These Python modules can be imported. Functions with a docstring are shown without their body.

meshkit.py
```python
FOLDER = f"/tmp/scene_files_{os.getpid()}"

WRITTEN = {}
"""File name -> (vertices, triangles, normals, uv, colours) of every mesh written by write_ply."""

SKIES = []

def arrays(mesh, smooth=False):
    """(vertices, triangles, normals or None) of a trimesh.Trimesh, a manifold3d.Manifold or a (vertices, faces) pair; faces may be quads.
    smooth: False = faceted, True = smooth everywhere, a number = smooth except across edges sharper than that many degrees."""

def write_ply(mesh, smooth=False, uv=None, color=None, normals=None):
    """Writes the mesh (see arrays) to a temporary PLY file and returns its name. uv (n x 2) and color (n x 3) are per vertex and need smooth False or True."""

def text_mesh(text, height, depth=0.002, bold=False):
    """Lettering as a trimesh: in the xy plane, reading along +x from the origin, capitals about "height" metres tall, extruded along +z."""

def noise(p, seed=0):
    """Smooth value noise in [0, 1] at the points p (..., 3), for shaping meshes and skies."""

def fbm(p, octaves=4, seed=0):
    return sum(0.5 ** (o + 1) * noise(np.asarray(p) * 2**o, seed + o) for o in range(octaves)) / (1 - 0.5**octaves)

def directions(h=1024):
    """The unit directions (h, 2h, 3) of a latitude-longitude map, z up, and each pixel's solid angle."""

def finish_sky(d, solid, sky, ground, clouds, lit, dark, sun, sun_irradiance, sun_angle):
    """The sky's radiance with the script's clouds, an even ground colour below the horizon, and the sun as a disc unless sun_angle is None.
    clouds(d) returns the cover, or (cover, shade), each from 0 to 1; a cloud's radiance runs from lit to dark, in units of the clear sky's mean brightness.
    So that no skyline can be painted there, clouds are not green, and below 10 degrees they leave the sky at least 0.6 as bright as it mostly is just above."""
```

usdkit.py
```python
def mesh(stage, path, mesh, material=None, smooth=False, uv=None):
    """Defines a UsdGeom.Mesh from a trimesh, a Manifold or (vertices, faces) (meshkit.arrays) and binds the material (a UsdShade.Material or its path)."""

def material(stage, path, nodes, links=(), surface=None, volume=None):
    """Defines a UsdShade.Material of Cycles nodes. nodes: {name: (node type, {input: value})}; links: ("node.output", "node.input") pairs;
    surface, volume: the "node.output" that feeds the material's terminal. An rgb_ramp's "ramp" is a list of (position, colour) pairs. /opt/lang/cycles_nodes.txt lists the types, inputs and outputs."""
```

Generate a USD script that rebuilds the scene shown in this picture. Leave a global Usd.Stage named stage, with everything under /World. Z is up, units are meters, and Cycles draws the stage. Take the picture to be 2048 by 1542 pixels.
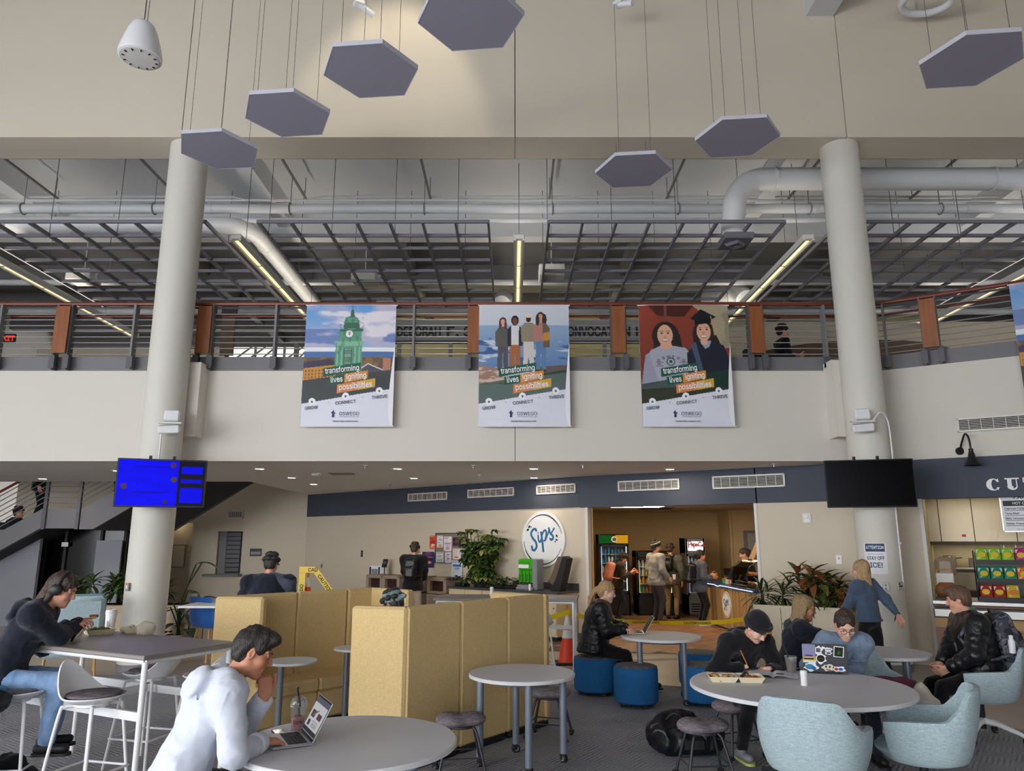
import math, random, numpy as np, trimesh, usdkit, meshkit, shapely
from shapely.geometry import Polygon, LineString, Point, box as sbox
from shapely import affinity
from pxr import Usd, UsdGeom, UsdLux, UsdShade, Gf, Sdf, Vt

stage = Usd.Stage.CreateInMemory()
UsdGeom.SetStageUpAxis(stage, 'Z'); UsdGeom.SetStageMetersPerUnit(stage, 1.0)
UsdGeom.Xform.Define(stage, '/World'); UsdGeom.Scope.Define(stage, '/World/Looks')
PI = math.pi

# ---------------------------------------------------------------- camera, sky, daylight, exposure
cam = UsdGeom.Camera.Define(stage, '/World/camera')
cam.CreateHorizontalApertureAttr(36.0); cam.CreateVerticalApertureAttr(36.0 * 1542 / 2048)
cam.CreateFocalLengthAttr(36.0 * 1475 / 2048)
cam.AddTranslateOp().Set(Gf.Vec3d(0, 0, 1.85)); cam.AddRotateXOp().Set(90 + 11.9)
cam.CreateClippingRangeAttr(Gf.Vec2f(0.05, 500)); cam.CreateExposureAttr(0.18)

def lin(c):
    if isinstance(c, str): c = [int(c[i:i + 2], 16) for i in (0, 2, 4)]
    return tuple(((v / 255 + .055) / 1.055) ** 2.4 if v > 10.3 else v / 255 / 12.92 for v in c)
def light(kind, name, pos, rot=(0, 0, 0), color=(1, 1, 1), **kw):
    L = getattr(UsdLux, kind).Define(stage, '/World/' + name)
    if pos is not None:
        x = UsdGeom.Xformable(L); x.AddTranslateOp().Set(Gf.Vec3d(*pos)); x.AddRotateXYZOp().Set(Gf.Vec3f(*rot))
    L.CreateColorAttr(Gf.Vec3f(*color))
    for k, v in kw.items(): getattr(L, 'Create%sAttr' % k)(v)
    return L
# overcast sky seen through the open window side of the hall, and the tall window wall on the left
light('DomeLight', 'sky_light', None, color=(.93, .96, 1.0), Intensity=1.5)
light('RectLight', 'window_daylight', (-10.5, -5.5, 3.2), (86, 0, -50), (.97, .98, 1.0), Intensity=7.5, Width=9, Height=4.6)
sl = light('SphereLight', 'wall_spot', (-1.7, 9.0, 12.4), (33, 0, 10), (1, .88, .68), Intensity=150, Radius=.2)
sh_ = UsdLux.ShapingAPI.Apply(sl.GetPrim()); sh_.CreateShapingConeAngleAttr(24); sh_.CreateShapingConeSoftnessAttr(.25)
# ---------------------------------------------------------------- naming and grouping
used = {}
def uniq(parent, name):
    k = parent + '/' + name; n = used.get(k, 0); used[k] = n + 1
    return k if n == 0 else '%s_%03d' % (k, n)
def P(o): return str(o.GetPath()) if hasattr(o, 'GetPath') else o
def tag(o, label=None, cat=None, group=None, kind=None):
    p = stage.GetPrimAtPath(P(o))
    for k, v in (('label', label), ('category', cat), ('group', group), ('kind', kind)):
        if v: p.SetCustomDataByKey(k, v)
    return P(o)
def thing(name, label, cat, loc=(0, 0, 0), rz=0, group=None, kind=None):
    path = uniq('/World', name); x = UsdGeom.Xform.Define(stage, path)
    x.AddTranslateOp().Set(Gf.Vec3d(*map(float, loc))); x.AddRotateZOp().Set(float(rz))
    return tag(path, label, cat, group, kind)
def part(parent, name, mesh, mat, smooth=False, label=None, kind=None, uv=None):
    path = uniq(parent, name)
    m = usdkit.mesh(stage, path, mesh, '/World/Looks/' + mat, smooth, uv)
    if label or kind: tag(path, label, kind=kind)
    return path
def solo(name, mesh, mat, label, cat, group=None, kind=None, smooth=False):
    p = part('/World', name, mesh, mat, smooth); return tag(p, label, cat, group, kind)
def struct(name, mesh, mat, smooth=False):
    p = part('/World', name, mesh, mat, smooth); return tag(p, kind='structure')
def copy(src, loc, rz, label, group=None):
    was = stage.GetPrimAtPath(src).GetCustomData()
    n = src.rsplit('/', 1)[1]; n = n[:-4] if n[-4] == '_' and n[-3:].isdigit() else n
    p = thing(n, label, was['category'], loc, rz, group or was.get('group'))
    pr = stage.GetPrimAtPath(p); pr.GetReferences().AddInternalReference(src); pr.SetInstanceable(True)
    return p
def vcol(path, cols):
    UsdGeom.PrimvarsAPI(stage.GetPrimAtPath(path)).CreatePrimvar('tint', Sdf.ValueTypeNames.Color3fArray, 'vertex').Set(Vt.Vec3fArray.FromNumpy(np.asarray(cols, np.float32)))

# ---------------------------------------------------------------- materials
def mat(name, color, rough=.6, metal=0, bump=None, var=None, spec=.5, coat=0, sheen=0, trans=0, emit=None, alpha=1, stretch=(1, 1, 1), coord='object', mixc=None):
    """bump=(scale, distance), var=(scale, amount) mottles the colour (towards mixc), stretch scales the texture space."""
    c = lin(color)
    n = {'p': ('principled_bsdf', dict(base_color=c, roughness=rough, metallic=metal, specular_ior_level=spec, coat_weight=coat, sheen_weight=sheen, transmission_weight=trans, alpha=alpha))}
    l = []
    if emit: n['p'][1].update(emission_color=lin(emit[0]), emission_strength=emit[1])
    if bump or var:
        n['tc'] = ('texture_coordinate', {}) if coord == 'object' else ('geometry', {})
        n['mp'] = ('mapping', dict(scale=stretch)); l.append(('tc.object' if coord == 'object' else 'tc.position', 'mp.vector'))
    if var:
        n['n'] = ('noise_texture', dict(scale=var[0], detail=4.)); l.append(('mp.vector', 'n.vector'))
        c2 = lin(mixc) if mixc else tuple(max(0, v * (1 - var[1])) for v in c)
        n['r'] = ('rgb_ramp', {'ramp': [(.3, c), (.7, c2)]}); l += [('n.fac', 'r.fac'), ('r.color', 'p.base_color')]
    if bump:
        n['bn'] = ('noise_texture', dict(scale=bump[0], detail=3.)); n['b'] = ('bump', dict(strength=1., distance=bump[1]))
        l += [('mp.vector', 'bn.vector'), ('bn.fac', 'b.height'), ('b.normal', 'p.normal')]
    usdkit.material(stage, '/World/Looks/' + name, n, l, surface='p.BSDF'); return name
def weave(name, c1, c2, scale=420, rough=.85, amt=.5, dist=.0015):
    """two crossed thread directions, for upholstery"""
    n = {'tc': ('texture_coordinate', {}), 'm1': ('mapping', dict(scale=(1, 1, .06))), 'm2': ('mapping', dict(scale=(.06, .06, 1))),
         'a': ('noise_texture', dict(scale=scale, detail=1.)), 'b': ('noise_texture', dict(scale=scale, detail=1.)),
         'add': ('math', dict(math_type='add')), 'r': ('rgb_ramp', {'ramp': [(.38, lin(c1)), (.62, lin(c2))]}), 'h': ('math', dict(math_type='multiply', value2=.5)),
         'bp': ('bump', dict(strength=amt, distance=dist)), 'p': ('principled_bsdf', dict(roughness=rough, specular_ior_level=.25))}
    usdkit.material(stage, '/World/Looks/' + name, n, [('tc.object', 'm1.vector'), ('tc.object', 'm2.vector'), ('m1.vector', 'a.vector'), ('m2.vector', 'b.vector'), ('a.fac', 'add.value1'), ('b.fac', 'add.value2'),
        ('add.value', 'h.value1'), ('h.value', 'r.fac'), ('r.color', 'p.base_color'), ('h.value', 'bp.height'), ('bp.normal', 'p.normal')], surface='p.BSDF'); return name
def glow(name, color, strength):
    usdkit.material(stage, '/World/Looks/' + name, {'e': ('emission', dict(color=lin(color), strength=strength))}, surface='e.emission'); return name
def pane(name, tint=(1, 1, 1), ior=1.45, rough=.02):
    usdkit.material(stage, '/World/Looks/' + name, {'f': ('fresnel', dict(IOR=ior)), 't': ('transparent_bsdf', dict(color=tint)), 'g': ('glossy_bsdf', dict(color=(1, 1, 1), roughness=rough)), 'm': ('mix_closure', {})},
        [('f.fac', 'm.fac'), ('t.BSDF', 'm.closure1'), ('g.BSDF', 'm.closure2')], surface='m.closure'); return name
def tinted(name, rough=.5, spec=.4, emit=0):
    n = {'a': ('attribute', dict(attribute='tint')), 'p': ('principled_bsdf', dict(roughness=rough, specular_ior_level=spec, emission_strength=emit))}
    if emit: n['p'][1]['base_color'] = (.005, .005, .005)
    usdkit.material(stage, '/World/Looks/' + name, n, [('a.color', 'p.emission_color' if emit else 'p.base_color')], surface='p.BSDF'); return name

# ---------------------------------------------------------------- shapes
def cat(ms): return trimesh.util.concatenate(list(ms))
def tf(m, loc=(0, 0, 0), rz=0, rx=0, ry=0):
    m = m.copy(); T = trimesh.transformations
    M = T.rotation_matrix(math.radians(rz), [0, 0, 1]) @ T.rotation_matrix(math.radians(ry), [0, 1, 0]) @ T.rotation_matrix(math.radians(rx), [1, 0, 0])
    M[:3, 3] = loc; m.apply_transform(M); return m
def bx(x0, y0, z0, x1, y1, z1, b=0):
    c = np.array([(x0 + x1) / 2, (y0 + y1) / 2, (z0 + z1) / 2]); h = np.abs([(x1 - x0) / 2, (y1 - y0) / 2, (z1 - z0) / 2])
    if b <= 0:
        m = trimesh.creation.box(h * 2); m.apply_translation(c); return m
    b = min(b, h.min() * .95); pts = []
    for sx in (-1, 1):
        for sy in (-1, 1):
            for sz in (-1, 1):
                s = np.array([sx, sy, sz])
                for q in range(3):
                    d = h - b; d[q] = h[q]; pts.append(c + s * d)
    return trimesh.convex.convex_hull(np.array(pts))
def cyl(a, b, r, n=16, r2=None):
    return tube([a, b], [r, r if r2 is None else r2], n)
def tube(pts, r, n=10, cap=True, closed=False):
    p = np.asarray(pts, float); N = len(p); r = np.broadcast_to(np.asarray(r, float), (N,))
    t = np.gradient(p, axis=0)
    if closed: t = np.roll(p, -1, 0) - np.roll(p, 1, 0)
    t /= np.linalg.norm(t, axis=1, keepdims=True) + 1e-12
    u = np.cross(t[0], [0, 0, 1.]) if abs(t[0][2]) < .9 else np.cross(t[0], [1., 0, 0])
    U = []
    for i in range(N):
        u = u - t[i] * (u @ t[i]); u /= np.linalg.norm(u) + 1e-12; U.append(u)
    U = np.array(U); V = np.cross(t, U); a = np.arange(n) * 2 * PI / n
    v = (p[:, None] + r[:, None, None] * (np.cos(a)[None, :, None] * U[:, None] + np.sin(a)[None, :, None] * V[:, None])).reshape(-1, 3)
    f = []
    for i in range(N if closed else N - 1):
        for j in range(n):
            k = (i + 1) % N; A, B, C, D = i * n + j, i * n + (j + 1) % n, k * n + (j + 1) % n, k * n + j
            f += [(A, B, C), (A, C, D)]
    if cap and not closed:
        v = np.vstack([v, p[0], p[-1]])
        for j in range(n):
            f += [(N * n, (j + 1) % n, j), (N * n + 1, (N - 1) * n + j, (N - 1) * n + (j + 1) % n)]
    return trimesh.Trimesh(v, f, process=False)
def bez(pts, n=8):
    """smooth path through points (Catmull-Rom)"""
    p = np.asarray(pts, float); q = np.vstack([2 * p[0] - p[1], p, 2 * p[-1] - p[-2]]); out = []
    for i in range(1, len(q) - 2):
        for t in np.linspace(0, 1, n, endpoint=False):
            a, b, c, d = q[i - 1], q[i], q[i + 1], q[i + 2]
            out.append(.5 * (2 * b + (c - a) * t + (2 * a - 5 * b + 4 * c - d) * t * t + (3 * b - 3 * c + d - a) * t ** 3))
    return np.array(out + [p[-1]])
def lathe(prof, n=24, loc=(0, 0, 0)):
    """profile of (radius, z) from bottom to top"""
    prof = np.asarray(prof, float); a = np.arange(n) * 2 * PI / n; k = len(prof)
    v = np.stack([prof[:, None, 0] * np.cos(a), prof[:, None, 0] * np.sin(a), np.broadcast_to(prof[:, 1:2], (k, n))], -1).reshape(-1, 3)
    f = []
    for i in range(k - 1):
        for j in range(n):
            A, B, C, D = i * n + j, i * n + (j + 1) % n, (i + 1) * n + (j + 1) % n, (i + 1) * n + j
            f += [(A, B, C), (A, C, D)]
    m = trimesh.Trimesh(v, f, process=False); m.merge_vertices(); m.update_faces(m.nondegenerate_faces()); m.apply_translation(loc); return m
def disc(r, z0, z1, n=48, b=.006, loc=(0, 0)):
    return lathe([(0, z0), (r - b, z0), (r, z0 + b), (r, z1 - b), (r - b, z1), (0, z1)], n, (loc[0], loc[1], 0))
def ext(poly, h, z=0):
    ps = getattr(poly, 'geoms', [poly])
    m = cat([trimesh.creation.extrude_polygon(g, h, engine='earcut') for g in ps if g.area > 1e-9]); m.apply_translation((0, 0, z)); return m
def prism(pts, z0, z1): return ext(Polygon(pts), z1 - z0, z0)
def upright(m, loc, rz=0):
    """turn a shape drawn in xy (extruded along z) to stand upright, facing -y before rz"""
    return tf(tf(m, rx=90), loc, rz)
def text(s, h, depth=.003, bold=False, center=True, width=None, slant=0):
    m = meshkit.text_mesh(s, h, depth, bold)
    if slant: m.vertices[:, 0] += m.vertices[:, 1] * slant
    if width: m.apply_scale([width / max(m.extents[0], 1e-6), 1, 1])
    if center: m.apply_translation([-m.bounds[:, 0].mean(), -m.bounds[:, 1].mean(), 0])
    return m
def grid_quads(nu, nv, wrap=False):
    f = []
    for i in range(nu - 1):
        for j in range(nv if wrap else nv - 1):
            A, B, C, D = i * nv + j, i * nv + (j + 1) % nv, (i + 1) * nv + (j + 1) % nv, (i + 1) * nv + j
            f += [(A, B, C), (A, C, D)]
    return f
def sheet(S, thick):
    """closed shell from a grid of points S (nu, nv, 3), offset along its normals by thick"""
    du, dv = np.gradient(S, axis=0), np.gradient(S, axis=1); n = np.cross(du, dv); n /= np.linalg.norm(n, axis=2, keepdims=True) + 1e-9
    nu, nv = S.shape[:2]; T = S + n * thick; f = np.array(grid_quads(nu, nv)); k = nu * nv; fs = [f[:, ::-1], f + k]
    rim = [(i, 0) for i in range(nu)] + [(nu - 1, j) for j in range(1, nv)] + [(i, nv - 1) for i in range(nu - 2, -1, -1)] + [(0, j) for j in range(nv - 2, 0, -1)]
    e = []
    for q in range(len(rim)):
        a, b = rim[q], rim[(q + 1) % len(rim)]; A, B = a[0] * nv + a[1], b[0] * nv + b[1]; e += [(A, B, B + k), (A, B + k, A + k)]
    m = trimesh.Trimesh(np.vstack([S.reshape(-1, 3), T.reshape(-1, 3)]), np.vstack(fs + [np.array(e)]), process=False)
    m.fix_normals(); return m
def rough_up(m, amp, freq, seed=0, oct_=3, axis=(1, 1, 1)):
    n = np.array(m.vertex_normals); v = np.array(m.vertices)
    m.vertices = v + n * ((meshkit.fbm(v * freq * np.array(axis), oct_, seed) - .5) * 2 * amp)[:, None]; return m

# ---------------------------------------------------------------- smooth solid modelling (signed distance fields, surface nets)
class Field:
    def __init__(s, lo, hi, h):
        s.lo = np.asarray(lo, float); s.h = h; s.n = np.ceil((np.asarray(hi, float) - s.lo) / h).astype(int) + 1
        s.F = np.full(s.n, 1.0, np.float32); s.ax = [s.lo[i] + np.arange(s.n[i]) * h for i in range(3)]
    def _sub(s, lo, hi):
        a = np.clip(np.floor((np.asarray(lo) - s.lo) / s.h).astype(int), 0, s.n); b = np.clip(np.ceil((np.asarray(hi) - s.lo) / s.h).astype(int) + 1, 0, s.n)
        if (b <= a).any(): return None, None
        sl = tuple(slice(a[i], b[i]) for i in range(3))
        return sl, (s.ax[0][sl[0]][:, None, None], s.ax[1][sl[1]][None, :, None], s.ax[2][sl[2]][None, None, :])
    def _mix(s, sl, d, k, sub):
        f = s.F[sl]; d = -d if sub else d
        if sub:
            hh = np.maximum(k - np.abs(f - d), 0) / k; s.F[sl] = np.maximum(f, d) + hh * hh * k * .25
        else:
            hh = np.maximum(k - np.abs(f - d), 0) / k; s.F[sl] = np.minimum(f, d) - hh * hh * k * .25
    def cone(s, a, b, ra, rb, k=.02, sub=False, puff=None, flat=None):
        """tapered capsule; puff=(count, amplitude) swells it in rings; flat=(axis, factor) squeezes it"""
        a, b = np.asarray(a, float), np.asarray(b, float); m = max(ra, rb) * (1.6 if flat else 1) + k + 3 * s.h + (puff[1] if puff else 0)
        sl, X = s._sub(np.minimum(a, b) - m, np.maximum(a, b) + m)
        if sl is None: return s
        d = b - a; L2 = max(d @ d, 1e-12); q = [X[i] - a[i] for i in range(3)]
        t = np.clip((q[0] * d[0] + q[1] * d[1] + q[2] * d[2]) / L2, 0, 1)
        r = ra + (rb - ra) * t
        if puff: r = r + puff[1] * (np.sqrt(np.abs(np.sin(PI * (t * puff[0] + .5)))) - .6)
        w = [q[i] - d[i] * t for i in range(3)]
        if flat is not None:
            ax, fac = np.asarray(flat[0], float), flat[1]; pj = w[0] * ax[0] + w[1] * ax[1] + w[2] * ax[2]; w = [w[i] + ax[i] * pj * (1 / fac - 1) for i in range(3)]
        s._mix(sl, np.sqrt(w[0] ** 2 + w[1] ** 2 + w[2] ** 2) - r, k, sub); return s
    def ell(s, c, rad, R=None, k=.02, sub=False):
        c, rad = np.asarray(c, float), np.asarray(rad, float); m = rad.max() + k + 3 * s.h
        sl, X = s._sub(c - m, c + m)
        if sl is None: return s
        q = [X[i] - c[i] for i in range(3)]
        if R is not None: q = [q[0] * R[0, i] + q[1] * R[1, i] + q[2] * R[2, i] for i in range(3)]
        k0 = np.sqrt((q[0] / rad[0]) ** 2 + (q[1] / rad[1]) ** 2 + (q[2] / rad[2]) ** 2)
        k1 = np.sqrt((q[0] / rad[0] ** 2) ** 2 + (q[1] / rad[1] ** 2) ** 2 + (q[2] / rad[2] ** 2) ** 2)
        s._mix(sl, k0 * (k0 - 1) / np.maximum(k1, 1e-6), k, sub); return s
    def rbox(s, c, half, R=None, rad=.02, k=.01, sub=False):
        c, half = np.asarray(c, float), np.asarray(half, float) - rad; m = np.linalg.norm(half) + rad + k + 3 * s.h
        sl, X = s._sub(c - m, c + m)
        if sl is None: return s
        q = [X[i] - c[i] for i in range(3)]
        if R is not None: q = [q[0] * R[0, i] + q[1] * R[1, i] + q[2] * R[2, i] for i in range(3)]
        e = [np.abs(q[i]) - half[i] for i in range(3)]
        d = np.sqrt(sum(np.maximum(x, 0) ** 2 for x in e)) + np.minimum(np.maximum(np.maximum(e[0], e[1]), e[2]), 0) - rad
        s._mix(sl, d, k, sub); return s
    def half(s, p, n, k=.005):
        """keep only the side that n points away from"""
        p, n = np.asarray(p, float), np.asarray(n, float); n = n / np.linalg.norm(n)
        d = (s.ax[0][:, None, None] - p[0]) * n[0] + (s.ax[1][None, :, None] - p[1]) * n[1] + (s.ax[2][None, None, :] - p[2]) * n[2]
        s.F = np.maximum(s.F, d.astype(np.float32)); return s
    def mesh(s):
        F = s.F
        for q in (F[0], F[-1], F[:, 0], F[:, -1], F[:, :, 0], F[:, :, -1]): np.maximum(q, 1e-4, out=q)
        I = F < 0; nx, ny, nz = F.shape
        c = np.zeros((nx - 1, ny - 1, nz - 1), np.int8)
        for i, j, k in np.ndindex(2, 2, 2): c += I[i:nx - 1 + i, j:ny - 1 + j, k:nz - 1 + k]
        cells = np.argwhere((c > 0) & (c < 8))
        if len(cells) == 0: return trimesh.Trimesh()
        idx = np.full(c.shape, -1, np.int64); idx[tuple(cells.T)] = np.arange(len(cells))
        acc, cnt = np.zeros((len(cells), 3)), np.zeros(len(cells))
        for ax in range(3):
            o = [x for x in range(3) if x != ax]
            for u, v in np.ndindex(2, 2):
                p = cells.copy(); p[:, o[0]] += u; p[:, o[1]] += v; q = p.copy(); q[:, ax] += 1
                f0, f1 = F[tuple(p.T)].astype(float), F[tuple(q.T)].astype(float); m = (f0 < 0) != (f1 < 0)
                t = np.where(m, f0 / np.where(m, f0 - f1, 1), 0); w = p.astype(float); w[:, ax] += t
                acc[m] += w[m]; cnt[m] += 1
        v = acc / cnt[:, None] * s.h + s.lo; fs = []
        for ax in range(3):
            a1, a2 = (ax + 1) % 3, (ax + 2) % 3
            sl0, sl1 = [slice(None)] * 3, [slice(None)] * 3; sl0[ax] = slice(0, -1); sl1[ax] = slice(1, None)
            A, B = I[tuple(sl0)], I[tuple(sl1)]; e = np.argwhere(A != B)
            e = e[(e[:, a1] > 0) & (e[:, a2] > 0) & (e[:, a1] < F.shape[a1] - 1) & (e[:, a2] < F.shape[a2] - 1)]
            s0 = A[tuple(e.T)]; g = []
            for u, w in ((0, 0), (1, 0), (1, 1), (0, 1)):
                p = e.copy(); p[:, a1] -= 1 - u; p[:, a2] -= 1 - w; g.append(idx[tuple(p.T)])
            g = np.stack(g, 1); g[~s0] = g[~s0][:, ::-1]; fs.append(g)
        g = np.vstack(fs); g = g[(g >= 0).all(1)]
        m = trimesh.Trimesh(v, np.vstack([g[:, [0, 1, 2]], g[:, [0, 2, 3]]]), process=False); return m
def tame(m, it=4):
    trimesh.smoothing.filter_taubin(m, iterations=it); return m
# ================================================================ materials of the building
mat('cream_paint', 'd8d2c8', .75, bump=(60, .0006)); mat('cream_upper', 'd4cab8', .75, bump=(60, .0006)); mat('cream_warm', 'd4c8b4', .75, bump=(60, .0006)); mat('column_paint', 'd6d2c8', .6, bump=(40, .0004))  # the upper wall's cream has warm lamp light mixed into its colour
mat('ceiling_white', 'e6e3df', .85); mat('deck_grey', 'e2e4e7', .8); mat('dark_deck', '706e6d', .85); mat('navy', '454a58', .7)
mat('steel_grey', '7b7a7c', .5, spec=.4); mat('dark_steel', '55555a', .45); mat('rail_bar', 'b9b9bd', .35, metal=.6); mat('fascia_grey', '767578', .6)
mat('wood_panel', '9a5a30', .45, var=(3, .35), stretch=(8, 8, .6)); mat('red_wood', '7d3b2b', .35, var=(4, .3), stretch=(1, 9, 9)); mat('white_pipe', 'c9cbcd', .5); mat('duct_white', 'd9dadb', .45, bump=(5, .006))
mat('grid_metal', '77757c', .45); mat('black', '131315', .5); mat('black_gloss', '08080a', .12); mat('white_plastic', 'e8e8ea', .4); mat('off_white', 'dcdad5', .5); mat('grey_plastic', '8a8c90', .5)
mat('chrome', 'c9cacc', .2, metal=1.); mat('brushed_steel', 'b5b4b2', .32, metal=.9, bump=(40, .0004), stretch=(1, 1, 30))
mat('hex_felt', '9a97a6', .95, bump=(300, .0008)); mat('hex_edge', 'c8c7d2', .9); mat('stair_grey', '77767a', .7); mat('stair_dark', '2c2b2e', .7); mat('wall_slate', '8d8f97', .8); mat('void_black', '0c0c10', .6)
glow('lamp_warm', 'ffe2b0', 7.0); glow('lamp_tube', 'ffe6b4', 1.1); glow('uplight', 'fff4e4', 8.0); glow('corridor_glow', 'fff0c0', 9.0); glow('lamp_white', 'fff0dc', 150.0)
# carpet: squares of alternating stroke direction
def carpet():
    n = {'g': ('geometry', {}), 'm': ('mapping', dict(rotation=(0, 0, .62))), 'ch': ('checker_texture', dict(scale=4.2, color1=(0, 0, 0), color2=(1, 1, 1))),
         'w1': ('wave_texture', dict(scale=7.5, distortion=1.5, detail=2., detail_scale=2., bands_direction='x')), 'w2': ('wave_texture', dict(scale=7.5, distortion=1.5, detail=2., detail_scale=2., bands_direction='y')),
         'mx': ('mix_float', {}), 'st': ('mapping', dict(scale=(1, 1, 1))), 'nz': ('noise_texture', dict(scale=140., detail=2.)), 'n2': ('noise_texture', dict(scale=1.3, detail=3.)),
         'a': ('math', dict(math_type='multiply_add', value2=.55, value3=-.02)), 's': ('math', dict(math_type='add')), 's2': ('math', dict(math_type='multiply_add', value2=.25)),
         'r': ('rgb_ramp', {'ramp': [(.35, lin('636369')), (.6, lin('7a7a80')), (.8, lin('939399')), (.95, lin('9f9fa4'))]}), 'b': ('bump', dict(strength=.7, distance=.004)), 'p': ('principled_bsdf', dict(roughness=.95, specular_ior_level=.1))}
    usdkit.material(stage, '/World/Looks/carpet', n, [('g.position', 'm.vector'), ('m.vector', 'ch.vector'), ('m.vector', 'w1.vector'), ('m.vector', 'w2.vector'), ('ch.fac', 'mx.fac'), ('w1.fac', 'mx.a'), ('w2.fac', 'mx.b'), ('g.position', 'nz.vector'),
        ('nz.fac', 's2.value1'), ('mx.result', 'a.value1'), ('a.value', 's.value1'), ('s2.value', 's.value2'), ('g.position', 'n2.vector'), ('n2.fac', 's2.value3'), ('s.value', 'r.fac'), ('s.value', 'b.height'), ('r.color', 'p.base_color'), ('b.normal', 'p.normal')], surface='p.BSDF')
carpet()
mat('concrete', 'aca39c', .3, var=(1.6, .18), bump=(3, .0005), coord='world'); mat('mortar', '5e4a3e', .8)
for k, c in enumerate(('8e6650', '855d49', '996f58')): mat('quarry_tile_%d' % k, c, .42, var=(6, .2), coord='world')
mat('outdoor_ground', 'eef0f4', .9)

# ================================================================ setting
u1 = np.array([7.11, -6.05, 0]) / math.hypot(7.11, 6.05); u2 = np.array([1, -.62, 0]) / math.hypot(1, .62)
A1, A2 = np.array([-5.74, 21.0, 0]), np.array([1.37, 14.95, 0]); R1, R2 = math.degrees(math.atan2(u1[1], u1[0])), math.degrees(math.atan2(u2[1], u2[0]))
N1, N2 = np.array([u1[1], -u1[0], 0]), np.array([u2[1], -u2[0], 0])        # outward normals, towards the hall
def on1(s, out=0, z=0): return tuple(A1 + u1 * s + N1 * out + np.array([0, 0, z]))
def on2(s, out=0, z=0): return tuple(A2 + u2 * s + N2 * out + np.array([0, 0, z]))
def wallbox(on, R, s0, s1, z0, z1, t=.15, out=0, b=0):
    """box along an oblique wall: from its face (out) back by t"""
    return tf(bx(s0, -out, z0, s1, -out + t, z1, b), on(0, 0, 0), R)
L1 = 9.336
S_OPEN = (.15, 3.43); S_STALL = (5.99, 9.0)                                  # openings in the right part of the oblique wall
fl = thing('floor', None, None, kind='structure')
carpet_poly = [(-16, -9), (16, -9), (16, -1), (9, 4.9), (6.2, 7.0), (4.9, 8.1), (3.4, 9.5), (2.0, 10.25), (.2, 10.3), (-1.5, 10.9), (-4, 11.0), (-16, 11.0)]
part(fl, 'carpet', prism(carpet_poly, -.1, .004), 'carpet')
part(fl, 'polished_concrete', prism([(-16, 1), (16, -1.2), (16, 30), (-16, 30)], -.12, 0), 'concrete')
part(fl, 'tile_bed', prism([(.6, 13.3), (5.0, 12.6), (7.2, 15), (7.2, 22), (1.2, 22), (.9, 15.4)], -.1, .002), 'mortar')
bed = Polygon([(.65, 13.35), (5.0, 12.65), (5.6, 14), (6, 17.5), (4.6, 19.2), (1.6, 19.2), (1.3, 15.0)]); rng = random.Random(4); nt = 0
for i in range(-30, 30):
    for j in range(-30, 30):
        c = np.array([3, 15, 0]) + (u1 * i + np.array([-u1[1], u1[0], 0]) * j) * .305
        if bed.contains(Point(c[0], c[1])) and nt < 300:
            part(fl, 'tile', tf(bx(-.148, -.148, 0, .148, .148, .008 + rng.uniform(0, .0015), .003), (c[0], c[1], 0), R1), 'quarry_tile_%d' % rng.randrange(3)); nt += 1
struct('ground', bx(-90, -90, -.4, 90, 90, -.13), 'outdoor_ground')
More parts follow.
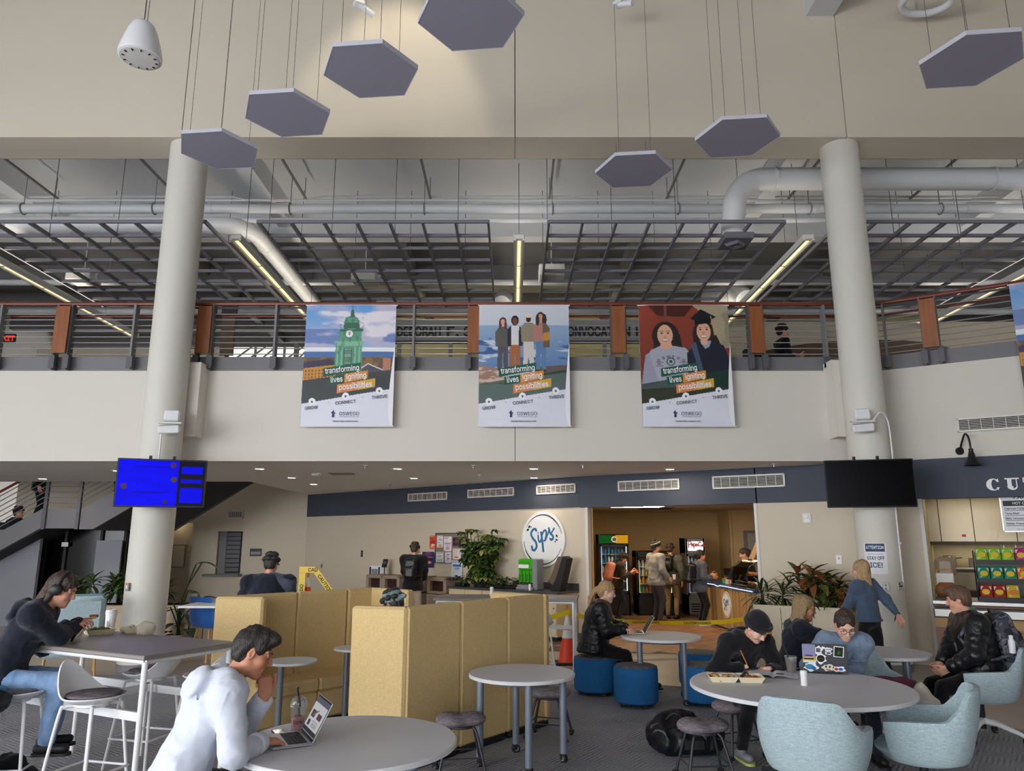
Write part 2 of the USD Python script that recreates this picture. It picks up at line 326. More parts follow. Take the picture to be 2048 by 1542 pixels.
# great wall over the beam, in panels with open joints
wu = thing('wall_upper', None, None, kind='structure')
xs = [-16, -5.5, .05, 5.57, 16]
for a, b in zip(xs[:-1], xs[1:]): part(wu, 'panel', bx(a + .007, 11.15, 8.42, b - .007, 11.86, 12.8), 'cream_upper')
part(wu, 'joint_backing', bx(-16, 11.19, 8.425, 16, 11.88, 12.8), 'dark_steel')
mat('roof_deck', '8f8f92', .85); struct('ceiling_hall', bx(-16, -9, 12.8, 16, 12.2, 13.0), 'roof_deck')
wr = thing('wall_rear', None, None, kind='structure')
part(wr, 'spandrel', bx(-16, -9.2, 4.7, 16, -9, 12.8), 'cream_paint'); part(wr, 'pier', bx(2.5, -9.2, 0, 16, -9, 5.6), 'cream_paint'); struct('wall_left', bx(-16.2, -9, 5.0, -16, 6, 12.8), 'cream_paint')  # unseen spandrel, pier and left wall, added to keep daylight off the upper wall
for k in range(7): part(wr, 'mullion', bx(-15.9 + k * 3.05, -9.12, 0, -15.8 + k * 3.05, -9.02, 5.6), 'dark_steel')
struct('wall_right', bx(13, -9, 0, 13.2, 10.5, 12.8), 'cream_paint'); struct('wall_right_upper', bx(16, 10.4, 0, 16.2, 30, 12.8), 'cream_paint'); struct('wall_left_upper', bx(-16.2, 6, 0, -16, 30, 12.8), 'cream_paint')  # unseen right walls, added to dim that side and stop sky leaking in
for x, n in ((-5.5, 0), (5.58, 1)):
    c = thing('column', ['round cream concrete column at the left, carrying the lit blue screen', 'round cream concrete column at the right, carrying the switched-off black screen'][n], 'column', (x, 11.5, 0))
    part(c, 'shaft', tube([(0, 0, 0), (0, 0, 8.42)], .305, 64), 'column_paint', 30); part(c, 'base_ring', tube([(0, 0, 0), (0, 0, .1)], .312, 64), 'fascia_grey', 30)
tag('/World/column', kind='structure'); tag('/World/column_001', kind='structure')
# balcony: parapet panels, pilasters, slab and soffit
par = thing('wall_balcony', None, None, kind='structure')
for a, b in zip([-16, -5.5, .05], [-5.5, .05, 6.13]): part(par, 'panel', bx(a + .005, 12.0, 3.12, b - (.005 if b < 6 else 0), 12.25, 4.63), 'cream_paint')
part(par, 'joint_backing', bx(-16, 12.04, 3.16, 6.1, 12.24, 4.62), 'dark_steel')
part(par, 'pilaster', bx(-5.5, 11.68, 3.48, -5.06, 12.0, 4.7), 'cream_paint'); part(par, 'pilaster', bx(5.2, 11.68, 3.48, 5.6, 12.0, 4.74), 'cream_paint')
part(par, 'slab_edge', bx(-16, 12.05, 4.63, 6.15, 12.3, 4.88), 'fascia_grey')
part(par, 'return_panel', wallbox(on2, R2, 5.6, 13, 3.12, 4.63, .25), 'cream_paint'); part(par, 'return_slab_edge', wallbox(on2, R2, 5.62, 13, 4.63, 4.88, .25, -.04), 'fascia_grey')
struct('ceiling_balcony', prism([(-16, 12.24), (6.0, 12.24), (9, 10.4), (12, 12), (7, 16), (1.4, 15.0), (-5.74, 21.05), (-5.74, 16.23), (-16, 16.23)], 3.12, 3.22), 'ceiling_white')
struct('floor_upper', prism([(-16, 12.2), (6.2, 12.2), (12, 8.7), (14, 30), (-5.74, 30), (-5.74, 16.3), (-16, 16.3)], 3.3, 4.66), 'fascia_grey')
# oblique walls under the balcony
w1 = thing('wall_back', None, None, kind='structure')
part(w1, 'lower_wall', wallbox(on1, R1, 0, L1, 0, 2.51), 'cream_warm'); part(w1, 'navy_band', wallbox(on1, R1, 0, L1, 2.51, 3.12, .17, .02), 'navy')
part(w1, 'skirting', wallbox(on1, R1, 0, L1, 0, .1, .05, .012), 'fascia_grey')
w2 = thing('wall_food', None, None, kind='structure')
part(w2, 'jamb', wallbox(on2, R2, 0, .15, 0, 2.51), 'cream_warm'); part(w2, 'pier', wallbox(on2, R2, 3.43, 5.99, 0, 2.5), 'cream_warm')
for a, b in ((0, 3.46), (3.47, 5.9), (5.91, 13)): part(w2, 'navy_band', wallbox(on2, R2, a, b - .012, 2.5, 3.12, .17, .02), 'navy')
part(w2, 'door_track', wallbox(on2, R2, .11, .17, 0, 2.5, .12, .03), 'off_white'); part(w2, 'edge_trim', wallbox(on2, R2, 3.4, 3.45, 0, 2.5, .17, .012), 'off_white'); part(w2, 'edge_trim', wallbox(on2, R2, 5.96, 6.01, 0, 2.5, .17, .012), 'off_white')
# room behind the drinks counter
mat('sips_wall', 'c9ab7c', .8); mat('door_grey', 'a39c90', .6)
sr = thing('wall_cafe', None, None, kind='structure')
part(sr, 'back_panel', bx(1.0, 21.3, 0, 6.0, 21.45, 2.8), 'sips_wall'); part(sr, 'side_panel', prism([(1.5, 15.0), (1.62, 15.0), (1.5, 21.3), (1.38, 21.3)], 0, 2.8), 'sips_wall')
part(sr, 'corner_panel', prism([(5.85, 20.2), (6.0, 20.2), (6.0, 21.4), (5.85, 21.4)], 0, 2.8), 'sips_wall'); part(sr, 'door_wall', bx(5.9, 20.1, 0, 9.5, 20.25, 2.8), 'sips_wall'); part(sr, 'baseboard', bx(1.4, 21.27, 0, 5.85, 21.3, .14), 'fascia_grey')
part(sr, 'right_panel', prism([(9.4, 12.2), (9.5, 12.2), (9.5, 20.2), (9.4, 20.2)], 0, 2.8), 'sips_wall')
struct('ceiling_cafe', prism([(1.4, 15.1), (4.4, 13.25), (9.5, 13.25), (9.5, 21.45), (1.3, 21.45)], 2.66, 2.8), 'cream_warm')
dr = thing('door_1', None, None, kind='structure')
part(dr, 'door_frame', bx(6.18, 20.05, 0, 7.3, 20.1, 2.12), 'fascia_grey'); part(dr, 'door_leaf', bx(6.26, 20.02, 0, 7.22, 20.07, 2.05), 'door_grey'); part(dr, 'door_seam', bx(6.5, 20.0, 0, 6.53, 20.03, 2.05), 'steel_grey')
# stair well at the left: back walls, recess with service window
wl = thing('wall_stairwell', None, None, kind='structure')
part(wl, 'panel', bx(-7.53, 21.05, 0, -5.7, 21.2, 2.36), 'cream_warm'); part(wl, 'panel', bx(-8.22, 21.05, 0, -7.53, 21.2, .93), 'cream_warm'); part(wl, 'panel', bx(-8.22, 21.05, 2.11, -7.53, 21.2, 2.36), 'cream_warm')
part(wl, 'panel', bx(-8.94, 21.05, 0, -8.22, 21.2, 2.36), 'cream_warm'); part(wl, 'upper_panel', bx(-14, 21.04, 2.35, -5.7, 21.25, 7.4), 'cream_warm')
part(wl, 'recess_side', prism([(-8.94, 21.05), (-8.9, 21.15), (-9.66, 23.1), (-9.72, 23.0)], 0, 2.5), 'cream_warm'); part(wl, 'far_panel', bx(-14, 23, 0, -9.66, 23.15, 2.5), 'cream_warm')
part(wl, 'baseboard', bx(-9.0, 21.02, 0, -5.74, 21.05, .12), 'fascia_grey'); sl = light('SphereLight', 'recess_lamp', (-10.2, 22.75, 2.42), (0, 0, 0), (1, .78, .48), Intensity=14, Radius=.05)
struct('ceiling_recess', bx(-14, 21.2, 2.5, -8.2, 23.2, 2.6), 'ceiling_white')
sw = thing('window_1', None, None, kind='structure')
part(sw, 'window_frame', bx(-8.2, 21.12, .93, -7.55, 21.16, 2.1), 'steel_grey'); part(sw, 'backing', bx(-8.3, 21.17, .85, -7.45, 21.19, 2.2), 'stair_dark'); part(sw, 'roll_shutter', bx(-7.98, 21.08, .98, -7.57, 21.13, 2.1), 'stair_dark')  # backing added to block sky light leaking over the shutter
for k in range(9): part(sw, 'shutter_slat', bx(-7.97, 21.065, 1.02 + k * .12, -7.58, 21.085, 1.125 + k * .12, .006), 'dark_steel')
part(sw, 'sill_counter', bx(-8.45, 20.72, .9, -7.48, 21.1, .96), 'fascia_grey')
# under-stair darkness: glazed doors to an unlit room
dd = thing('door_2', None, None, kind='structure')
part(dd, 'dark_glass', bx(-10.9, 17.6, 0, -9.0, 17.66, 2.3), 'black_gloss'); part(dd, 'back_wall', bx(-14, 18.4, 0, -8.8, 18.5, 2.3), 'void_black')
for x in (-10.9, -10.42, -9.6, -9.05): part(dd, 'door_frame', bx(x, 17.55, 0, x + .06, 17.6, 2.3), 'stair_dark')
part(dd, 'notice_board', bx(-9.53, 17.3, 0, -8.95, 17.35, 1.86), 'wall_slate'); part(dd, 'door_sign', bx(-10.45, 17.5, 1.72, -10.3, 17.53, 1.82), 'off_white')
# ================================================================ stairs at the far left
st = thing('staircase', 'grey stair flight with mid landing and steel railings rising at the far left', 'staircase', (-8.6, 16.6, 0), kind=None)
def sprism(pts, y0, y1):
    m = ext(Polygon(pts), y1 - y0); m = tf(m, rx=90); m.apply_translation((0, y1, 0)); return m
X0, Y0 = -8.6, 16.6
def rel(p): return [(x - X0, z) for x, z in p]
part(st, 'landing', sprism(rel([(-10.4, 2.12), (-9.5, 2.12), (-9.5, 2.55), (-10.4, 2.55)]), -.1, 1.6), 'stair_grey')
part(st, 'stringer', sprism(rel([(-9.5, 2.1), (-9.2, 2.1), (-6.9, 3.5), (-6.9, 4.0), (-9.5, 2.55)]), -.12, -.04), 'stair_grey')
part(st, 'stringer', sprism(rel([(-9.4, 2.06), (-8.15, 2.06), (-5.75, 3.58), (-5.75, 4.1), (-8.2, 2.56), (-9.4, 2.56)]), 1.4, 1.48), 'stair_dark')
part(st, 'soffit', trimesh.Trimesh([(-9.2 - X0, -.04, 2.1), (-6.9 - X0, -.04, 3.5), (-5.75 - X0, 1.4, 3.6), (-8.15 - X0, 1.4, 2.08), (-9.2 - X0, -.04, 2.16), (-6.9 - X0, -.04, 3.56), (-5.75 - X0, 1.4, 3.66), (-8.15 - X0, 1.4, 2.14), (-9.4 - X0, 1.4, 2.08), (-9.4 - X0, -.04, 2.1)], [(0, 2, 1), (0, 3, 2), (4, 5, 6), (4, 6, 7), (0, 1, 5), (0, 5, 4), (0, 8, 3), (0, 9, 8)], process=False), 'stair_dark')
part(st, 'stringer', sprism(rel([(-10.35, 2.12), (-10.35, 2.55), (-12.6, 1.25), (-12.6, .82)]), -.12, -.04), 'stair_grey')
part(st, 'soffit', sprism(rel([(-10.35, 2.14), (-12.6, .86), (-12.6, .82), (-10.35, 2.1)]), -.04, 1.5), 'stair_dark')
for k in range(8): part(st, 'step', bx(-9.45 - X0 + k * .29, -.03, 2.52 + k * .172, -9.15 - X0 + k * .29, 1.5, 2.58 + k * .172), 'stair_dark')
for x, z0 in ((-10.32, 2.1), (-9.58, 2.1), (-8.55, 2.75), (-11.7, 1.35)): part(st, 'rail_post', bx(x - X0, -.16, z0, x - X0 + .07, -.1, z0 + 1.35), 'dark_steel')
for k in range(7):
    z = .15 + .12 * k
    part(st, 'rail_rod', tube([(-12.6 - X0, -.13, 1.2 + z), (-10.35 - X0, -.13, 2.52 + z), (-9.55 - X0, -.13, 2.52 + z), (-6.9 - X0, -.13, 4.0 + z)], .011, 6), 'steel_grey')
part(st, 'handrail', tube([(-12.6 - X0, -.1, 2.2), (-10.35 - X0, -.1, 3.5), (-9.55 - X0, -.1, 3.5), (-6.9 - X0, -.1, 5.0)], .03, 8), 'red_wood')
part(st, 'understair_wall', bx(-13.5 - X0, .5, 0, -10.7 - X0, .6, 2.1), 'wall_slate')

# ================================================================ balcony railing
rl = thing('balcony_railing', 'long balcony railing of grey posts and thin rods under a dark red wooden handrail', 'railing', (0, 12.1, 4.63))
def railing(root, f, x0, x1, posts, doubles, rods_z):
    """f(s, out, z) places a point along the railing"""
    def bar(a, b, z, r, n=6, out=0): return tube([f(a, out, z), f(b, out, z)], r, n)
    part(root, 'handrail', bar(x0, x1, 1.15, .035, 10, .03), 'red_wood'); part(root, 'inner_handrail', bar(x0, x1, .98, .02, 8, -.12), 'red_wood'); part(root, 'top_bar', bar(x0, x1, 1.09, .016, 6), 'dark_steel')
    for z in rods_z: part(root, 'rod', bar(x0, x1, z, .009), 'rail_bar')
    def flat(s, w, z0, z1, o0, o1):
        c = [f(s - w / 2, o, 0) for o in (o0, o1)] + [f(s + w / 2, o, 0) for o in (o1, o0)]; return prism([(p[0], p[1]) for p in c], z0, z1)
    for s in posts:
        p = part(root, 'post', flat(s, .035, .02, 1.12, -.05, .09), 'steel_grey'); part(p, 'bolt_plate', flat(s, .1, .03, .22, .04, .1), 'dark_steel')
    for s in doubles:
        for d in (-.11, .12):
            p = part(root, 'post', flat(s + d, .03, -.0, 1.12, -.05, .09), 'dark_steel'); part(p, 'bolt_plate', flat(s + d, .09, .02, .24, .05, .1), 'dark_steel')
        part(root, 'wood_panel', flat(s, .23, .27, 1.08, .1, .135), 'wood_panel')
RODS = [.28 + .1 * k for k in range(8)]
railing(rl, lambda s, o, z: (s, -.12 - o, z), -16, 6.05, [-8.6, -6.35, -3.97, -1.65, .62, 2.95, 5.25], [-7.53, -5.15, -.62, 1.78, 4.09], RODS)
rr = thing('balcony_railing', 'short oblique balcony railing at the right with one copper brown panel', 'railing', (A2[0], A2[1], 4.63))
railing(rr, lambda s, o, z: tuple(u2 * s + N2 * (o + .0)) [:2] + (z,), 5.66, 12, [5.75, 8.0], [6.4, 9.4], RODS)

# ================================================================ hall upper level: ceilings, back wall with lettering
struct('ceiling_upper_front', bx(-16, 11.88, 9.45, 16, 16.0, 9.6), 'deck_grey')
struct('trim_1', bx(-16, 16.0, 8.75, 16, 16.35, 9.6), 'deck_grey')
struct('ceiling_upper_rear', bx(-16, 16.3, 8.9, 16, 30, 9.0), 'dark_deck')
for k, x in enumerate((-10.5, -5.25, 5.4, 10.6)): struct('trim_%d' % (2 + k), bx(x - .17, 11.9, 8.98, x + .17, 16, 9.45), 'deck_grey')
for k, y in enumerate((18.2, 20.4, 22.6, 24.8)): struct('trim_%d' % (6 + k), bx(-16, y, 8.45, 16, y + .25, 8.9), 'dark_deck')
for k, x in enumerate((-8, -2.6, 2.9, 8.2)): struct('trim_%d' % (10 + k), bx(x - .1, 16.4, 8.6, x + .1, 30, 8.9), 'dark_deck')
mat('sign_grey', '8b8a88', .7); mat('glaze_yellow', 'd9d2a8', .8); mat('wicker', '6f5a46', .8, var=(40, .4), stretch=(1, 1, 3)); mat('upper_wall', 'a59a86', .8)
uw = thing('wall_upper_hall', None, None, kind='structure')
part(uw, 'sign_band', bx(-3.6, 18.0, 6.78, 5.4, 18.2, 7.35), 'sign_grey'); part(uw, 'side_panel', bx(5.4, 18.0, 4.66, 13, 18.2, 7.3), 'upper_wall'); part(uw, 'lower_panel', bx(-5.6, 18.0, 4.66, 5.4, 18.2, 6.0), 'upper_wall')
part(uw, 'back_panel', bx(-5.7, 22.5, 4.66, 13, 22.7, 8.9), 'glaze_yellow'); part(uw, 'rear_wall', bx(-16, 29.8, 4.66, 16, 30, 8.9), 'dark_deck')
for x in (-5.5, -4.2, -2.9, -1.6, -.3, 1.0, 2.3, 3.6, 4.9): part(uw, 'mullion', bx(x, 18.02, 6.0, x + .09, 18.16, 6.78), 'sign_grey')
part(uw, 'glazing_head', bx(-5.6, 18.0, 6.74, 5.4, 18.1, 6.8), 'sign_grey')
lt = thing('wall_lettering', 'black raised capital lettering on the grey band of the upper hall', 'lettering', (-2.93, 17.99, 6.92)); x_ = 0
for wd in ('DEBORAH', 'F.', 'STANLEY', 'ARENA', '&', 'CONVOCATION', 'HALL'):
    part(lt, 'word', tf(text(wd, .235, .02, True, center=False, width=.16 * len(wd) - .02), (x_, 0, 0), rx=90), 'black'); x_ += .16 * (len(wd) + .8)
wn = thing('window_2', None, None, kind='structure'); glow('window_sky', 'eef0e4', 1.1); part(wn, 'bright_pane', bx(-8.35, 20.98, 5.2, -5.8, 21.03, 7.42), 'window_sky')
for x0, x1 in ((-8.3, -7.6), (-7.5, -6.9), (-6.8, -6.1), (-7.9, -7.2), (-6.4, -5.9)): part(wn, 'truss_bar', tube([(x0, 20.95, 6.9), (x1, 20.95, 7.45)], .025, 6), 'sign_grey')
for x in (-8.35, -7.55, -6.7, -5.85): part(wn, 'window_frame', bx(x, 20.93, 5.2, x + .06, 20.98, 7.45), 'sign_grey')
for k in range(8):   # light battens behind the glazing, lighting the corridor
    solo('corridor_light', bx(-5.2 + k * 1.35, 20.2, 7.4, -4.2 + k * 1.35, 20.35, 7.45), 'corridor_glow', 'small corridor light batten behind the upper glazing', 'light', 'corridor lights behind the upper glazing')
solo('timber_screen', tf(sheet(np.array([[[7.2 + 2.2 * math.cos(a), 15.6 - 1.6 * math.sin(a), z] for z in np.linspace(4.66, 5.72, 4)] for a in np.linspace(.15 * PI, .95 * PI, 16)]), .05)), 'wicker', 'curved brown woven screen behind the oblique railing upstairs', 'screen', smooth=True)
ex = thing('exit_sign', 'small red lit EXIT sign high in the dark upper left', 'exit sign', (-10.65, 15.0, 6.03))
part(ex, 'case', bx(-.17, 0, -.1, .17, .06, .1, .01), 'black'); glow('exit_red', 'ff2010', 1.6); part(ex, 'letters', upright(text('EXIT', .11, .004, True), (0, -.001, 0)), 'exit_red')
ph = thing('hanging_sign', 'slim black and brown post sign standing upstairs beyond the left railing', 'sign', (-6.0, 15.0, 4.66)); part(ph, 'board', bx(-.14, 0, 1.0, .14, .04, 1.95), 'wicker'); part(ph, 'head', bx(-.16, -.01, 1.9, .16, .05, 2.1), 'black'); part(ph, 'leg', bx(-.03, 0, 0, .03, .04, 1.0), 'black')

# ================================================================ pipes, ducts, lights and grids under the upper ceiling
def hangpipe(name, pts, r, m, label, cat_, n=20, bands=(), smooth=True):
    t = thing(name, label, cat_, (0, 0, 0)); part(t, 'run', tube(pts, r, n), m, 40)
    for p, q in bands: part(t, 'clamp', tube([p, q], r * 1.07, n), m, 40)
    return t
pm = hangpipe('ceiling_pipe', [(-15.9, 13.6, 8.3), (15.9, 13.6, 8.3)], .095, 'white_pipe', 'thick white pipe running across under the upper ceiling', 'pipe', bands=[((x, 13.6, 8.3), (x + .06, 13.6, 8.3)) for x in range(-12, 13, 3)])
hangpipe('ceiling_pipe', [(-15.9, 13.7, 8.1), (15.9, 13.7, 8.1)], .05, 'white_pipe', 'thin white pipe directly below the thickest upper pipe', 'pipe')
hangpipe('ceiling_pipe', [(-15.9, 14.3, 8.82), (15.9, 14.3, 8.82)], .03, 'white_pipe', 'slim white conduit pipe above the thickest pipe', 'pipe', 8)
hangpipe('ceiling_pipe', [(-15.9, 14.6, 9.05), (-6.0, 14.6, 9.05), (-5.2, 14.6, 8.85), (-4.0, 14.6, 9.05), (15.9, 14.6, 9.05)], .025, 'white_pipe', 'slimmest white conduit pipe close under the pale deck', 'pipe', 8)
hangpipe('ceiling_pipe', [(-15.9, 16.9, 7.95), (15.9, 16.9, 7.95)], .07, 'white_pipe', 'white pipe seen through the hanging grids', 'pipe')
hangpipe('ceiling_pipe', [(-15.9, 19.5, 8.05), (15.9, 19.5, 8.05)], .09, 'white_pipe', 'far white pipe crossing deep above the grids', 'pipe')
el = [(15.9, 12.75, 8.5), (5.0, 12.75, 8.5)] + [(4.75 - .62 * math.sin(a), 12.75, 8.5 - .62 * (1 - math.cos(a))) for a in np.linspace(.2, PI / 2, 8)] + [(4.1, 12.85, 7.4)]
d1 = hangpipe('air_duct', el, .21, 'duct_white', 'large white round duct with an elbow beside the right column', 'duct', 28, bands=[((x, 12.75, 8.5), (x + .05, 12.75, 8.5)) for x in (4.9, 6.2, 9)])
part(d1, 'flexible_sleeve', lathe([(.2 + .02 * math.sin(k * 2.1), 7.35 + .045 * k) for k in range(14)], 24, (4.12, 12.8, 0)), 'duct_white', True); part(d1, 'diffuser', bx(3.85, 12.5, 7.22, 4.4, 13.1, 7.34, .02), 'grid_metal'); part(d1, 'diffuser_core', lathe([(.02, 7.2), (.16, 7.17), (.2, 7.22)], 4, (4.12, 12.8, 0)), 'grid_metal')
el = [(-9.9, 13.6, 7.95), (-5.9, 13.6, 7.95)] + [(-5.75 + .55 * math.sin(a), 13.6 + .55 * (1 - math.cos(a)), 7.95) for a in np.linspace(.2, PI / 2, 7)] + [(-5.2, 19, 7.95)]
hangpipe('air_duct', el, .17, 'duct_white', 'white round duct turning back beside the left column', 'duct', 24, bands=[((-5.2, y, 7.95), (-5.2, y + .05, 7.95)) for y in (14.6, 16.4)])
hangpipe('air_duct', [(-3.6, 18.9, 8.0), (-.8, 18.9, 8.0), (-.35, 18.6, 7.95), (-.2, 17.6, 7.8), (-.25, 17.2, 7.5)], .22, 'duct_white', 'pale flexible duct bending down beyond the centre of the grids', 'duct')
hangpipe('air_duct', [(5.2, 18.6, 8.1), (5.6, 17.4, 7.9), (5.65, 17.0, 7.55)], .25, 'duct_white', 'short pale duct bell in the dark right of the grids', 'duct')
for k, (x, y, z) in enumerate(((-9.8, 16.0, 7.75), (-3.4, 16.2, 7.8), (.86, 15.2, 7.55))):
    t = thing('terminal_box', ['pale air box above the left hanging grid', 'pale air box above the grid over the clock tower banner', 'pale air box beside the centre light, right of it'][k], 'air box', (x, y, z))
    part(t, 'casing', bx(-.28, -.25, -.13, .28, .25, .13, .02), 'off_white'); part(t, 'hanger', cyl((0, 0, .13), (0, 0, 1.1), .012, 6), 'white_pipe'); part(t, 'collar', cyl((.28, 0, 0), (.36, 0, 0), .09, 12), 'white_pipe')
for k, x in enumerate((-12.2, -9.7, -7.1, -4.4, -1.74, .8, 3.3, 5.9, 8.5)):
    t = thing('strut_rail', ['slotted grey strut rail under the pale deck, leftmost', 'second slotted strut rail from the left under the deck', 'slotted strut rail just left of the left column', 'slotted strut rail right of the left column', 'slotted strut rail above the gap between the first two banners', 'slotted strut rail above the centre right, nearly end on', 'slotted strut rail left of the large duct elbow', 'slotted strut rail behind the right column', 'slotted strut rail at the far right'][k], 'strut rail', (x, 12.0, 9.0), 0, 'strut rails holding the pipes')
    part(t, 'channel', bx(-.02, 0, -.02, .02, 2.6, .02), 'steel_grey'); part(t, 'hanger_rod', cyl((0, 2.5, 0), (0, 2.5, .45), .008, 6), 'steel_grey'); part(t, 'hanger_rod', cyl((0, 1.6, -.7), (0, 1.6, -.02), .008, 6), 'steel_grey'); part(t, 'pipe_ring', tube([(0, 1.6 + .115 * math.cos(a), -.7 + .115 * math.sin(a)) for a in np.linspace(0, 2 * PI, 12, endpoint=False)], .012, 6, closed=True), 'steel_grey')
def grid(x0, x1, label, nx=7, y0=12.22, y1=17.1):
    t = thing('ceiling_grid', label, 'grid', (0, 0, 7.4)); g = 'hanging steel ceiling grids'
    tag(t, group=None)
    for k in range(nx + 1):
        x = x0 + (x1 - x0) * k / nx; part(t, 'long_bar', bx(x - .02, y0, -.035, x + .02, y1, .035), 'grid_metal')
    for j in range(9):
        y = y0 + (y1 - y0) * j / 8; part(t, 'cross_bar', bx(x0, y - .02, -.03, x1, y + .02, .03), 'grid_metal')
    for k in (0, 2, 4, 6):
        x = x0 + (x1 - x0) * k / nx
        for y in (y0 + .6, y0 + 2.6): part(t, 'hanger_wire', cyl((x, y, .03), (x, y, 1.9), .006, 5), 'dark_steel')
grid(-9.85, -5.45, 'hanging grey steel grid left of the left column'); grid(-4.52, -.42, 'hanging grey steel grid above the clock tower banner'); grid(.66, 4.85, 'hanging grey steel grid above the graduates banner'); grid(5.85, 10.2, 'hanging grey steel grid right of the right column')
for k, x in enumerate((-10.0, -4.96, .13, 5.33, 10.4)):
    t = thing('linear_light', ['long hanging strip light at the far left', 'long hanging strip light just right of the left column', 'long hanging strip light at the centre', 'long hanging strip light left of the right column', 'long hanging strip light at the far right'][k], 'strip light', (x, 12.4, 7.15))
    part(t, 'housing', bx(-.1, 0, 0, .1, 6.5, .1, .015), 'off_white'); part(t, 'reflector', bx(-.1, 0, -.03, -.06, 6.5, 0), 'off_white'); part(t, 'reflector', bx(.06, 0, -.03, .1, 6.5, 0), 'off_white')
    for j in range(5): part(t, 'tube', bx(-.03, .08 + j * 1.28, -.02, .03, 1.28 + j * 1.28, -.004), 'lamp_tube')
    part(t, 'uplight', bx(-.07, .1, .1, .07, 6.4, .105), 'uplight')  # glowing strip added on top to brighten the deck above
    for y in (.5, 5): part(t, 'hanger', cyl((0, y, .1), (0, y, 1.75), .006, 5), 'dark_steel')

# ================================================================ hexagon sound panels
for k, (x, y) in enumerate(((-4.45, 10.24), (-3.13, 9.28), (-1.79, 8.31), (-.47, 7.34), (1.95, 10.87), (3.32, 9.88), (5.68, 8.1))):
    t = thing('hexagon_panel', ['grey felt hexagon panel hanging in front of the left column top', 'grey felt hexagon panel, second from the left of the row of four', 'grey felt hexagon panel below the pool of light on the wall', 'largest grey felt hexagon panel, cut by the top edge of the photo', 'grey felt hexagon panel hanging lowest, left of the right column', 'grey felt hexagon panel nearest to the right column, overlapping the beam edge', 'grey felt hexagon panel cut by the right edge of the photo'][k], 'sound panel', (x, y, 7.65), 0)
    hp = [(.61 * math.cos(math.radians(60 * j - 6)), .61 * math.sin(math.radians(60 * j - 6))) for j in range(6)]
    part(t, 'board', prism(hp, 0, .05), 'hex_felt'); part(t, 'rim', ext(Polygon(hp).buffer(.003).difference(Polygon(hp).buffer(-.004)), .058, -.002), 'hex_edge')
    for j in (1, 2, 4, 5): part(t, 'cable', cyl((hp[j][0] * .8, hp[j][1] * .8, .05), (hp[j][0] * .8, hp[j][1] * .8, 5.1), .0035, 5), 'dark_steel')
sp = thing('pendant_speaker', 'white bell-shaped pendant loudspeaker hanging at the upper left', 'loudspeaker', (-4.55, 8.0, 7.62))
part(sp, 'body', lathe([(.22, 0), (.245, .01), (.25, .04), (.235, .12), (.21, .22), (.17, .36), (.13, .45), (.09, .49), (0, .5)], 40), 'white_plastic', 40); part(sp, 'grille', lathe([(0, -.012), (.15, -.01), (.215, -.002), (.22, .012)], 40), 'off_white', 40)
for k in range(12): part(sp, 'slot', bx(.17, -.006, -.016, .2, .006, -.004), 'black') if k == 0 else part(sp, 'slot', tf(bx(.17, -.006, -.016, .2, .006, -.004), rz=30 * k), 'black')
part(sp, 'cable', cyl((0, 0, .49), (0, 0, 5.15), .007, 6), 'dark_steel'); part(sp, 'cable', cyl((.04, 0, .47), (.05, 0, 5.15), .004, 6), 'dark_steel')
rb = solo('roof_beam', bx(5.08, 8.5, 10.72, 5.55, 11.15, 11.3), 'white_pipe', 'white boxed roof beam end cut by the top edge of the photo', 'beam')
for k, (x, rz) in enumerate(((-2.5, 30), (1.75, -40))):
    t = thing('track_spotlight', ['white spotlight at the top edge above the third hexagon', 'white spotlight at the top edge right of the largest hexagon'][k], 'spotlight', (x, 10.5, 10.42), rz)
    part(t, 'can', cyl((0, 0, 0), (.25, 0, -.1), .05, 14), 'white_plastic', 30); part(t, 'bracket', cyl((0, 0, 0), (0, 0, 2.35), .015, 8), 'white_plastic'); part(t, 'base', bx(-.08, -.08, -.02, .08, .08, .05, .01), 'white_plastic')
t = thing('duct_ring', 'curved white duct end at the top edge of the photo, right', 'duct', (6.85, 10.6, 10.56)); part(t, 'ring', tube([(.4 * math.cos(a), .3 * math.sin(a), 0) for a in np.linspace(0, 2 * PI, 24, endpoint=False)], .06, 10, closed=True), 'duct_white', True); part(t, 'hanger', cyl((0, .3, 0), (0, .3, 2.2), .02, 8), 'white_pipe')

# ================================================================ downlights, sprinklers, vents
for k, (x, y) in enumerate(((-4.52, 13.24), (-2.05, 13.24), (-2.02, 15.28), (-4.52, 16.92), (.39, 13.24), (.45, 15.16), (2.85, 13.33), (-9.76, 15.41), (-7.27, 13.62), (-4.51, 15.16))):
    lab = ['front row downlight under the first banner', 'front row downlight right of the first banner', 'second row downlight left of the navy vents', 'rearmost downlight near the far ceiling corner', 'front row downlight below the middle banner', 'second row downlight above the round sign', 'front row downlight below the graduates banner', 'leftmost downlight over the stairs', 'downlight left of the blue screen', 'second row downlight right of the blue screen'][k]
    t = thing('recessed_downlight', 'recessed ' + lab, 'downlight', (x, y, 3.12)); part(t, 'trim_ring', lathe([(.075, -.012), (.11, -.01), (.112, 0), (.07, 0)], 24), 'off_white', 40); part(t, 'lamp', disc(.07, -.008, -.004, 20), 'lamp_white')
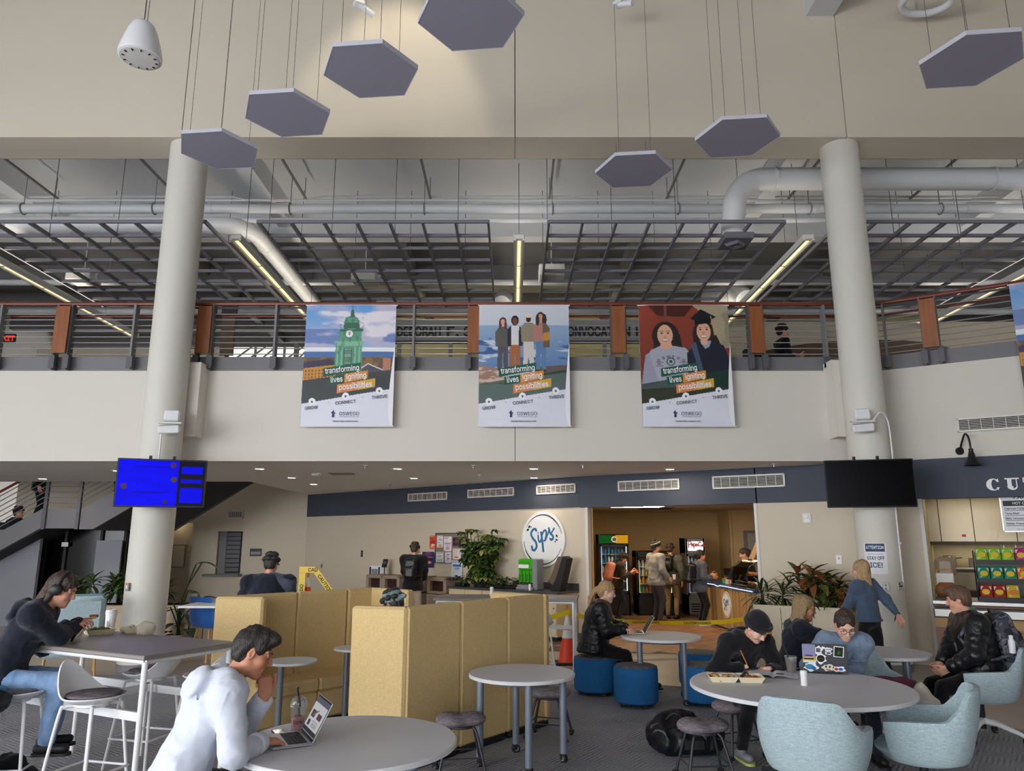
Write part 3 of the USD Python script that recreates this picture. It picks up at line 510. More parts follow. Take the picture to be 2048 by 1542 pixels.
for k, (x, y) in enumerate(((-2.51, 12.62), (-.66, 12.62), (-.64, 14.46), (1.21, 12.62), (-2.79, 17.0), (4.4, 12.4))):
    t = thing('sprinkler_head', 'small ' + ['sprinkler head under the first banner', 'sprinkler head left under the middle banner', 'sprinkler head of the second row', 'sprinkler head right under the middle banner', 'sprinkler head farthest back over the seating', 'sprinkler head near the black screen'][k], 'sprinkler', (x, y, 3.12)); part(t, 'escutcheon', disc(.035, -.012, 0, 14, .004), 'off_white'); part(t, 'stem', cyl((0, 0, -.05), (0, 0, -.01), .009, 8), 'chrome'); part(t, 'deflector', disc(.018, -.055, -.05, 10, .001), 'chrome')
solo('ceiling_access_panel', bx(-3.5, 14.1, 3.105, -3.05, 14.4, 3.125, .004), 'fascia_grey', 'flush grey access panel in the soffit right of the blue screen', 'access panel')
t = thing('ceiling_camera', 'small white dome device in the soffit beside the access panel', 'camera', (-3.72, 14.2, 3.12)); part(t, 'dome', lathe([(0, -.06), (.05, -.05), (.07, -.02), (.075, 0)], 20), 'off_white', True); part(t, 'bracket', bx(-.12, -.03, -.05, -.05, .03, 0, .005), 'off_white')
def vent(name, on, R, s0, s1, z0, z1, label):
    t = thing(name, label, 'air vent', on(0, .022, 0), R)
    part(t, 'backing', bx(s0 + .02, -.004, z0 + .02, s1 - .02, .0, z1 - .02), 'stair_dark')
    fr = [bx(s0, -.025, z0, s1, 0, z0 + .03), bx(s0, -.025, z1 - .03, s1, 0, z1), bx(s0, -.025, z0, s0 + .03, 0, z1), bx(s1 - .03, -.025, z0, s1, 0, z1)]
    part(t, 'frame', cat(fr), 'off_white'); n = max(5, int((z1 - z0 - .06) / .026))
    for k in range(n):
        z = z0 + .035 + (z1 - z0 - .07) * (k + .5) / n; part(t, 'slat', bx(s0 + .03, -.016, z - .0045, s1 - .03, -.004, z + .0045), 'cream_paint')
    for k in range(1, 8): s = s0 + (s1 - s0) * k / 8; part(t, 'divider', bx(s - .004, -.018, z0 + .03, s + .004, -.004, z1 - .03), 'off_white')
vent('air_vent', on1, R1, 4.22, 5.58, 2.79, 2.98, 'leftmost air vent on the navy band'); vent('air_vent', on1, R1, 6.24, 7.62, 2.8, 2.99, 'second air vent from the left on the navy band')
vent('air_vent', on1, R1, 8.24, 9.25, 2.8, 2.99, 'air vent on the navy band above the round sign'); vent('air_vent', on2, R2, .84, 2.08, 2.79, 2.99, 'air vent on the navy band over the cafe opening'); vent('air_vent', on2, R2, 2.7, 3.97, 2.77, 3.0, 'air vent on the navy band right beside the black screen')
vent('air_vent', on2, R2, 6.61, 7.9, 3.51, 3.73, 'air vent on the cream wall above the gooseneck lamp')
def onS(s, out=0, z=0): return (s, 21.05 - out, z)
vent('air_vent', onS, 0, -8.0, -7.54, 2.47, 2.68, 'small dark air vent high on the stairwell wall')
tag('/World/hanging_sign', kind=None)
# ================================================================ furniture of the hall
mat('table_top', 'd0ced2', .5, spec=.35); mat('table_edge', 'dcdcde', .4); mat('bar_top', '857d78', .4); mat('leg_blue_grey', '7f8896', .35, metal=.3); mat('white_metal', 'e4e4e6', .35); mat('leg_dark', '3d4046', .4, metal=.4)
weave('booth_fabric', 'cdae76', 'e0c693', 520, amt=.25); weave('blue_fabric', '93a9b0', 'bccdd2', 420, amt=.25); weave('pouf_blue', '1f5f97', '2b6ea8', 400, amt=.2); weave('stool_fabric', '5e5458', '928a90', 260, amt=.5)
mat('piping_blue', '6f8f9f', .7); mat('pouf_top', '7d7470', .85, var=(28, .5), mixc='4f5560'); mat('blue_plastic', '2458a0', .35); mat('beech', 'c39a62', .5, var=(6, .2), stretch=(1, 1, .2)); mat('rubber', '18181a', .7)
def caster(root, x, y, z=0, r=.035, rz=0):
    c = part(root, 'caster', tf(tube([(-.018, 0, 0), (-.012, 0, 0), (.012, 0, 0), (.018, 0, 0)], [r * .75, r, r, r * .75], 18), (x, y, z + r), rz), 'rubber', 40)
    part(c, 'fork', tf(bx(-.022, -.012, r * .6, .022, .03, r * 2.1, .006), (x, y, z), rz), 'rubber'); part(c, 'hub', tf(tube([(-.02, 0, 0), (.02, 0, 0)], r * .55, 14), (x, y, z + r), rz), 'grey_plastic')
def round_table(x, y, r, label, ang, lr, legm='leg_blue_grey', h=.737, legr=.031, casters=True, group=None):
    t = thing('round_table', label, 'table', (x, y, 0), ang, group)
    part(t, 'top', disc(r - .001, h - .028, h, 72, .004), 'table_top', 30); part(t, 'edge_band', lathe([(r - .004, h - .03), (r + .001, h - .028), (r + .002, h - .006), (r - .002, h - .001)], 72), 'table_edge', 30)
    if lr < 0:
        part(t, 'column', tube([(0, 0, .03), (0, 0, h - .03)], .055, 24), 'leg_dark', 40); part(t, 'hub_plate', disc(.25, h - .045, h - .028, 24, .004), 'leg_dark')
        for k in range(4): part(t, 'base_arm', tube([(0, 0, .05), (.42 * math.cos(k * 1.571), .42 * math.sin(k * 1.571), .025)], [.04, .022], 12), 'leg_dark', 40)
        return t
    for k in range(4):
        a = k * PI / 2; lx, ly = lr * math.cos(a), lr * math.sin(a)
        part(t, 'leg', tube([(lx, ly, .075 if casters else 0), (lx, ly, h - .03)], legr, 20), legm, 40)
        if casters: caster(t, lx, ly, 0, .037, 30 + 70 * k)
    part(t, 'frame', tube([(lr * .9 * math.cos(a), lr * .9 * math.sin(a), h - .05) for a in np.linspace(0, 2 * PI, 24, endpoint=False)], .015, 8, closed=True), legm); return t
round_table(-.93, 4.54, .612, 'round white table where the person in the white hoodie works', 40, .43)
round_table(.085, 6.76, .457, 'empty round white table in front of the yellow booth', 8, .36)
round_table(2.27, 6.2, .84, 'largest round white table, with papers, food and the laptop covered in stickers', 30, -1)
round_table(1.79, 9.3, .475, 'round white table with the closed-in blue poufs around it', 35, .36)
round_table(3.8, 7.98, .46, 'round white table partly hidden behind the person in the denim jacket', 20, .3)
for x, y, lab, h in ((-2.09, 7.4, 'small round pedestal table in the yellow booth, nearest', .74), (-1.66, 8.28, 'small round pedestal table mostly hidden behind the yellow booth end', .74)):
    t = thing('pedestal_table', lab, 'table', (x, y, 0)); part(t, 'top', disc(.235, h - .025, h, 48, .006), 'table_edge', 30); part(t, 'column', tube([(-.1, 0, .03), (-.1, 0, h - .02)], .028, 20), 'leg_blue_grey', 40); part(t, 'base', disc(.2, 0, .02, 32, .006, (-.1, 0)), 'leg_blue_grey', 30); part(t, 'bracket', bx(-.16, -.04, h - .05, .04, .04, h - .025, .01), 'leg_dark')
# yellow booths: two facing high-backed benches
def seg_panel(a, b, th, z0, z1, side):
    a, b = np.array(a), np.array(b); d = b - a; L = np.linalg.norm(d); R = math.degrees(math.atan2(d[1], d[0]))
    return tf(bx(.003, min(0, side * th), z0, L - .003, max(0, side * th), z1, .022), (a[0], a[1], 0), R)
def booth(label, pts, side, seat_pts, cut):
    t = thing('booth_bench', label, 'booth', (0, 0, 0))
    for a, b, nm in pts: part(t, nm, seg_panel(a, b, .11, .06, 1.3, side), 'booth_fabric', 30)
    for a, b, nm in pts: part(t, 'plinth', seg_panel(np.array(a) + .03 * (np.array(b) - a), np.array(b) - .03 * (np.array(b) - a), .08, 0, .07, side), 'rubber')
    for a, b in zip(seat_pts[:-1], seat_pts[1:]):
        part(t, 'seat_cushion', seg_panel(a, b, .52, .33, .46, side), 'booth_fabric', 30); part(t, 'seat_front', seg_panel(a, b, .5, .06, .335, side), 'booth_fabric', 30)
    return t
B0, B1, B2, B3 = (-.88, 6.5), (-.46, 7.03), (-.04, 7.56), (.4, 8.12)
booth('yellow upholstered booth bench seen from behind, nearest the camera', [((-1.39, 6.63), (-.89, 6.49), 'end_panel'), (B0, B1, 'back_panel'), (B1, B2, 'back_panel'), (B2, B3, 'back_panel'), (B3, (-.2, 8.4), 'end_panel')], 1,
      [(-.93, 6.68), (-.55, 7.12), (-.14, 7.65), (.22, 8.1)], 0)
booth('yellow upholstered booth bench seen from inside, behind the white hoodie', [((-2.98, 7.82), (-2.46, 7.74), 'end_panel'), ((-2.97, 7.84), (-2.42, 8.46), 'back_panel'), ((-2.42, 8.46), (-1.98, 8.95), 'back_panel'), ((-1.98, 8.95), (-1.68, 9.3), 'back_panel'), ((-1.7, 9.3), (-1.12, 8.8), 'end_panel')], -1,
      [(-2.84, 7.9), (-2.37, 8.43), (-1.93, 8.92), (-1.66, 9.2)], 0)
# grey saddle stools
def stool(x, y, rz, label, h=.46):
    t = thing('saddle_stool', label, 'stool', (x, y, 0), rz, None)
    S = Field((-.26, -.22, h - .13), (.26, .22, h + .06), .012); S.ell((-.07, 0, h - .045), (.14, .15, .062), k=.05); S.ell((.08, .01, h - .045), (.13, .125, .055), k=.05); S.ell((0, 0, h + .055), (.09, .2, .05), k=.05, sub=True)
    part(t, 'cushion', tame(S.mesh(), 6), 'stool_fabric', True); part(t, 'seat_pan', disc(.12, h - .1, h - .08, 24, .004), 'leg_dark')
    for k, (sx, sy) in enumerate(((1, 1), (-1, 1), (-1, -1), (1, -1))):
        part(t, 'leg', tube(bez([(sx * .06, sy * .05, h - .085), (sx * .1, sy * .085, h - .1), (sx * .125, sy * .105, h - .16), (sx * .185, sy * .155, .05)], 5), .0115, 10), 'leg_dark', 40)
        caster(t, sx * .185, sy * .155, 0, .024, 40 * k)
    for a, b in (((1, 1), (-1, 1)), ((-1, 1), (-1, -1)), ((-1, -1), (1, -1)), ((1, -1), (1, 1))): part(t, 'foot_bar', cyl((a[0] * .165, a[1] * .138, .15), (b[0] * .165, b[1] * .138, .15), .006, 8), 'leg_dark')
    return t
stool(-.42, 6.5, 10, 'grey saddle stool between the front table and the yellow booth'); stool(.36, 7.62, -15, 'grey saddle stool pushed under the empty round table'); stool(1.52, 6.3, 5, 'grey saddle stool beside the largest round table, over the black bag'); stool(1.98, 7.02, 25, 'grey saddle stool that the person in the black beanie sits on')
# blue poufs
def pouf(x, y, r, label, h=.45):
    t = thing('pouf', label, 'pouf', (x, y, 0)); part(t, 'body', lathe([(0, .035), (r - .04, .035), (r - .008, .06), (r, .1), (r, h - .05), (r - .012, h - .022)], 40), 'pouf_blue', 40)
    part(t, 'top', lathe([(r - .012, h - .024), (r - .035, h - .004), (r * .5, h + .004), (0, h + .005)], 40), 'pouf_top', True); part(t, 'piping', tube([((r - .01) * math.cos(a), (r - .01) * math.sin(a), h - .023) for a in np.linspace(0, 2 * PI, 40, endpoint=False)], .006, 8, closed=True), 'pouf_blue', True)
    for k in range(4): part(t, 'foot', bx(-.03, -.03, 0, .03, .03, .04, .006) if False else tf(bx(-.03, -.03, 0, .03, .03, .04, .006), (.7 * r * math.cos(k * PI / 2 + .4), .7 * r * math.sin(k * PI / 2 + .4), 0)), 'rubber')
pouf(-3.75, 14.0, .25, 'blue pouf hidden behind the booth under the far traffic cone'); pouf(1.43, 9.04, .255, 'empty blue pouf nearest the camera, left of the big table'); pouf(1.04, 9.72, .27, 'blue pouf under the person in the black puffer jacket'); pouf(2.23, 9.1, .255, 'blue pouf right behind the big table edge'); pouf(2.42, 10.1, .255, 'blue pouf farthest back, right of the table legs')
# pale blue swivel shell chairs
def swivel_chair(x, y, rz, label, base_rz=0):
    t = thing('swivel_chair', label, 'chair', (x, y, 0), rz)
    ph = np.radians(np.linspace(-128, 128, 41)); tt = np.linspace(0, 1, 11)
    top = np.interp(np.abs(np.degrees(ph)), [0, 36, 46, 56, 66, 100, 128], [.87, .86, .81, .715, .67, .655, .635])
    S = np.zeros((41, 11, 3))
    for j, q in enumerate(tt):
        rs = .80 + .2 * q ** .7; bulge = .012 * math.sin(PI * q)
        c, s = np.sin(ph), -np.cos(ph); e = 2 / 2.7
        S[:, j, 0] = (.308 + bulge) * rs * np.sign(c) * np.abs(c) ** e; S[:, j, 1] = (.295 + bulge) * rs * np.sign(s) * np.abs(s) ** e - .01 - .05 * q * (np.abs(ph) < 1.0) * np.cos(ph)
        S[:, j, 2] = .40 + (top - .40) * q
    sh = sheet(S, .045); tame(sh, 2); part(t, 'shell', sh, 'blue_fabric', 50)
    part(t, 'seat_cushion', tf(disc(.27, .38, .47, 40, .035), (0, .03, 0)), 'blue_fabric', 40); part(t, 'under_pan', disc(.25, .355, .40, 40, .02), 'blue_fabric', 40)
    part(t, 'seam', tube([S[i, 5] + np.array([S[i, 5, 0], S[i, 5, 1], 0]) / np.linalg.norm(S[i, 5, :2]) * .002 for i in range(6, 35)], .0025, 6), 'piping_blue')
    part(t, 'gas_post', cyl((0, 0, .1), (0, 0, .36), .028, 16), 'rubber', 40)
    for k in range(4):
        a = math.radians(base_rz + 90 * k); c, s = math.cos(a), math.sin(a)
        part(t, 'base_arm', tube([(.02 * c, .02 * s, .17), (.12 * c, .12 * s, .16), (.3 * c, .3 * s, .1), (.345 * c, .345 * s, .075)], [.034, .028, .02, .017], 10), 'white_metal', 40); caster(t, .345 * c, .345 * s, 0, .03, math.degrees(a) + 60)
    return t
swivel_chair(2.03, 5.32, -34, 'pale blue swivel chair with its back to the camera, in front of the largest table', 20)
swivel_chair(2.88, 5.6, 62, 'pale blue swivel chair turned sideways at the right of the largest table', 10)
swivel_chair(4.5, 7.56, 78, 'pale blue swivel chair under the person with the camouflage backpack', -35)
swivel_chair(3.2, 7.18, 172, 'pale blue swivel chair behind the person in the denim jacket', 30)
# lounge chair behind the headphones person
t = thing('lounge_chair', 'pale blue high-backed lounge chair with darker edge near the left planter', 'chair', (-6.2, 10.9, 0), -150)
part(t, 'back', tf(bx(-.36, -.07, .3, .36, .07, 1.12, .06), (0, .32, 0), rx=-8), 'blue_fabric', 40); part(t, 'seat', bx(-.36, -.4, .3, .36, .3, .46, .05), 'blue_fabric', 40)
part(t, 'edge_piping', tf(tube([(-.36, -.07, .35), (-.36, -.07, 1.06), (-.3, -.07, 1.12), (.3, -.07, 1.12), (.36, -.07, 1.06), (.36, -.07, .35)], .014, 8), (0, .32, 0), rx=-8), 'piping_blue', True)
for sx in (-1, 1):
    part(t, 'arm', bx(sx * .36 - .05, -.35, .3, sx * .36 + .05, .3, .62, .04), 'blue_fabric', 40)
    for sy in (-.33, .25): part(t, 'leg', cyl((sx * .32, sy, 0), (sx * .3, sy * .95, .3), .018, 10), 'beech')
# blue plastic chair and white side table
t = thing('plastic_chair', 'blue moulded plastic chair with pale wooden legs behind the booth', 'chair', (-4.8, 12.3, 0), 150)
ph = np.radians(np.linspace(-80, 80, 17)); S = np.zeros((17, 14, 3))
for j, q in enumerate(np.linspace(0, 1, 14)):
    z = .5 + .48 * max(0, (q - .45) / .55) ** 1.0; w = .3 - .02 * max(0, q - .6); yb = -.22 + .44 * min(1, q / .5) if q < .5 else .22 + .05 * (q - .5) / .5
    S[:, j, 0] = w * np.sin(ph); S[:, j, 1] = yb - .0 * np.cos(ph) + .05 * (np.cos(ph) - 1) * (q > .4); S[:, j, 2] = z + .04 * (1 - np.cos(ph)) * (q < .55)
part(t, 'shell', sheet(S, .012), 'blue_plastic', 50)
part(t, 'seat_pad', disc(.17, .505, .525, 24, .008), 'off_white')
for sx, sy in ((1, 1), (1, -1), (-1, 1), (-1, -1)): part(t, 'leg', cyl((sx * .14, sy * .14, .49), (sx * .21, sy * .21, 0), .017, 10), 'beech')
t = thing('side_table', 'white table edge sticking out left of the yellow booth', 'table', (-4.42, 11.75, 0)); part(t, 'top', bx(-.55, -.35, .87, .55, .35, .905, .008), 'table_edge')
part(t, 'column', cyl((.25, 0, 0), (.25, 0, .87), .035, 14), 'white_metal', 40); part(t, 'base', disc(.25, 0, .02, 28, .006, (.25, 0)), 'white_metal')
# bar tables with white frames
def bar_table(x, y, rz, L, W, label, top):
    t = thing('bar_table', label, 'table', (x, y, 0), rz)
    part(t, 'top', bx(0, 0, 1.018, L, W, 1.05, .006), top); part(t, 'edge_band', bx(-.002, -.002, 1.02, L + .002, 0, 1.046), top); part(t, 'edge_band', bx(-.002, W, 1.02, L + .002, W + .002, 1.046), top)
    for px in (.05, L - .05):
        for py in (.05, W - .05): part(t, 'leg', cyl((px, py, 0), (px, py, 1.0), .021, 14), 'white_metal', 40)
        part(t, 'end_rail', cyl((px, .05, 1.0), (px, W - .05, 1.0), .018, 12), 'white_metal', 40)
    for py in (.05, W - .05): part(t, 'top_rail', cyl((.05, py, 1.0), (L - .05, py, 1.0), .018, 12), 'white_metal', 40)
    for px in (.05, L - .05): part(t, 'stretcher', bx(px - .012, .05, .6, px + .012, W - .05, .66), 'white_metal')
    part(t, 'stretcher', bx(.05, W / 2 - .012, .6, L - .05, W / 2 + .012, .66), 'white_metal'); return t
F0, ax = np.array([-2.61, 5.52]), math.degrees(math.atan2(.89, .46))
bar_table(-2.61, 5.52, ax, .86, 1.95, 'tall grey-topped table on a white frame at the left, with coffee cup and food', 'bar_top')
bar_table(-1.13, 10.95, -7, 2.05, .85, 'tall grey-topped table on a white frame behind the yellow booth', 'bar_top')
# white bar stools with low shell back
def bar_stool(x, y, rz, label, h=.75):
    t = thing('bar_stool', label, 'stool', (x, y, 0), rz)
    ph = np.radians(np.linspace(-180, 180, 49)); S = np.zeros((49, 9, 3)); up = np.clip(np.cos(ph), 0, 1) ** 3
    for j, q in enumerate(np.linspace(.12, 1, 9)):
        r = .215 * q ** .6; S[:, j, 0] = r * np.sin(ph) * 1.02; S[:, j, 1] = -r * np.cos(ph) * (1 + .24 * up * q); S[:, j, 2] = h - .045 + .05 * q ** 2 + up * .23 * max(0, q - .45) / .55 * max(0, (q - .45) / .55) ** .3
    part(t, 'shell', sheet(S, .011), 'white_plastic', 60); part(t, 'seat_pad', lathe([(0, h - .01), (.16, h - .008), (.185, h + .005), (.175, h + .018), (0, h + .022)], 32), 'stool_fabric', True); part(t, 'pan', disc(.12, h - .075, h - .04, 24, .008), 'white_plastic')
    for k, (sx, sy) in enumerate(((1, 1), (-1, 1), (-1, -1), (1, -1))): part(t, 'leg', tube(bez([(sx * .08, sy * .08, h - .065), (sx * .125, sy * .12, h - .07), (sx * .148, sy * .142, h - .13), (sx * .215, sy * .205, 0)], 5), .0125, 10), 'white_metal', 40)
    q = .2; 
    for a, b in (((1, 1), (-1, 1)), ((-1, 1), (-1, -1)), ((-1, -1), (1, -1)), ((1, -1), (1, 1))): part(t, 'foot_rail', cyl((a[0] * q, a[1] * q * .96, .24), (b[0] * q, b[1] * q * .96, .24), .009, 8), 'white_metal')
    return t
bar_stool(-3.06, 5.74, -105, 'white bar stool with low back nearest the camera at the tall table'); bar_stool(-3.12, 6.75, 75, 'white bar stool on the far side of the tall table, back to the right'); bar_stool(-2.55, 6.62, 60, 'white bar stool hidden partly behind the white hoodie'); bar_stool(-3.74, 5.9, -80, 'white bar stool that the person with headphones sits on')
bar_stool(.35, 10.6, 10, 'white bar stool glimpsed right of the yellow booth')
# ================================================================ screens and devices on the columns
for nm, c in (('ink_blue', '2f6f9e'), ('ink_black', '1d1d20'), ('ink_grey', '5a5d66'), ('paper_white', 'eceaf0'), ('paper_cream', 'e6ddc6'), ('ink_green', '1f5440'), ('ink_red', 'c2402c'), ('ink_navy', '1d3a63'), ('ink_white', 'f2f2f4'), ('ink_lilac', '8f8fb4'), ('ink_orange', 'd98a34'), ('ink_purple', '5b3f86'), ('ink_teal', '2f7f7a')): mat(nm, c, .55)
tinted('print', .45, .35); tinted('screen_print', .3, .04, 1.0); mat('screen_off', '08080b', .22, spec=.1)
def tv(x, y, z, rz, label, on):
    t = thing('wall_screen', label, 'television', (x, y, z), rz); W, H = .605, .35
    part(t, 'bezel', bx(-W, -.022, -H, W, .02, H, .006), 'black'); part(t, 'back_box', bx(-.35, .02, -.22, .35, .07, .2, .02), 'black'); part(t, 'mount_arm', bx(-.06, .07, -.08, .06, .28, .08), 'dark_steel')
    if on:
        nu, nv = 121, 69; u, v = np.meshgrid(np.linspace(0, 1, nu), np.linspace(0, 1, nv), indexing='ij')
        S = np.stack([-W + .02 + u * (2 * W - .04), np.full_like(u, -.0235), -H + .02 + v * (2 * H - .04)], -1)
        C = np.zeros((nu, nv, 3)) + [0, 0, .75]; C += (meshkit.fbm(np.stack([u * 4, v * 9, u * 0], -1), 3, 3)[..., None] - .5) * [0, 0, .35]
        side = (u > .69); C[side] = [.004, .004, .012]
        for a, b, c, d, k in ((.72, .97, .72, .88, 1), (.72, .97, .5, .6, .8), (.72, .98, .06, .4, 1)): C[(u > a) & (u < b) & (v > c) & (v < d)] = np.array([0, 0, .7]) * k
        for a, b, r, q in ((.08, .42, .05, (.06, .03, .06)), (.64, .58, .05, (.06, .04, .06)), (.62, .9, .05, (.05, .02, .12)), (.56, .09, .035, (.03, .02, .04))): C[((u - a) * 1.73) ** 2 + (v - b) ** 2 < r ** 2 * 1.6] = q
        for a, b, c in ((.18, .6, .86), (.2, .55, .28), (.18, .6, .3)): C[(u > a) & (u < b) & (abs(v - c) < .012)] *= .55
        p = part(t, 'display', (S.reshape(-1, 3), np.array(grid_quads(nu, nv))), 'screen_print'); vcol(p, np.clip(C, 0, 1).reshape(-1, 3))
    else: part(t, 'display', bx(-W + .015, -.0245, -H + .018, W - .015, -.02, H - .015), 'screen_off')
    for x in (-.2, .12): part(t, 'top_clip', bx(x, .0, H, x + .04, .03, H + .05, .004), 'black')
    return t
tv(-5.15, 10.9, 2.68, 19, 'lit blue screen hung on the left column', True); tv(5.27, 10.93, 2.68, -15, 'switched-off black screen hung on the right column', False)
for k, (x, y, z, rz) in enumerate(((-5.2, 11.12, 3.48, 14), (5.33, 11.1, 3.5, -12))):
    t = thing('antenna_box', ['white two-part device box on the left column over the blue screen', 'white two-part device box on the right column over the black screen'][k], 'device', (x, y, z), rz)
    part(t, 'upper_box', tf(bx(-.1, -.07, 0, .12, .03, .17, .02), (0, 0, .15), rx=-14), 'white_plastic'); part(t, 'plate', tf(bx(-.17, -.09, 0, .17, .03, .03, .008), (0, 0, .115), rx=6), 'off_white'); part(t, 'lower_box', tf(bx(-.16, -.1, -.02, .15, .05, .1, .02), (0, 0, 0), rx=18, ry=-4), 'white_plastic'); part(t, 'bracket', bx(-.03, .03, 0, .03, .12, .25), 'off_white')
    part(t, 'conduit', tube([(-.12, .03, .1), (-.13, .04, -.1), (-.13, .05, -.62)] if k == 0 else bez([(.14, .0, .12), (.27, .03, .26), (.38, .14, .2), (.42, .17, 0), (.42, .17, -.7)], 6), .013, 8), 'white_plastic', True)
t = thing('conduit', 'thin white conduit down the right column to the outlet', 'conduit', (5.58, 11.5, 0)); part(t, 'pipe', cyl((.2, -.24, 1.2), (.2, -.24, 2.4), .012, 8), 'white_plastic'); part(t, 'pipe_clip', bx(.18, -.265, 1.8, .22, -.235, 1.83), 'white_plastic')
def plate(nm, x, y, z, rz, label, m, slots, w=.07, h=.115, c='plate'):
    t = thing(nm, label, c, (x, y, z), rz); part(t, 'plate', bx(-w / 2, -.01, -h / 2, w / 2, .004, h / 2, .003), m)
    for sx, sz, sw, sh, mm in slots: part(t, 'socket', bx(sx - sw / 2, -.014, sz - sh / 2, sx + sw / 2, -.009, sz + sh / 2, .001), mm)
plate('outlet', 5.48, 11.185, 1.19, -18, 'steel outlet plate on the right column below the ice notice', 'brushed_steel', ((0, .025, .03, .03, 'grey_plastic'), (0, -.025, .03, .03, 'grey_plastic'))); plate('outlet', 5.7, 11.2, 1.2, 14, 'steel outlet plate with a dark handle at the end of the white conduit', 'brushed_steel', ((0, 0, .05, .02, 'black'), (-.02, .03, .02, .02, 'black')), .1, .12)
plate('outlet', -5.64, 11.19, 1.19, -20, 'grey switch plate with an orange strip on the left column', 'grey_plastic', ((0, .05, .07, .02, 'ink_orange'), (0, .0, .03, .05, 'off_white')))
def plate1(s, z, label, m, slots, **k): p = on1(s, .006, z); plate('switch_plate', p[0], p[1], p[2], R1, label, m, slots, **k)
def plate2(s, z, label, m, slots, **k): p = on2(s, .006, z); plate('switch_plate', p[0], p[1], p[2], R2, label, m, slots, **k)
plate1(2.49, 1.53, 'small black device plate on the back wall left of the bulletin board', 'black', ((0, 0, .04, .1, 'ink_grey'),), h=.16); plate1(.8, 1.19, 'small grey plate low on the back wall near the far corner', 'grey_plastic', ((0, 0, .03, .06, 'ink_grey'),))
plate2(4.27, 2.23, 'white double control box high on the food wall pier', 'off_white', ((-.02, .03, .06, .05, 'ink_white'), (0, -.04, .08, .05, 'ink_white')), w=.14, h=.17); plate2(4.72, 1.55, 'white wall box halfway up the food wall pier', 'ink_white', ((0, .02, .02, .03, 'grey_plastic'),), w=.09, h=.14)
plate('room_sign', -7.13, 21.03, 1.54, 0, 'black and grey room sign beside the shuttered service window', 'black', ((0, -.02, .27, .08, 'grey_plastic'),), .32, .2, 'sign')

# ================================================================ printed banners
def inside(poly, x, y): return shapely.contains_xy(Polygon(poly) if not hasattr(poly, 'contains') else poly, x, y)
class Print:
    def __init__(s, w, h, nu, nv, bg):
        s.w, s.h, s.nu, s.nv = w, h, nu, nv; s.u, s.v = np.meshgrid(np.linspace(0, 1, nu), np.linspace(0, 1, nv), indexing='ij'); s.C = np.zeros((nu, nv, 3)) + lin(bg)   # v runs down
    def put(s, m, c, a=1.0): s.C[m] = s.C[m] * (1 - a) + np.array(lin(c)) * a; return s
    def poly(s, p, c, a=1.0): return s.put(inside(p, s.u, s.v), c, a)
    def ell(s, x, y, rx, ry, c, a=1.0): return s.put(((s.u - x) / rx) ** 2 + ((s.v - y) / ry) ** 2 < 1, c, a)
    def rect(s, a, b, c, d, col, al=1.0): return s.put((s.u >= a) & (s.u < c) & (s.v >= b) & (s.v < d), col, al)
    def grad(s, b, d, c1, c2):
        m = (s.v >= b) & (s.v <= d); t = ((s.v - b) / (d - b))[m][:, None]; s.C[m] = np.array(lin(c1)) * (1 - t) + np.array(lin(c2)) * t; return s
    def mottle(s, b, d, c, fx, fy, th, seed, soft=.15, a=1.0, x0=0, x1=1):
        n = meshkit.fbm(np.stack([s.u * fx, s.v * fy, s.u * 0 + seed], -1), 4, seed); t = np.clip((n - th) / soft, 0, 1) * ((s.v >= b) & (s.v <= d) & (s.u >= x0) & (s.u <= x1)) * a
        s.C = s.C * (1 - t[..., None]) + np.array(lin(c)) * t[..., None]; return s
    def mesh(s, parent, name, bow=0, m='print'):
        z = bow * np.sin(PI * s.u) + .004 * np.sin(9 * s.u + 3 * s.v) * (bow != 0)
        S = np.stack([(s.u - .5) * s.w, -.002 - z, -s.v * s.h], -1).reshape(-1, 3); f = np.array(grid_quads(s.nu, s.nv))[:, ::-1]
        p = part(parent, name, (S, f), m, True); vcol(p, np.clip(s.C, 0, 1).reshape(-1, 3)); return p
def lettering(parent, s, x, y, h, m, w, H, bold=False, width=None, rot=0, out=.006, slant=0, name='lettering'):
    """text centred at the fraction (x, y) of a sheet hanging from its parent's origin"""
    t = tf(text(s, h, .0015, bold, width=width, slant=slant), rz=rot); part(parent, name, tf(t, rx=90, loc=((x - .5) * w, -out, -y * H)), m)
def campaign(p, base):
    """the shared lower part of the banners"""
    p.poly([(0, .66), (1, .535), (1, .70), (0, .825)], base, .85) if base else None
    p.poly([(.22, .53), (.63, .483), (.63, .548), (.22, .602)], 'ink' if False else '1e5a48'); p.poly([(.28, .602), (.48, .578), (.48, .64), (.28, .668)], '1e5a48')
    p.poly([(.46, .578), (.715, .548), (.715, .612), (.46, .65)], 'd9913c'); p.poly([(.38, .665), (.795, .612), (.795, .683), (.38, .737)], 'd98a4a'); p.poly([(.60, .637), (.795, .612), (.795, .683), (.60, .71)], 'd8a93c')
    p.poly([(0, .82), (1, .695), (1, 1.01), (0, 1.01)], 'dfe0ec')
    for x, y in ((.115, .80), (.48, .757), (.845, .713)): p.ell(x, y, .037, .027, 'f2f2f6'); p.ell(x, y + .004, .012, .01, '5a6068')
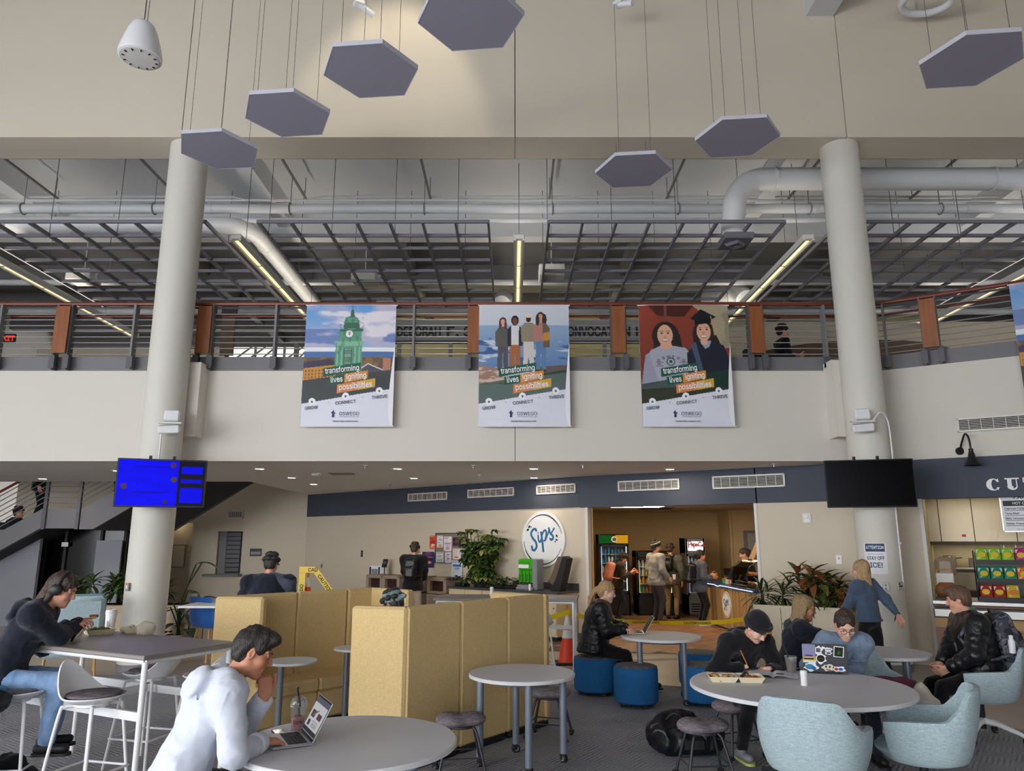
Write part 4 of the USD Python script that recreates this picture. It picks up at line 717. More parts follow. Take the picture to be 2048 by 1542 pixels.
def banner_text(t, w, H, out):
    k = dict(w=w, H=H, out=out)
    lettering(t, 'transforming', .43, .545, .09, 'ink_white', bold=True, width=.56, rot=6.5, **k); lettering(t, 'lives', .375, .622, .09, 'ink_white', bold=True, width=.195, rot=6.5, **k); lettering(t, 'igniting', .59, .6, .09, 'ink_white', bold=True, width=.32, rot=6.5, **k); lettering(t, 'possibilities', .585, .678, .09, 'ink_white', bold=True, width=.54, rot=6.5, **k)
    lettering(t, 'GROW', .115, .853, .05, 'ink_grey', bold=True, rot=6, **k); lettering(t, 'CONNECT', .485, .808, .05, 'ink_grey', bold=True, rot=6, **k); lettering(t, 'THRIVE', .85, .765, .05, 'ink_grey', bold=True, rot=6, **k)
    lettering(t, '+', .3, .81, .03, 'ink_grey', **k); lettering(t, '+', .665, .77, .03, 'ink_grey', **k)
    lettering(t, 'OSWEGO', .53, .9, .058, 'ink_navy', width=.325, **k); lettering(t, 'STATE UNIVERSITY OF NEW YORK', .53, .925, .012, 'ink_grey', width=.32, **k); lettering(t, 'TRANSFORM.OSWEGO.EDU', .49, .962, .022, 'ink_grey', bold=True, width=.42, **k)
    e = [(-.02, -.06), (.02, -.06), (.016, 0), (.035, 0), (.035, .012), (.012, .02), (.008, .045), (0, .06), (-.008, .04), (-.03, .02), (-.03, .01), (-.014, 0)]
    part(t, 'emblem', tf(ext(Polygon(e), .0015), rx=90, loc=((.355 - .5) * w, -out, -.9 * H)), 'ink_navy')
def tower_print(nu=170, nv=232):
    p = Print(1.5, 2.05, nu, nv, '8fb4dc'); p.grad(0, .36, '5f9bd6', '9fb4da'); p.mottle(0, .36, 'b9b6cc', 3, 7, .42, 2, .2); p.mottle(.05, .3, 'e0dce6', 2.5, 9, .56, 5, .12); p.mottle(.2, .36, '6f86bb', 3, 14, .5, 9, .12)
    p.grad(.355, .392, 'eef0f2', 'e3e6ea'); p.rect(0, .392, 1, .44, '4f74ad'); p.grad(.44, .8, '6b5a48', '3c3a3e'); p.mottle(.43, .53, '8a6a4a', 14, 24, .5, 4, .1)
    p.poly([(0, .48), (.3, .45), (.38, .5), (.0, .53)], '3f3a52'); p.poly([(0, .53), (.36, .5), (.36, .6), (0, .63)], 'c98d3e')
    for i in range(9):
        for j in range(3): p.rect(.02 + i * .037, .545 + j * .028 - i * .002, .036 + i * .037, .563 + j * .028 - i * .002, '8a5c2c')
    p.poly([(.62, .55), (.72, .49), (.9, .55), (1, .55), (1, .72), (.62, .72)], '55525c'); p.poly([(.63, .53), (.71, .488), (.9, .548), (.9, .556), (.71, .497), (.63, .54)], 'e6e4e8'); p.rect(.87, .445, .955, .55, 'b8806a')
    p.poly([(0, .63), (.3, .6), (1, .6), (1, .7), (0, .825)], '403f48')
    G, D, L = '5f9a80', '3d6a58', '86b89c'
    p.poly([(.345, .34), (.635, .34), (.645, .55), (.335, .55)], G); p.poly([(.325, .305), (.66, .305), (.64, .345), (.345, .345)], L); p.poly([(.385, .205), (.62, .205), (.63, .305), (.37, .305)], G); p.poly([(.38, .215), (.52, .17), (.64, .205), (.64, .225), (.38, .225)], D); p.ell(.51, .15, .085, .06, G); p.poly([(.43, .15), (.59, .15), (.605, .195), (.42, .195)], D)
    p.poly([(.5, .05), (.53, .05), (.545, .1), (.49, .1)], D); p.rect(.511, .0, .519, .06, '4a5a5a'); p.ell(.515, .045, .014, .01, D); p.rect(.435, .365, .53, .5, D)
    for i in range(9): p.rect(.445, .372 + i * .014, .52, .378 + i * .014, '9ab8a8')
    for x in (.36, .405, .555, .6): p.rect(x, .35, x + .018, .54, L)
    p.ell(.488, .243, .05, .036, D); p.ell(.488, .243, .041, .03, 'e9ecec'); p.rect(.485, .222, .491, .245, '22262a'); p.poly([(.486, .24), (.5, .252), (.496, .256), (.484, .246)], '22262a'); p.mottle(.1, .55, '3f6e5c', 40, 30, .56, 7, .1, .5, .34, .65)
    return p
def people_print():
    p = Print(1.5, 2.05, 170, 232, 'c9ced8'); p.grad(0, .17, 'cfd2da', 'c3cad6'); p.grad(.17, .52, '8fa9c6', '5f82b0'); p.mottle(.26, .56, 'c3cfdf', 5, 26, .55, 3, .08); p.mottle(.28, .56, '3f5f92', 4, 20, .6, 6, .08)
    p.poly([(0, .5), (.3, .54), (.3, .66), (0, .66)], '9a7a6a'); p.mottle(.52, .66, 'c9b4a6', 12, 30, .5, 2, .1, 1, 0, .32); p.poly([(.6, .52), (1, .5), (1, .56), (.6, .6)], '6a5a58')
    for x, hair, skin, top, leg, y0, tall in ((.265, '5a3636', 'd8a68e', '5c5a58', '55535a', .1, .53), (.4, '191618', '6f4432', 'd6d4d6', 'a4653a', .085, .53), (.55, 'd3c9b6', '4a3026', '8f8470', 'cfc8bf', .06, .52), (.685, '3d2a22', 'cf9a86', 'b07a72', '5f7fa8', .055, .54)):
        p.poly([(x - .055, y0 + .21), (x + .055, y0 + .21), (x + .06, tall), (x + .01, tall), (x, .38), (x - .01, tall), (x - .06, tall)], leg); p.poly([(x - .045, y0 + .09), (x + .045, y0 + .09), (x + .085, y0 + .13), (x + .08, y0 + .25), (x - .08, y0 + .25), (x - .085, y0 + .13)], top)
        p.ell(x, y0 + .045, .042, .042, hair); p.ell(x, y0 + .052, .028, .032, skin)
        if x < .3: p.ell(x - .03, y0 + .07, .014, .035, hair); p.ell(x + .03, y0 + .07, .014, .035, hair)
        if .35 < x < .45: p.poly([(x - .085, y0 + .12), (x - .045, y0 + .09), (x - .04, y0 + .26), (x - .085, y0 + .26)], '2a2b36'); p.poly([(x + .085, y0 + .12), (x + .045, y0 + .09), (x + .04, y0 + .26), (x + .085, y0 + .26)], '2a2b36')
        if x > .6:
            p.ell(x - .035, y0 + .07, .02, .05, hair); p.ell(x + .042, y0 + .07, .025, .05, hair); p.poly([(x + .02, y0 + .1), (x + .06, y0 + .1), (x + .1, y0 + .14), (x + .1, y0 + .3), (x + .03, y0 + .3)], '6f5a48'); p.poly([(x + .03, y0 + .18), (x + .1, y0 + .17), (x + .1, y0 + .24), (x + .03, y0 + .25)], 'c08a3a')
        if .5 < x < .6: p.ell(x, y0 + .028, .036, .02, 'ddd5c4'); p.ell(x, y0 + .07, .025, .014, '2a1a16')
        p.ell(x - .03, tall + .01, .03, .01, '4a4038'); p.ell(x + .035, tall + .01, .03, .01, '4a4038')
    return p
def grads_print():
    p = Print(1.5, 2.05, 170, 232, '8a3a2c'); p.grad(0, .8, '8c3f2e', '6a2c22'); p.poly([(.1, 0), (.62, 0), (.5, .1), (.2, .09)], '4a1f1a'); p.rect(.28, .0, .31, .3, '6f4a44'); p.poly([(.6, 0), (1, 0), (1, .36), (.85, .36), (.75, .1)], 'a89a80'); p.mottle(0, .36, '8a8070', 6, 6, .5, 3, .1, .8, .75, 1); p.mottle(0, .4, 'a9452f', 3, 2, .5, 8, .2, .6, 0, .55)
    H, K = '2a2220', 'd9a78c'
    p.ell(.29, .26, .15, .12, H); p.poly([(.15, .25), (.45, .25), (.47, .36), (.38, .4), (.15, .39)], H); p.ell(.715, .25, .125, .12, H); p.poly([(.59, .25), (.85, .25), (.9, .34), (.8, .38), (.6, .36)], H)
    p.poly([(.05, .46), (.12, .38), (.22, .345), (.38, .345), (.5, .36), (.55, .4), (.56, .68), (0, .7)], 'a9a9b8'); p.poly([(.0, .7), (.06, .42), (.1, .4), (.2, .66)], '9a9aac'); p.poly([(.52, .4), (.62, .33), (.8, .31), (.93, .34), (.98, .45), (1, .68), (.52, .7)], '1e2233'); p.poly([(.56, .33), (.62, .31), (.72, .66), (.68, .66)], '4a5468'); p.poly([(.66, .3), (.79, .3), (.77, .35), (.72, .37)], '9aa0b4')
    p.poly([(.24, .3), (.34, .3), (.36, .35), (.3, .375), (.22, .36)], K); p.ell(.283, .255, .085, .088, K); p.rect(.68, .26, .75, .33, K); p.ell(.713, .225, .078, .078, K)
    for x, y in ((.283, .255), (.713, .225)):
        for d in (-.035, .035): p.ell(x + d, y - .018, .013, .006, '3a2620'); p.poly([(x + d - .02, y - .036), (x + d + .02, y - .036), (x + d + .018, y - .031), (x + d - .018, y - .031)], '4a322a')
        p.ell(x, y + .04, .036, .014, 'b06a60'); p.ell(x, y + .039, .03, .007, 'f0e8e4'); p.ell(x, y + .012, .011, .008, 'c08a72')
    p.poly([(.57, .115), (.69, .035), (.86, .1), (.72, .16)], '17181f'); p.poly([(.62, .13), (.8, .115), (.8, .155), (.62, .165)], '101118'); p.poly([(.795, .09), (.802, .09), (.85, .25), (.83, .26)], 'b89a58'); p.ell(.335, .475, .048, .034, '4a5a62'); p.ell(.335, .475, .034, .024, 'b4b6c2'); p.ell(.335, .475, .02, .014, '2f5a4a')
    for a, b in ((.17, .25), (.43, .52)): p.rect(a, .478, b, .481, '4a4a58'); p.rect(a, .51, b, .513, '4a4a58')
    return p
def hang_banner(x, y, z, rz, label, p, base, tilt, extra=None, w=1.5, H=2.05):
    t = thing('banner', label, 'banner', (x, y, z), rz); campaign(p, base); p.w, p.h = w, H
    p.mesh(t, 'print', .012); part(t, 'backing', bx(-w / 2, .0, -H, w / 2, .006, 0), 'paper_white'); banner_text(t, w, H, .022)
    for z_ in (0, -H): part(t, 'hem_rod', cyl((-w / 2 - .02, .002, z_), (w / 2 + .02, .002, z_), .011, 8), 'white_plastic')
    for sx in (-1, 1): part(t, 'tie_cord', cyl((sx * (w / 2 - .01), .004, 0), (sx * (w / 2 - .01), .1, .06), .005, 6), 'black')
    if extra: extra(t, w, H)
    return t
hang_banner(-2.69, 11.84, 5.72, 0, 'hanging printed banner of a green clock tower under a cloudy blue sky', tower_print(), '3f4446', 0)
hang_banner(.2, 11.84, 5.72, 0, 'hanging printed banner of four people standing before a lake', people_print(), '1f4636', 0)
def shirt(t, w, H):
    for i, ch in enumerate('OSWEGO'):
        a = (i - 2.5) * .055; lettering(t, ch, .335 + a, .435 + abs(i - 2.5) ** 2 * .005, .045, 'ink_grey', w, H, True, rot=-(i - 2.5) * 7, out=.022)
    lettering(t, 'EST.', .21, .497, .024, 'ink_grey', w, H, True, out=.022); lettering(t, '1861', .475, .497, .024, 'ink_grey', w, H, True, out=.022)
hang_banner(2.87, 11.84, 5.72, 0, 'hanging printed banner of two smiling women, one in a graduation cap', grads_print(), '1b3a2c', 0, shirt)
q = on2(8.28, .17, 5.72); hang_banner(q[0], q[1], q[2], R2, 'hanging printed banner of sky, cut by the right edge of the photo', tower_print(110, 150), '3f4446', 0)

# ================================================================ round drinks sign and the back wall notices
t = thing('round_sign', 'round white drinks sign with blue brush lettering on the back wall', 'sign', on1(8.41, .03, 1.885), R1)
up = lambda m: tf(m, rx=90)
for s_, p_ in ((0, 0), ) : sl = light('SphereLight', 'sign_spot', on1(8.41, .36, 2.8), (-26, 0, R1), (1, .8, .5), Intensity=42, Radius=.04); sh_ = UsdLux.ShapingAPI.Apply(sl.GetPrim()); sh_.CreateShapingConeAngleAttr(62); sh_.CreateShapingConeSoftnessAttr(.6)
part(t, 'disc', up(disc(.56, -.02, .02, 64, .006)), 'ink_white', 30)
def strokes(lines, wid): return shapely.union_all([LineString(bez([((x - 1538) / 275 * .56, -(y - 305) / 318 * .56) for x, y in L], 6)).buffer(w_) for L, w_ in zip(lines, wid)])
word = strokes([[(1455, 205), (1440, 186), (1408, 200), (1388, 245), (1412, 295), (1450, 340), (1458, 395), (1430, 432), (1405, 425), (1398, 390)], [(1480, 262), (1486, 320), (1505, 338), (1515, 310)], [(1518, 228), (1530, 300), (1545, 440)], [(1522, 275), (1550, 215), (1578, 205), (1584, 250), (1568, 315), (1556, 322)], [(1575, 310), (1606, 240), (1618, 206)], [(1618, 180), (1632, 230), (1666, 268), (1668, 298), (1648, 312), (1634, 300)], [(1640, 250), (1684, 182)]], [.024, .018, .024, .019, .017, .022, .016])
word = word.union(Point((1478 - 1538) / 275 * .56, -(232 - 305) / 318 * .56).buffer(.015)); part(t, 'lettering', tf(up(ext(word, .004)), (0, -.02, 0)), 'ink_blue')
def arc(r, a0, a1, w0, w1):
    a = np.radians(np.linspace(a0, a1, 40)); ww = np.interp(np.linspace(0, 1, 40), [0, .5, 1], [w0, w1, w0 * .6]); return Polygon([(x, y) for x, y in zip((r + ww) * np.cos(a), (r + ww) * np.sin(a))] + [(x, y) for x, y in zip(((r - ww) * np.cos(a))[::-1], ((r - ww) * np.sin(a))[::-1])])
part(t, 'ring_stroke', tf(up(ext(shapely.union_all([arc(.495, 12, 152, .003, .011), arc(.5, 185, 338, .004, .012), arc(.478, 30, 75, .002, .004), arc(.512, 205, 250, .002, .003)]), .004)), (0, -.02, 0)), 'ink_black')
for x, y, r, L in ((1364, 160, -25, .05), (1345, 196, -70, .055), (1388, 163, 20, .03), (1716, 268, -150, .05), (1714, 313, -115, .045), (1696, 334, -165, .03)):
    part(t, 'droplet', tf(tf(up(tf(ext(affinity.scale(Point(0, 0).buffer(1, 10), .38 * L, L * .62), .004), rz=r)), ((x - 1538) / 275 * .56, -.02, -(y - 305) / 318 * .56))), 'ink_black')
bb = thing('bulletin_board', 'grey pin board on the back wall with pinned flyers around its edge', 'notice board', on1(5.72, .012, 1.69), R1)
mat('pinboard', '8f8070', .9, var=(60, .15)); part(bb, 'panel', bx(-.5, -.01, -.32, .5, .008, .32), 'pinboard'); part(bb, 'frame', cat([bx(-.52, -.015, -.34, -.5, .01, .34), bx(.5, -.015, -.34, .52, .01, .34), bx(-.52, -.015, .32, .52, .01, .34), bx(-.52, -.015, -.34, .52, .01, -.32)]), 'leg_dark')
def flyer(s, z, w, h, label, bg, inks, seed, out=.028, rot=0, title=None):
    t = thing('flyer', label, 'flyer', on1(s, out, z), R1); r = random.Random(seed); P_ = Print(w, h, 25, 31, bg)
    y = .06
    while y < .92:
        k = r.random(); c = r.choice(inks); hh = r.uniform(.03, .16)
        if k < .5:
            for q in range(max(1, int(hh / .05))): P_.rect(.08, y + q * .06, r.uniform(.5, .92), y + q * .06 + .03, c, .8)
        elif k < .8: P_.rect(.1, y, .9, y + hh, c)
        else: P_.ell(.5, y + hh * .6, .3, hh * .6, c)
        y += hh + .05
    P_.v = P_.v; q = P_.mesh(t, 'print'); stage.GetPrimAtPath(q); part(t, 'sheet', bx(-w / 2, 0, -h, w / 2, .002, 0), 'paper_white')
    if title: lettering(t, title, .5, .12, h * .09, 'ink_white', w, h, True, out=.004, width=w * .8)
flyer(5.13, 1.97, .22, .3, 'orange red flyer left of the pin board', 'd9482e', ['f0d8c8', 'a83422'], 1); flyer(4.98, 1.6, .4, .36, 'purple event flyer beside the person in black at the bins', '3d3266', ['a04a7a', '2a2a5a', 'd89a6a'], 2)
flyer(5.37, 1.97, .2, .27, 'white flyer with red and yellow fruit at the left of the pin board', 'e9e6ee', ['c23a2a', 'd8a93c', '7f8aa8'], 3); flyer(5.62, 1.95, .25, .33, 'white flyer with a black figure on the pin board', 'efe6ee', ['1d1d20', 'c8a0b4'], 4); flyer(5.92, 1.93, .26, .2, 'dark flyer at the upper right of the pin board', '26202c', ['7a4a4a', '3a3a5a'], 5)
flyer(5.37, 1.6, .24, .24, 'pale timetable flyer at the lower left of the pin board', 'dfe2ea', ['9aa6b8', '8fa878'], 6); flyer(5.64, 1.6, .2, .24, 'pale flyer with a square mark low on the pin board', 'e6e4ec', ['8a8a9a'], 7); flyer(5.9, 1.68, .22, .24, 'flyer with an orange starburst half behind the plant', 'efe6e0', ['d9733c', '7fae72'], 8)
flyer(5.93, 1.42, .34, .5, 'long pale blue information sheet below the pin board', 'dbe2ee', ['8fa6c8', '4f74ad', 'b4c4d8'], 9); flyer(6.1, 1.68, .2, .3, 'white flyer with purple writing beside the big plant', 'e9e4ee', ['8a5aa0', 'b09ac0'], 10); flyer(4.62, 1.73, .1, .16, 'tiny brown flyer above the shoulder of the person at the bins', '8a5a3c', ['d8a878'], 11)
t = thing('wall_notice', 'pale framed notice in the lit recess left of the service window', 'notice', (-10.12, 22.98, 1.38)); part(t, 'frame', bx(-.2, -.02, -.32, .2, .01, .36, .004), 'grey_plastic'); part(t, 'sheet', bx(-.17, -.025, -.29, .17, -.018, .33), 'paper_cream')
t = thing('wall_thermostat', 'small white control with a card at the recess corner', 'control', (-9.8, 22.98, 1.6)); part(t, 'body', bx(-.04, -.03, -.06, .04, .01, .1, .006), 'off_white'); part(t, 'card', bx(-.04, -.02, -.22, .04, .01, -.12), 'paper_cream')

# ================================================================ bins, counter and dispensers along the back wall
mat('bin_tan', 'a08f80', .6); mat('bin_hole', '3c1e16', .8); mat('granite', '2c2a2e', .35, var=(180, .5), mixc='5a565a'); mat('maple', 'd9c7a4', .5, var=(5, .12), stretch=(9, 9, .5))
for k, s in enumerate((3.72, 4.32, 5.05, 5.85)):
    t = thing('waste_bin', ['tan waste bin leftmost in the row', 'tan waste bin second from the left, beside the person in black', 'tan waste bin half hidden by the person in black', 'tan waste bin at the right end of the row, next to the plant'][k], 'bin', on1(s, .62, 0), R1)
    part(t, 'cabinet', bx(-.3, 0, 0, .3, .56, .7, .03), 'bin_tan'); part(t, 'hood', cat([bx(-.3, .02, .71, -.21, .56, 1.06, .02), bx(.21, .02, .71, .3, .56, 1.06, .02), bx(-.3, .02, .98, .3, .56, 1.06, .02), bx(-.3, .02, .71, .3, .56, .77, .02)]), 'bin_tan'); part(t, 'opening', bx(-.22, .12, .76, .22, .5, .99), 'bin_hole'); part(t, 'door_seam', bx(-.26, -.004, .05, .26, .002, .66, .002), 'bin_tan')
t = thing('supply_box', 'white emergency cabinet on the wall left of the bins', 'cabinet', on1(3.2, .15, 1.0), R1); part(t, 'case', bx(-.22, 0, -.25, .22, .14, .25, .015), 'ink_white'); part(t, 'window', bx(-.12, -.006, -.14, .12, .002, .17, .004), 'wall_slate'); part(t, 'stripe', bx(-.2, -.004, -.22, -.14, .002, .22), 'ink_navy'); part(t, 'stripe', bx(.14, -.004, -.22, .2, .002, .22), 'ink_navy'); part(t, 'kit', bx(-.04, -.01, -.2, .1, .0, -.12, .01), 'ink_orange')
t = thing('tablet_stand', 'small dark tablet on a white stand left of the bins', 'tablet', on1(3.68, .25, 1.06), R1); part(t, 'tablet', tf(bx(-.09, -.01, -.1, .09, .01, .1, .008), (.02, 0, .26), rx=-15), 'black'); part(t, 'sheet', tf(bx(-.05, -.012, -.04, .05, -.009, .04), (.02, 0, .27), rx=-15), 'ink_grey'); part(t, 'post', bx(-.012, 0, 0, .012, .03, .22), 'dark_steel'); part(t, 'box', bx(-.14, .02, -.0, .04, .12, .2, .01), 'off_white')
ct = thing('condiment_counter', 'pale wooden counter with a dark speckled worktop under the round sign', 'counter', on1(0, 0, 0), R1)
part(ct, 'worktop', bx(6.32, -.74, .86, 9.28, -.02, .9, .006), 'granite'); part(ct, 'upstand', bx(7.6, -.045, .9, 9.28, -.02, 1.03), 'granite'); part(ct, 'carcass', bx(6.36, -.69, .08, 9.24, -.03, .86), 'maple'); part(ct, 'plinth', bx(6.4, -.64, 0, 9.2, -.05, .08), 'rubber')
for k in range(6):
    a = 6.37 + k * .478; d = part(ct, 'door', bx(a, -.71, .12, a + .47, -.688, .68, .004), 'maple'); part(d, 'knob', cyl((a + .42, -.73, .6), (a + .42, -.71, .6), .012, 10), 'dark_steel'); part(ct, 'drawer', bx(a, -.71, .69, a + .47, -.688, .855, .004), 'maple')
mat('cutlery_green', '3fae1e', .25); mat('cutlery_green_dark', '2c7f16', .3)
t = thing('cutlery_dispenser', 'bright green cutlery dispenser with four chutes on a grey base', 'dispenser', on1(8.42, .5, .9), R1)
part(t, 'base', bx(-.24, -.16, 0, .2, .14, .06, .02), 'grey_plastic'); part(t, 'ramp', prism([(-.2, -.14), (.12, -.14), (.12, .05), (-.2, .05)], .06, .1), 'grey_plastic'); part(t, 'back_panel', bx(.14, -.1, 0, .26, .14, .6, .02), 'grey_plastic'); part(t, 'hood', bx(-.24, -.1, .36, .15, .12, .6, .04), 'cutlery_green'); part(t, 'label_strip', bx(-.2, -.106, .42, .06, -.099, .49), 'ink_white')
for k in range(4): c = part(t, 'chute', bx(-.22 + k * .092, -.08, .14, -.145 + k * .092, .06, .37, .012), 'cutlery_green'); part(c, 'slot', bx(-.2 + k * .092, -.085, .17, -.165 + k * .092, -.078, .3), 'cutlery_green_dark'); part(t, 'fork_tip', bx(-.19 + k * .092, -.09, .1, -.175 + k * .092, -.07, .16), 'chrome')
t = thing('shaker', 'white shaker beside the green cutlery dispenser', 'shaker', on1(8.56, .66, .9), R1); part(t, 'body', lathe([(0, 0), (.028, 0), (.028, .09), (0, .09)], 16), 'white_plastic', 40); part(t, 'cap', lathe([(.029, .09), (.027, .12), (0, .125)], 16), 'white_plastic', 40)
t = thing('napkin_dispenser', 'tall tilted black and brown napkin dispenser at the end of the counter', 'dispenser', on1(9.06, .45, .9), R1); mat('smoke_brown', '6b5a4c', .3)
def slab(pts, y0, y1): return sprism(pts, y0, y1)
part(t, 'stand', slab([(-.1, 0), (.14, 0), (.2, .2), (.32, .62), (.22, .66), (.06, .25)], -.1, .1), 'black'); part(t, 'cover', slab([(-.13, .17), (-.03, .12), (.07, .2), (.26, .66), (.1, .65)], -.09, .09), 'smoke_brown'); part(t, 'front_lip', slab([(-.15, .2), (-.12, .12), (-.02, .11), (-.02, .17)], -.08, .08), 'black')
t = thing('shaker', 'white shaker on the tall table behind the booth', 'shaker', (-.3, 11.35, 1.05)); part(t, 'body', lathe([(0, 0), (.028, 0), (.028, .1), (0, .1)], 16), 'white_plastic', 40); part(t, 'cap', lathe([(.03, .1), (.027, .13), (0, .135)], 16), 'white_plastic', 40)

# ================================================================ traffic cones and caution tape
mat('cone_orange', 'e8401c', .5); mat('cone_white', 'dfe0e2', .45); mat('tape_yellow', 'e8c81e', .4); mat('amber', 'd9922a', .5)
def cone(x, y, label, z=0):
    t = thing('traffic_cone', label, 'cone', (x, y, z)); R = lambda z: .15 - .125 * z / .72
    part(t, 'base', bx(-.19, -.19, 0, .19, .19, .03, .008), 'rubber'); part(t, 'lower_body', lathe([(R(.02), .02), (R(.38), .38)], 28), 'cone_orange', 40); part(t, 'wide_collar', lathe([(R(.38) + .002, .38), (R(.5) + .002, .5)], 28), 'cone_white', 40); part(t, 'middle_band', lathe([(R(.5), .5), (R(.57), .57)], 28), 'cone_orange', 40); part(t, 'narrow_collar', lathe([(R(.57) + .002, .57), (R(.72), .72), (R(.75), .74)], 28), 'cone_white', 40); part(t, 'tip', lathe([(R(.74), .74), (.02, .86), (.012, .87), (0, .87)], 20), 'amber', 40); return t
cone(.86, 12.0, 'orange and white traffic cone right of the booth with yellow tape'); cone(-3.75, 14.0, 'traffic cone with yellow caution tape behind the booth, near the person in the cap', .455)
def tape(name, pts, w, label, words):
    p = np.array(pts, float); p = bez(p, 8); t = thing(name, label, 'tape', (0, 0, 0)); d = np.gradient(p, axis=0); d /= np.linalg.norm(d, axis=1, keepdims=True)
    tw = np.linspace(0, 1, len(p)); upv = np.array([0, 0, 1.0]) + .5 * np.stack([np.sin(tw * 7) * 0, np.sin(tw * 9), 0 * tw], -1); upv /= np.linalg.norm(upv, axis=1, keepdims=True)
    S = np.stack([p - upv * w / 2, p + upv * w / 2], 1); part(t, 'strip', sheet(S, .0015), 'tape_yellow', True)
    return t
tape('caution_tape', [(.9, 11.95, .76), (1.3, 12.6, .6), (1.9, 13.2, .5), (2.8, 13.35, .46), (3.6, 13.3, .48), (4.3, 13.4, .56)], .075, 'yellow caution tape strung across the cafe opening', '')
tape('caution_tape', [(.9, 11.95, .78), (.7, 11.9, .72), (.42, 11.85, .66), (.1, 11.9, .62)], .08, 'yellow caution tape end running left behind the booth', '')
ts = thing('caution_sign', 'stiff yellow caution tape folded over the far traffic cone', 'tape', (-3.72, 13.86, .12), 0)
part(ts, 'left_strip', bx(-.16, -.01, .55, -.04, .012, 1.24, .004), 'tape_yellow'); part(ts, 'top_fold', bx(-.16, -.015, 1.16, .13, .016, 1.27, .004), 'tape_yellow'); part(ts, 'right_strip', tf(bx(-.05, -.01, -.62, .06, .012, 0, .004), (.12, 0, 1.22), ry=-38), 'tape_yellow')
part(ts, 'lettering', upright(text('CAU', .06, .002, True, center=False), (.0, -.017, 1.185)), 'ink_black'); part(ts, 'lettering', tf(upright(tf(text('CAUTION', .06, .002, True), rz=-52), (.32, -.014, .97))), 'ink_black'); part(ts, 'lettering', upright(tf(text('DO', .06, .002, True), rz=90), (-.1, -.014, .9)), 'ink_black')
for k, (x, z, y) in enumerate(((2.3, .48, 13.28), (3.2, .465, 13.33))): tag(part('/World', 'tape_lettering', upright(text('CAUTION CUIDADO', .035, .001, True), (x, y - .03, z)), 'ink_black'), ['black CAUTION lettering at the left of the strung yellow tape', 'black CAUTION lettering at the middle of the strung yellow tape'][k], 'lettering')
# ================================================================ drinks cafe behind the opening
mat('cooler_black', '15161a', .35); mat('cooler_grey', '6f7076', .4); mat('neon_blue', '27457a', .4); mat('slat_wood', 'c6a16c', .55, var=(7, .3), stretch=(1, 1, .12)); mat('slat_wood_dark', 'ae8650', .55, var=(7, .3), stretch=(1, 1, .12))
pane('clear_glass', (.96, .98, .98)); glow('neon_white', 'dfe8ff', 2.5); glow('cooler_light', 'e6f2ff', 1.5); glow('cooler_warm', 'fff0b8', 1.2); glow('sign_white', 'fff4f0', 1.1); glow('troffer', 'ffe3b0', 20.0)
glow('header_green', '1f6a2c', .5); glow('header_gold', 'e0a020', .7)
for k, (x, y) in enumerate(((2.95, 17.6), (4.62, 15.6))):
    t = thing('ceiling_troffer', ['lit rectangular ceiling light inside the cafe, left', 'lit rectangular ceiling light inside the cafe, right'][k], 'light', (x, y, 2.66)); part(t, 'frame', bx(-.62, -.33, -.02, .62, .33, 0, .004), 'off_white'); part(t, 'diffuser', bx(-.58, -.29, -.028, .58, .29, -.018), 'troffer')
t = thing('ceiling_grille', 'dark square ceiling grille inside the cafe', 'grille', (3.6, 18.6, 2.66)); part(t, 'frame', bx(-.4, -.4, -.02, .4, .4, 0, .004), 'grey_plastic')
for k in range(5): part(t, 'louvre', bx(-.36, -.34 + k * .15, -.03, .36, -.28 + k * .15, -.018), 'stair_dark')
rng = random.Random(11)
CANS = ['2f6fb0', 'c8ccd4', 'd8dce4', '3f8fc0', 'e8b030', 'c23a2a', '4fae4a', 'e07a2a', '7a4a9a']
for k, c in enumerate(CANS): mat('can_%d' % k, c, .35)
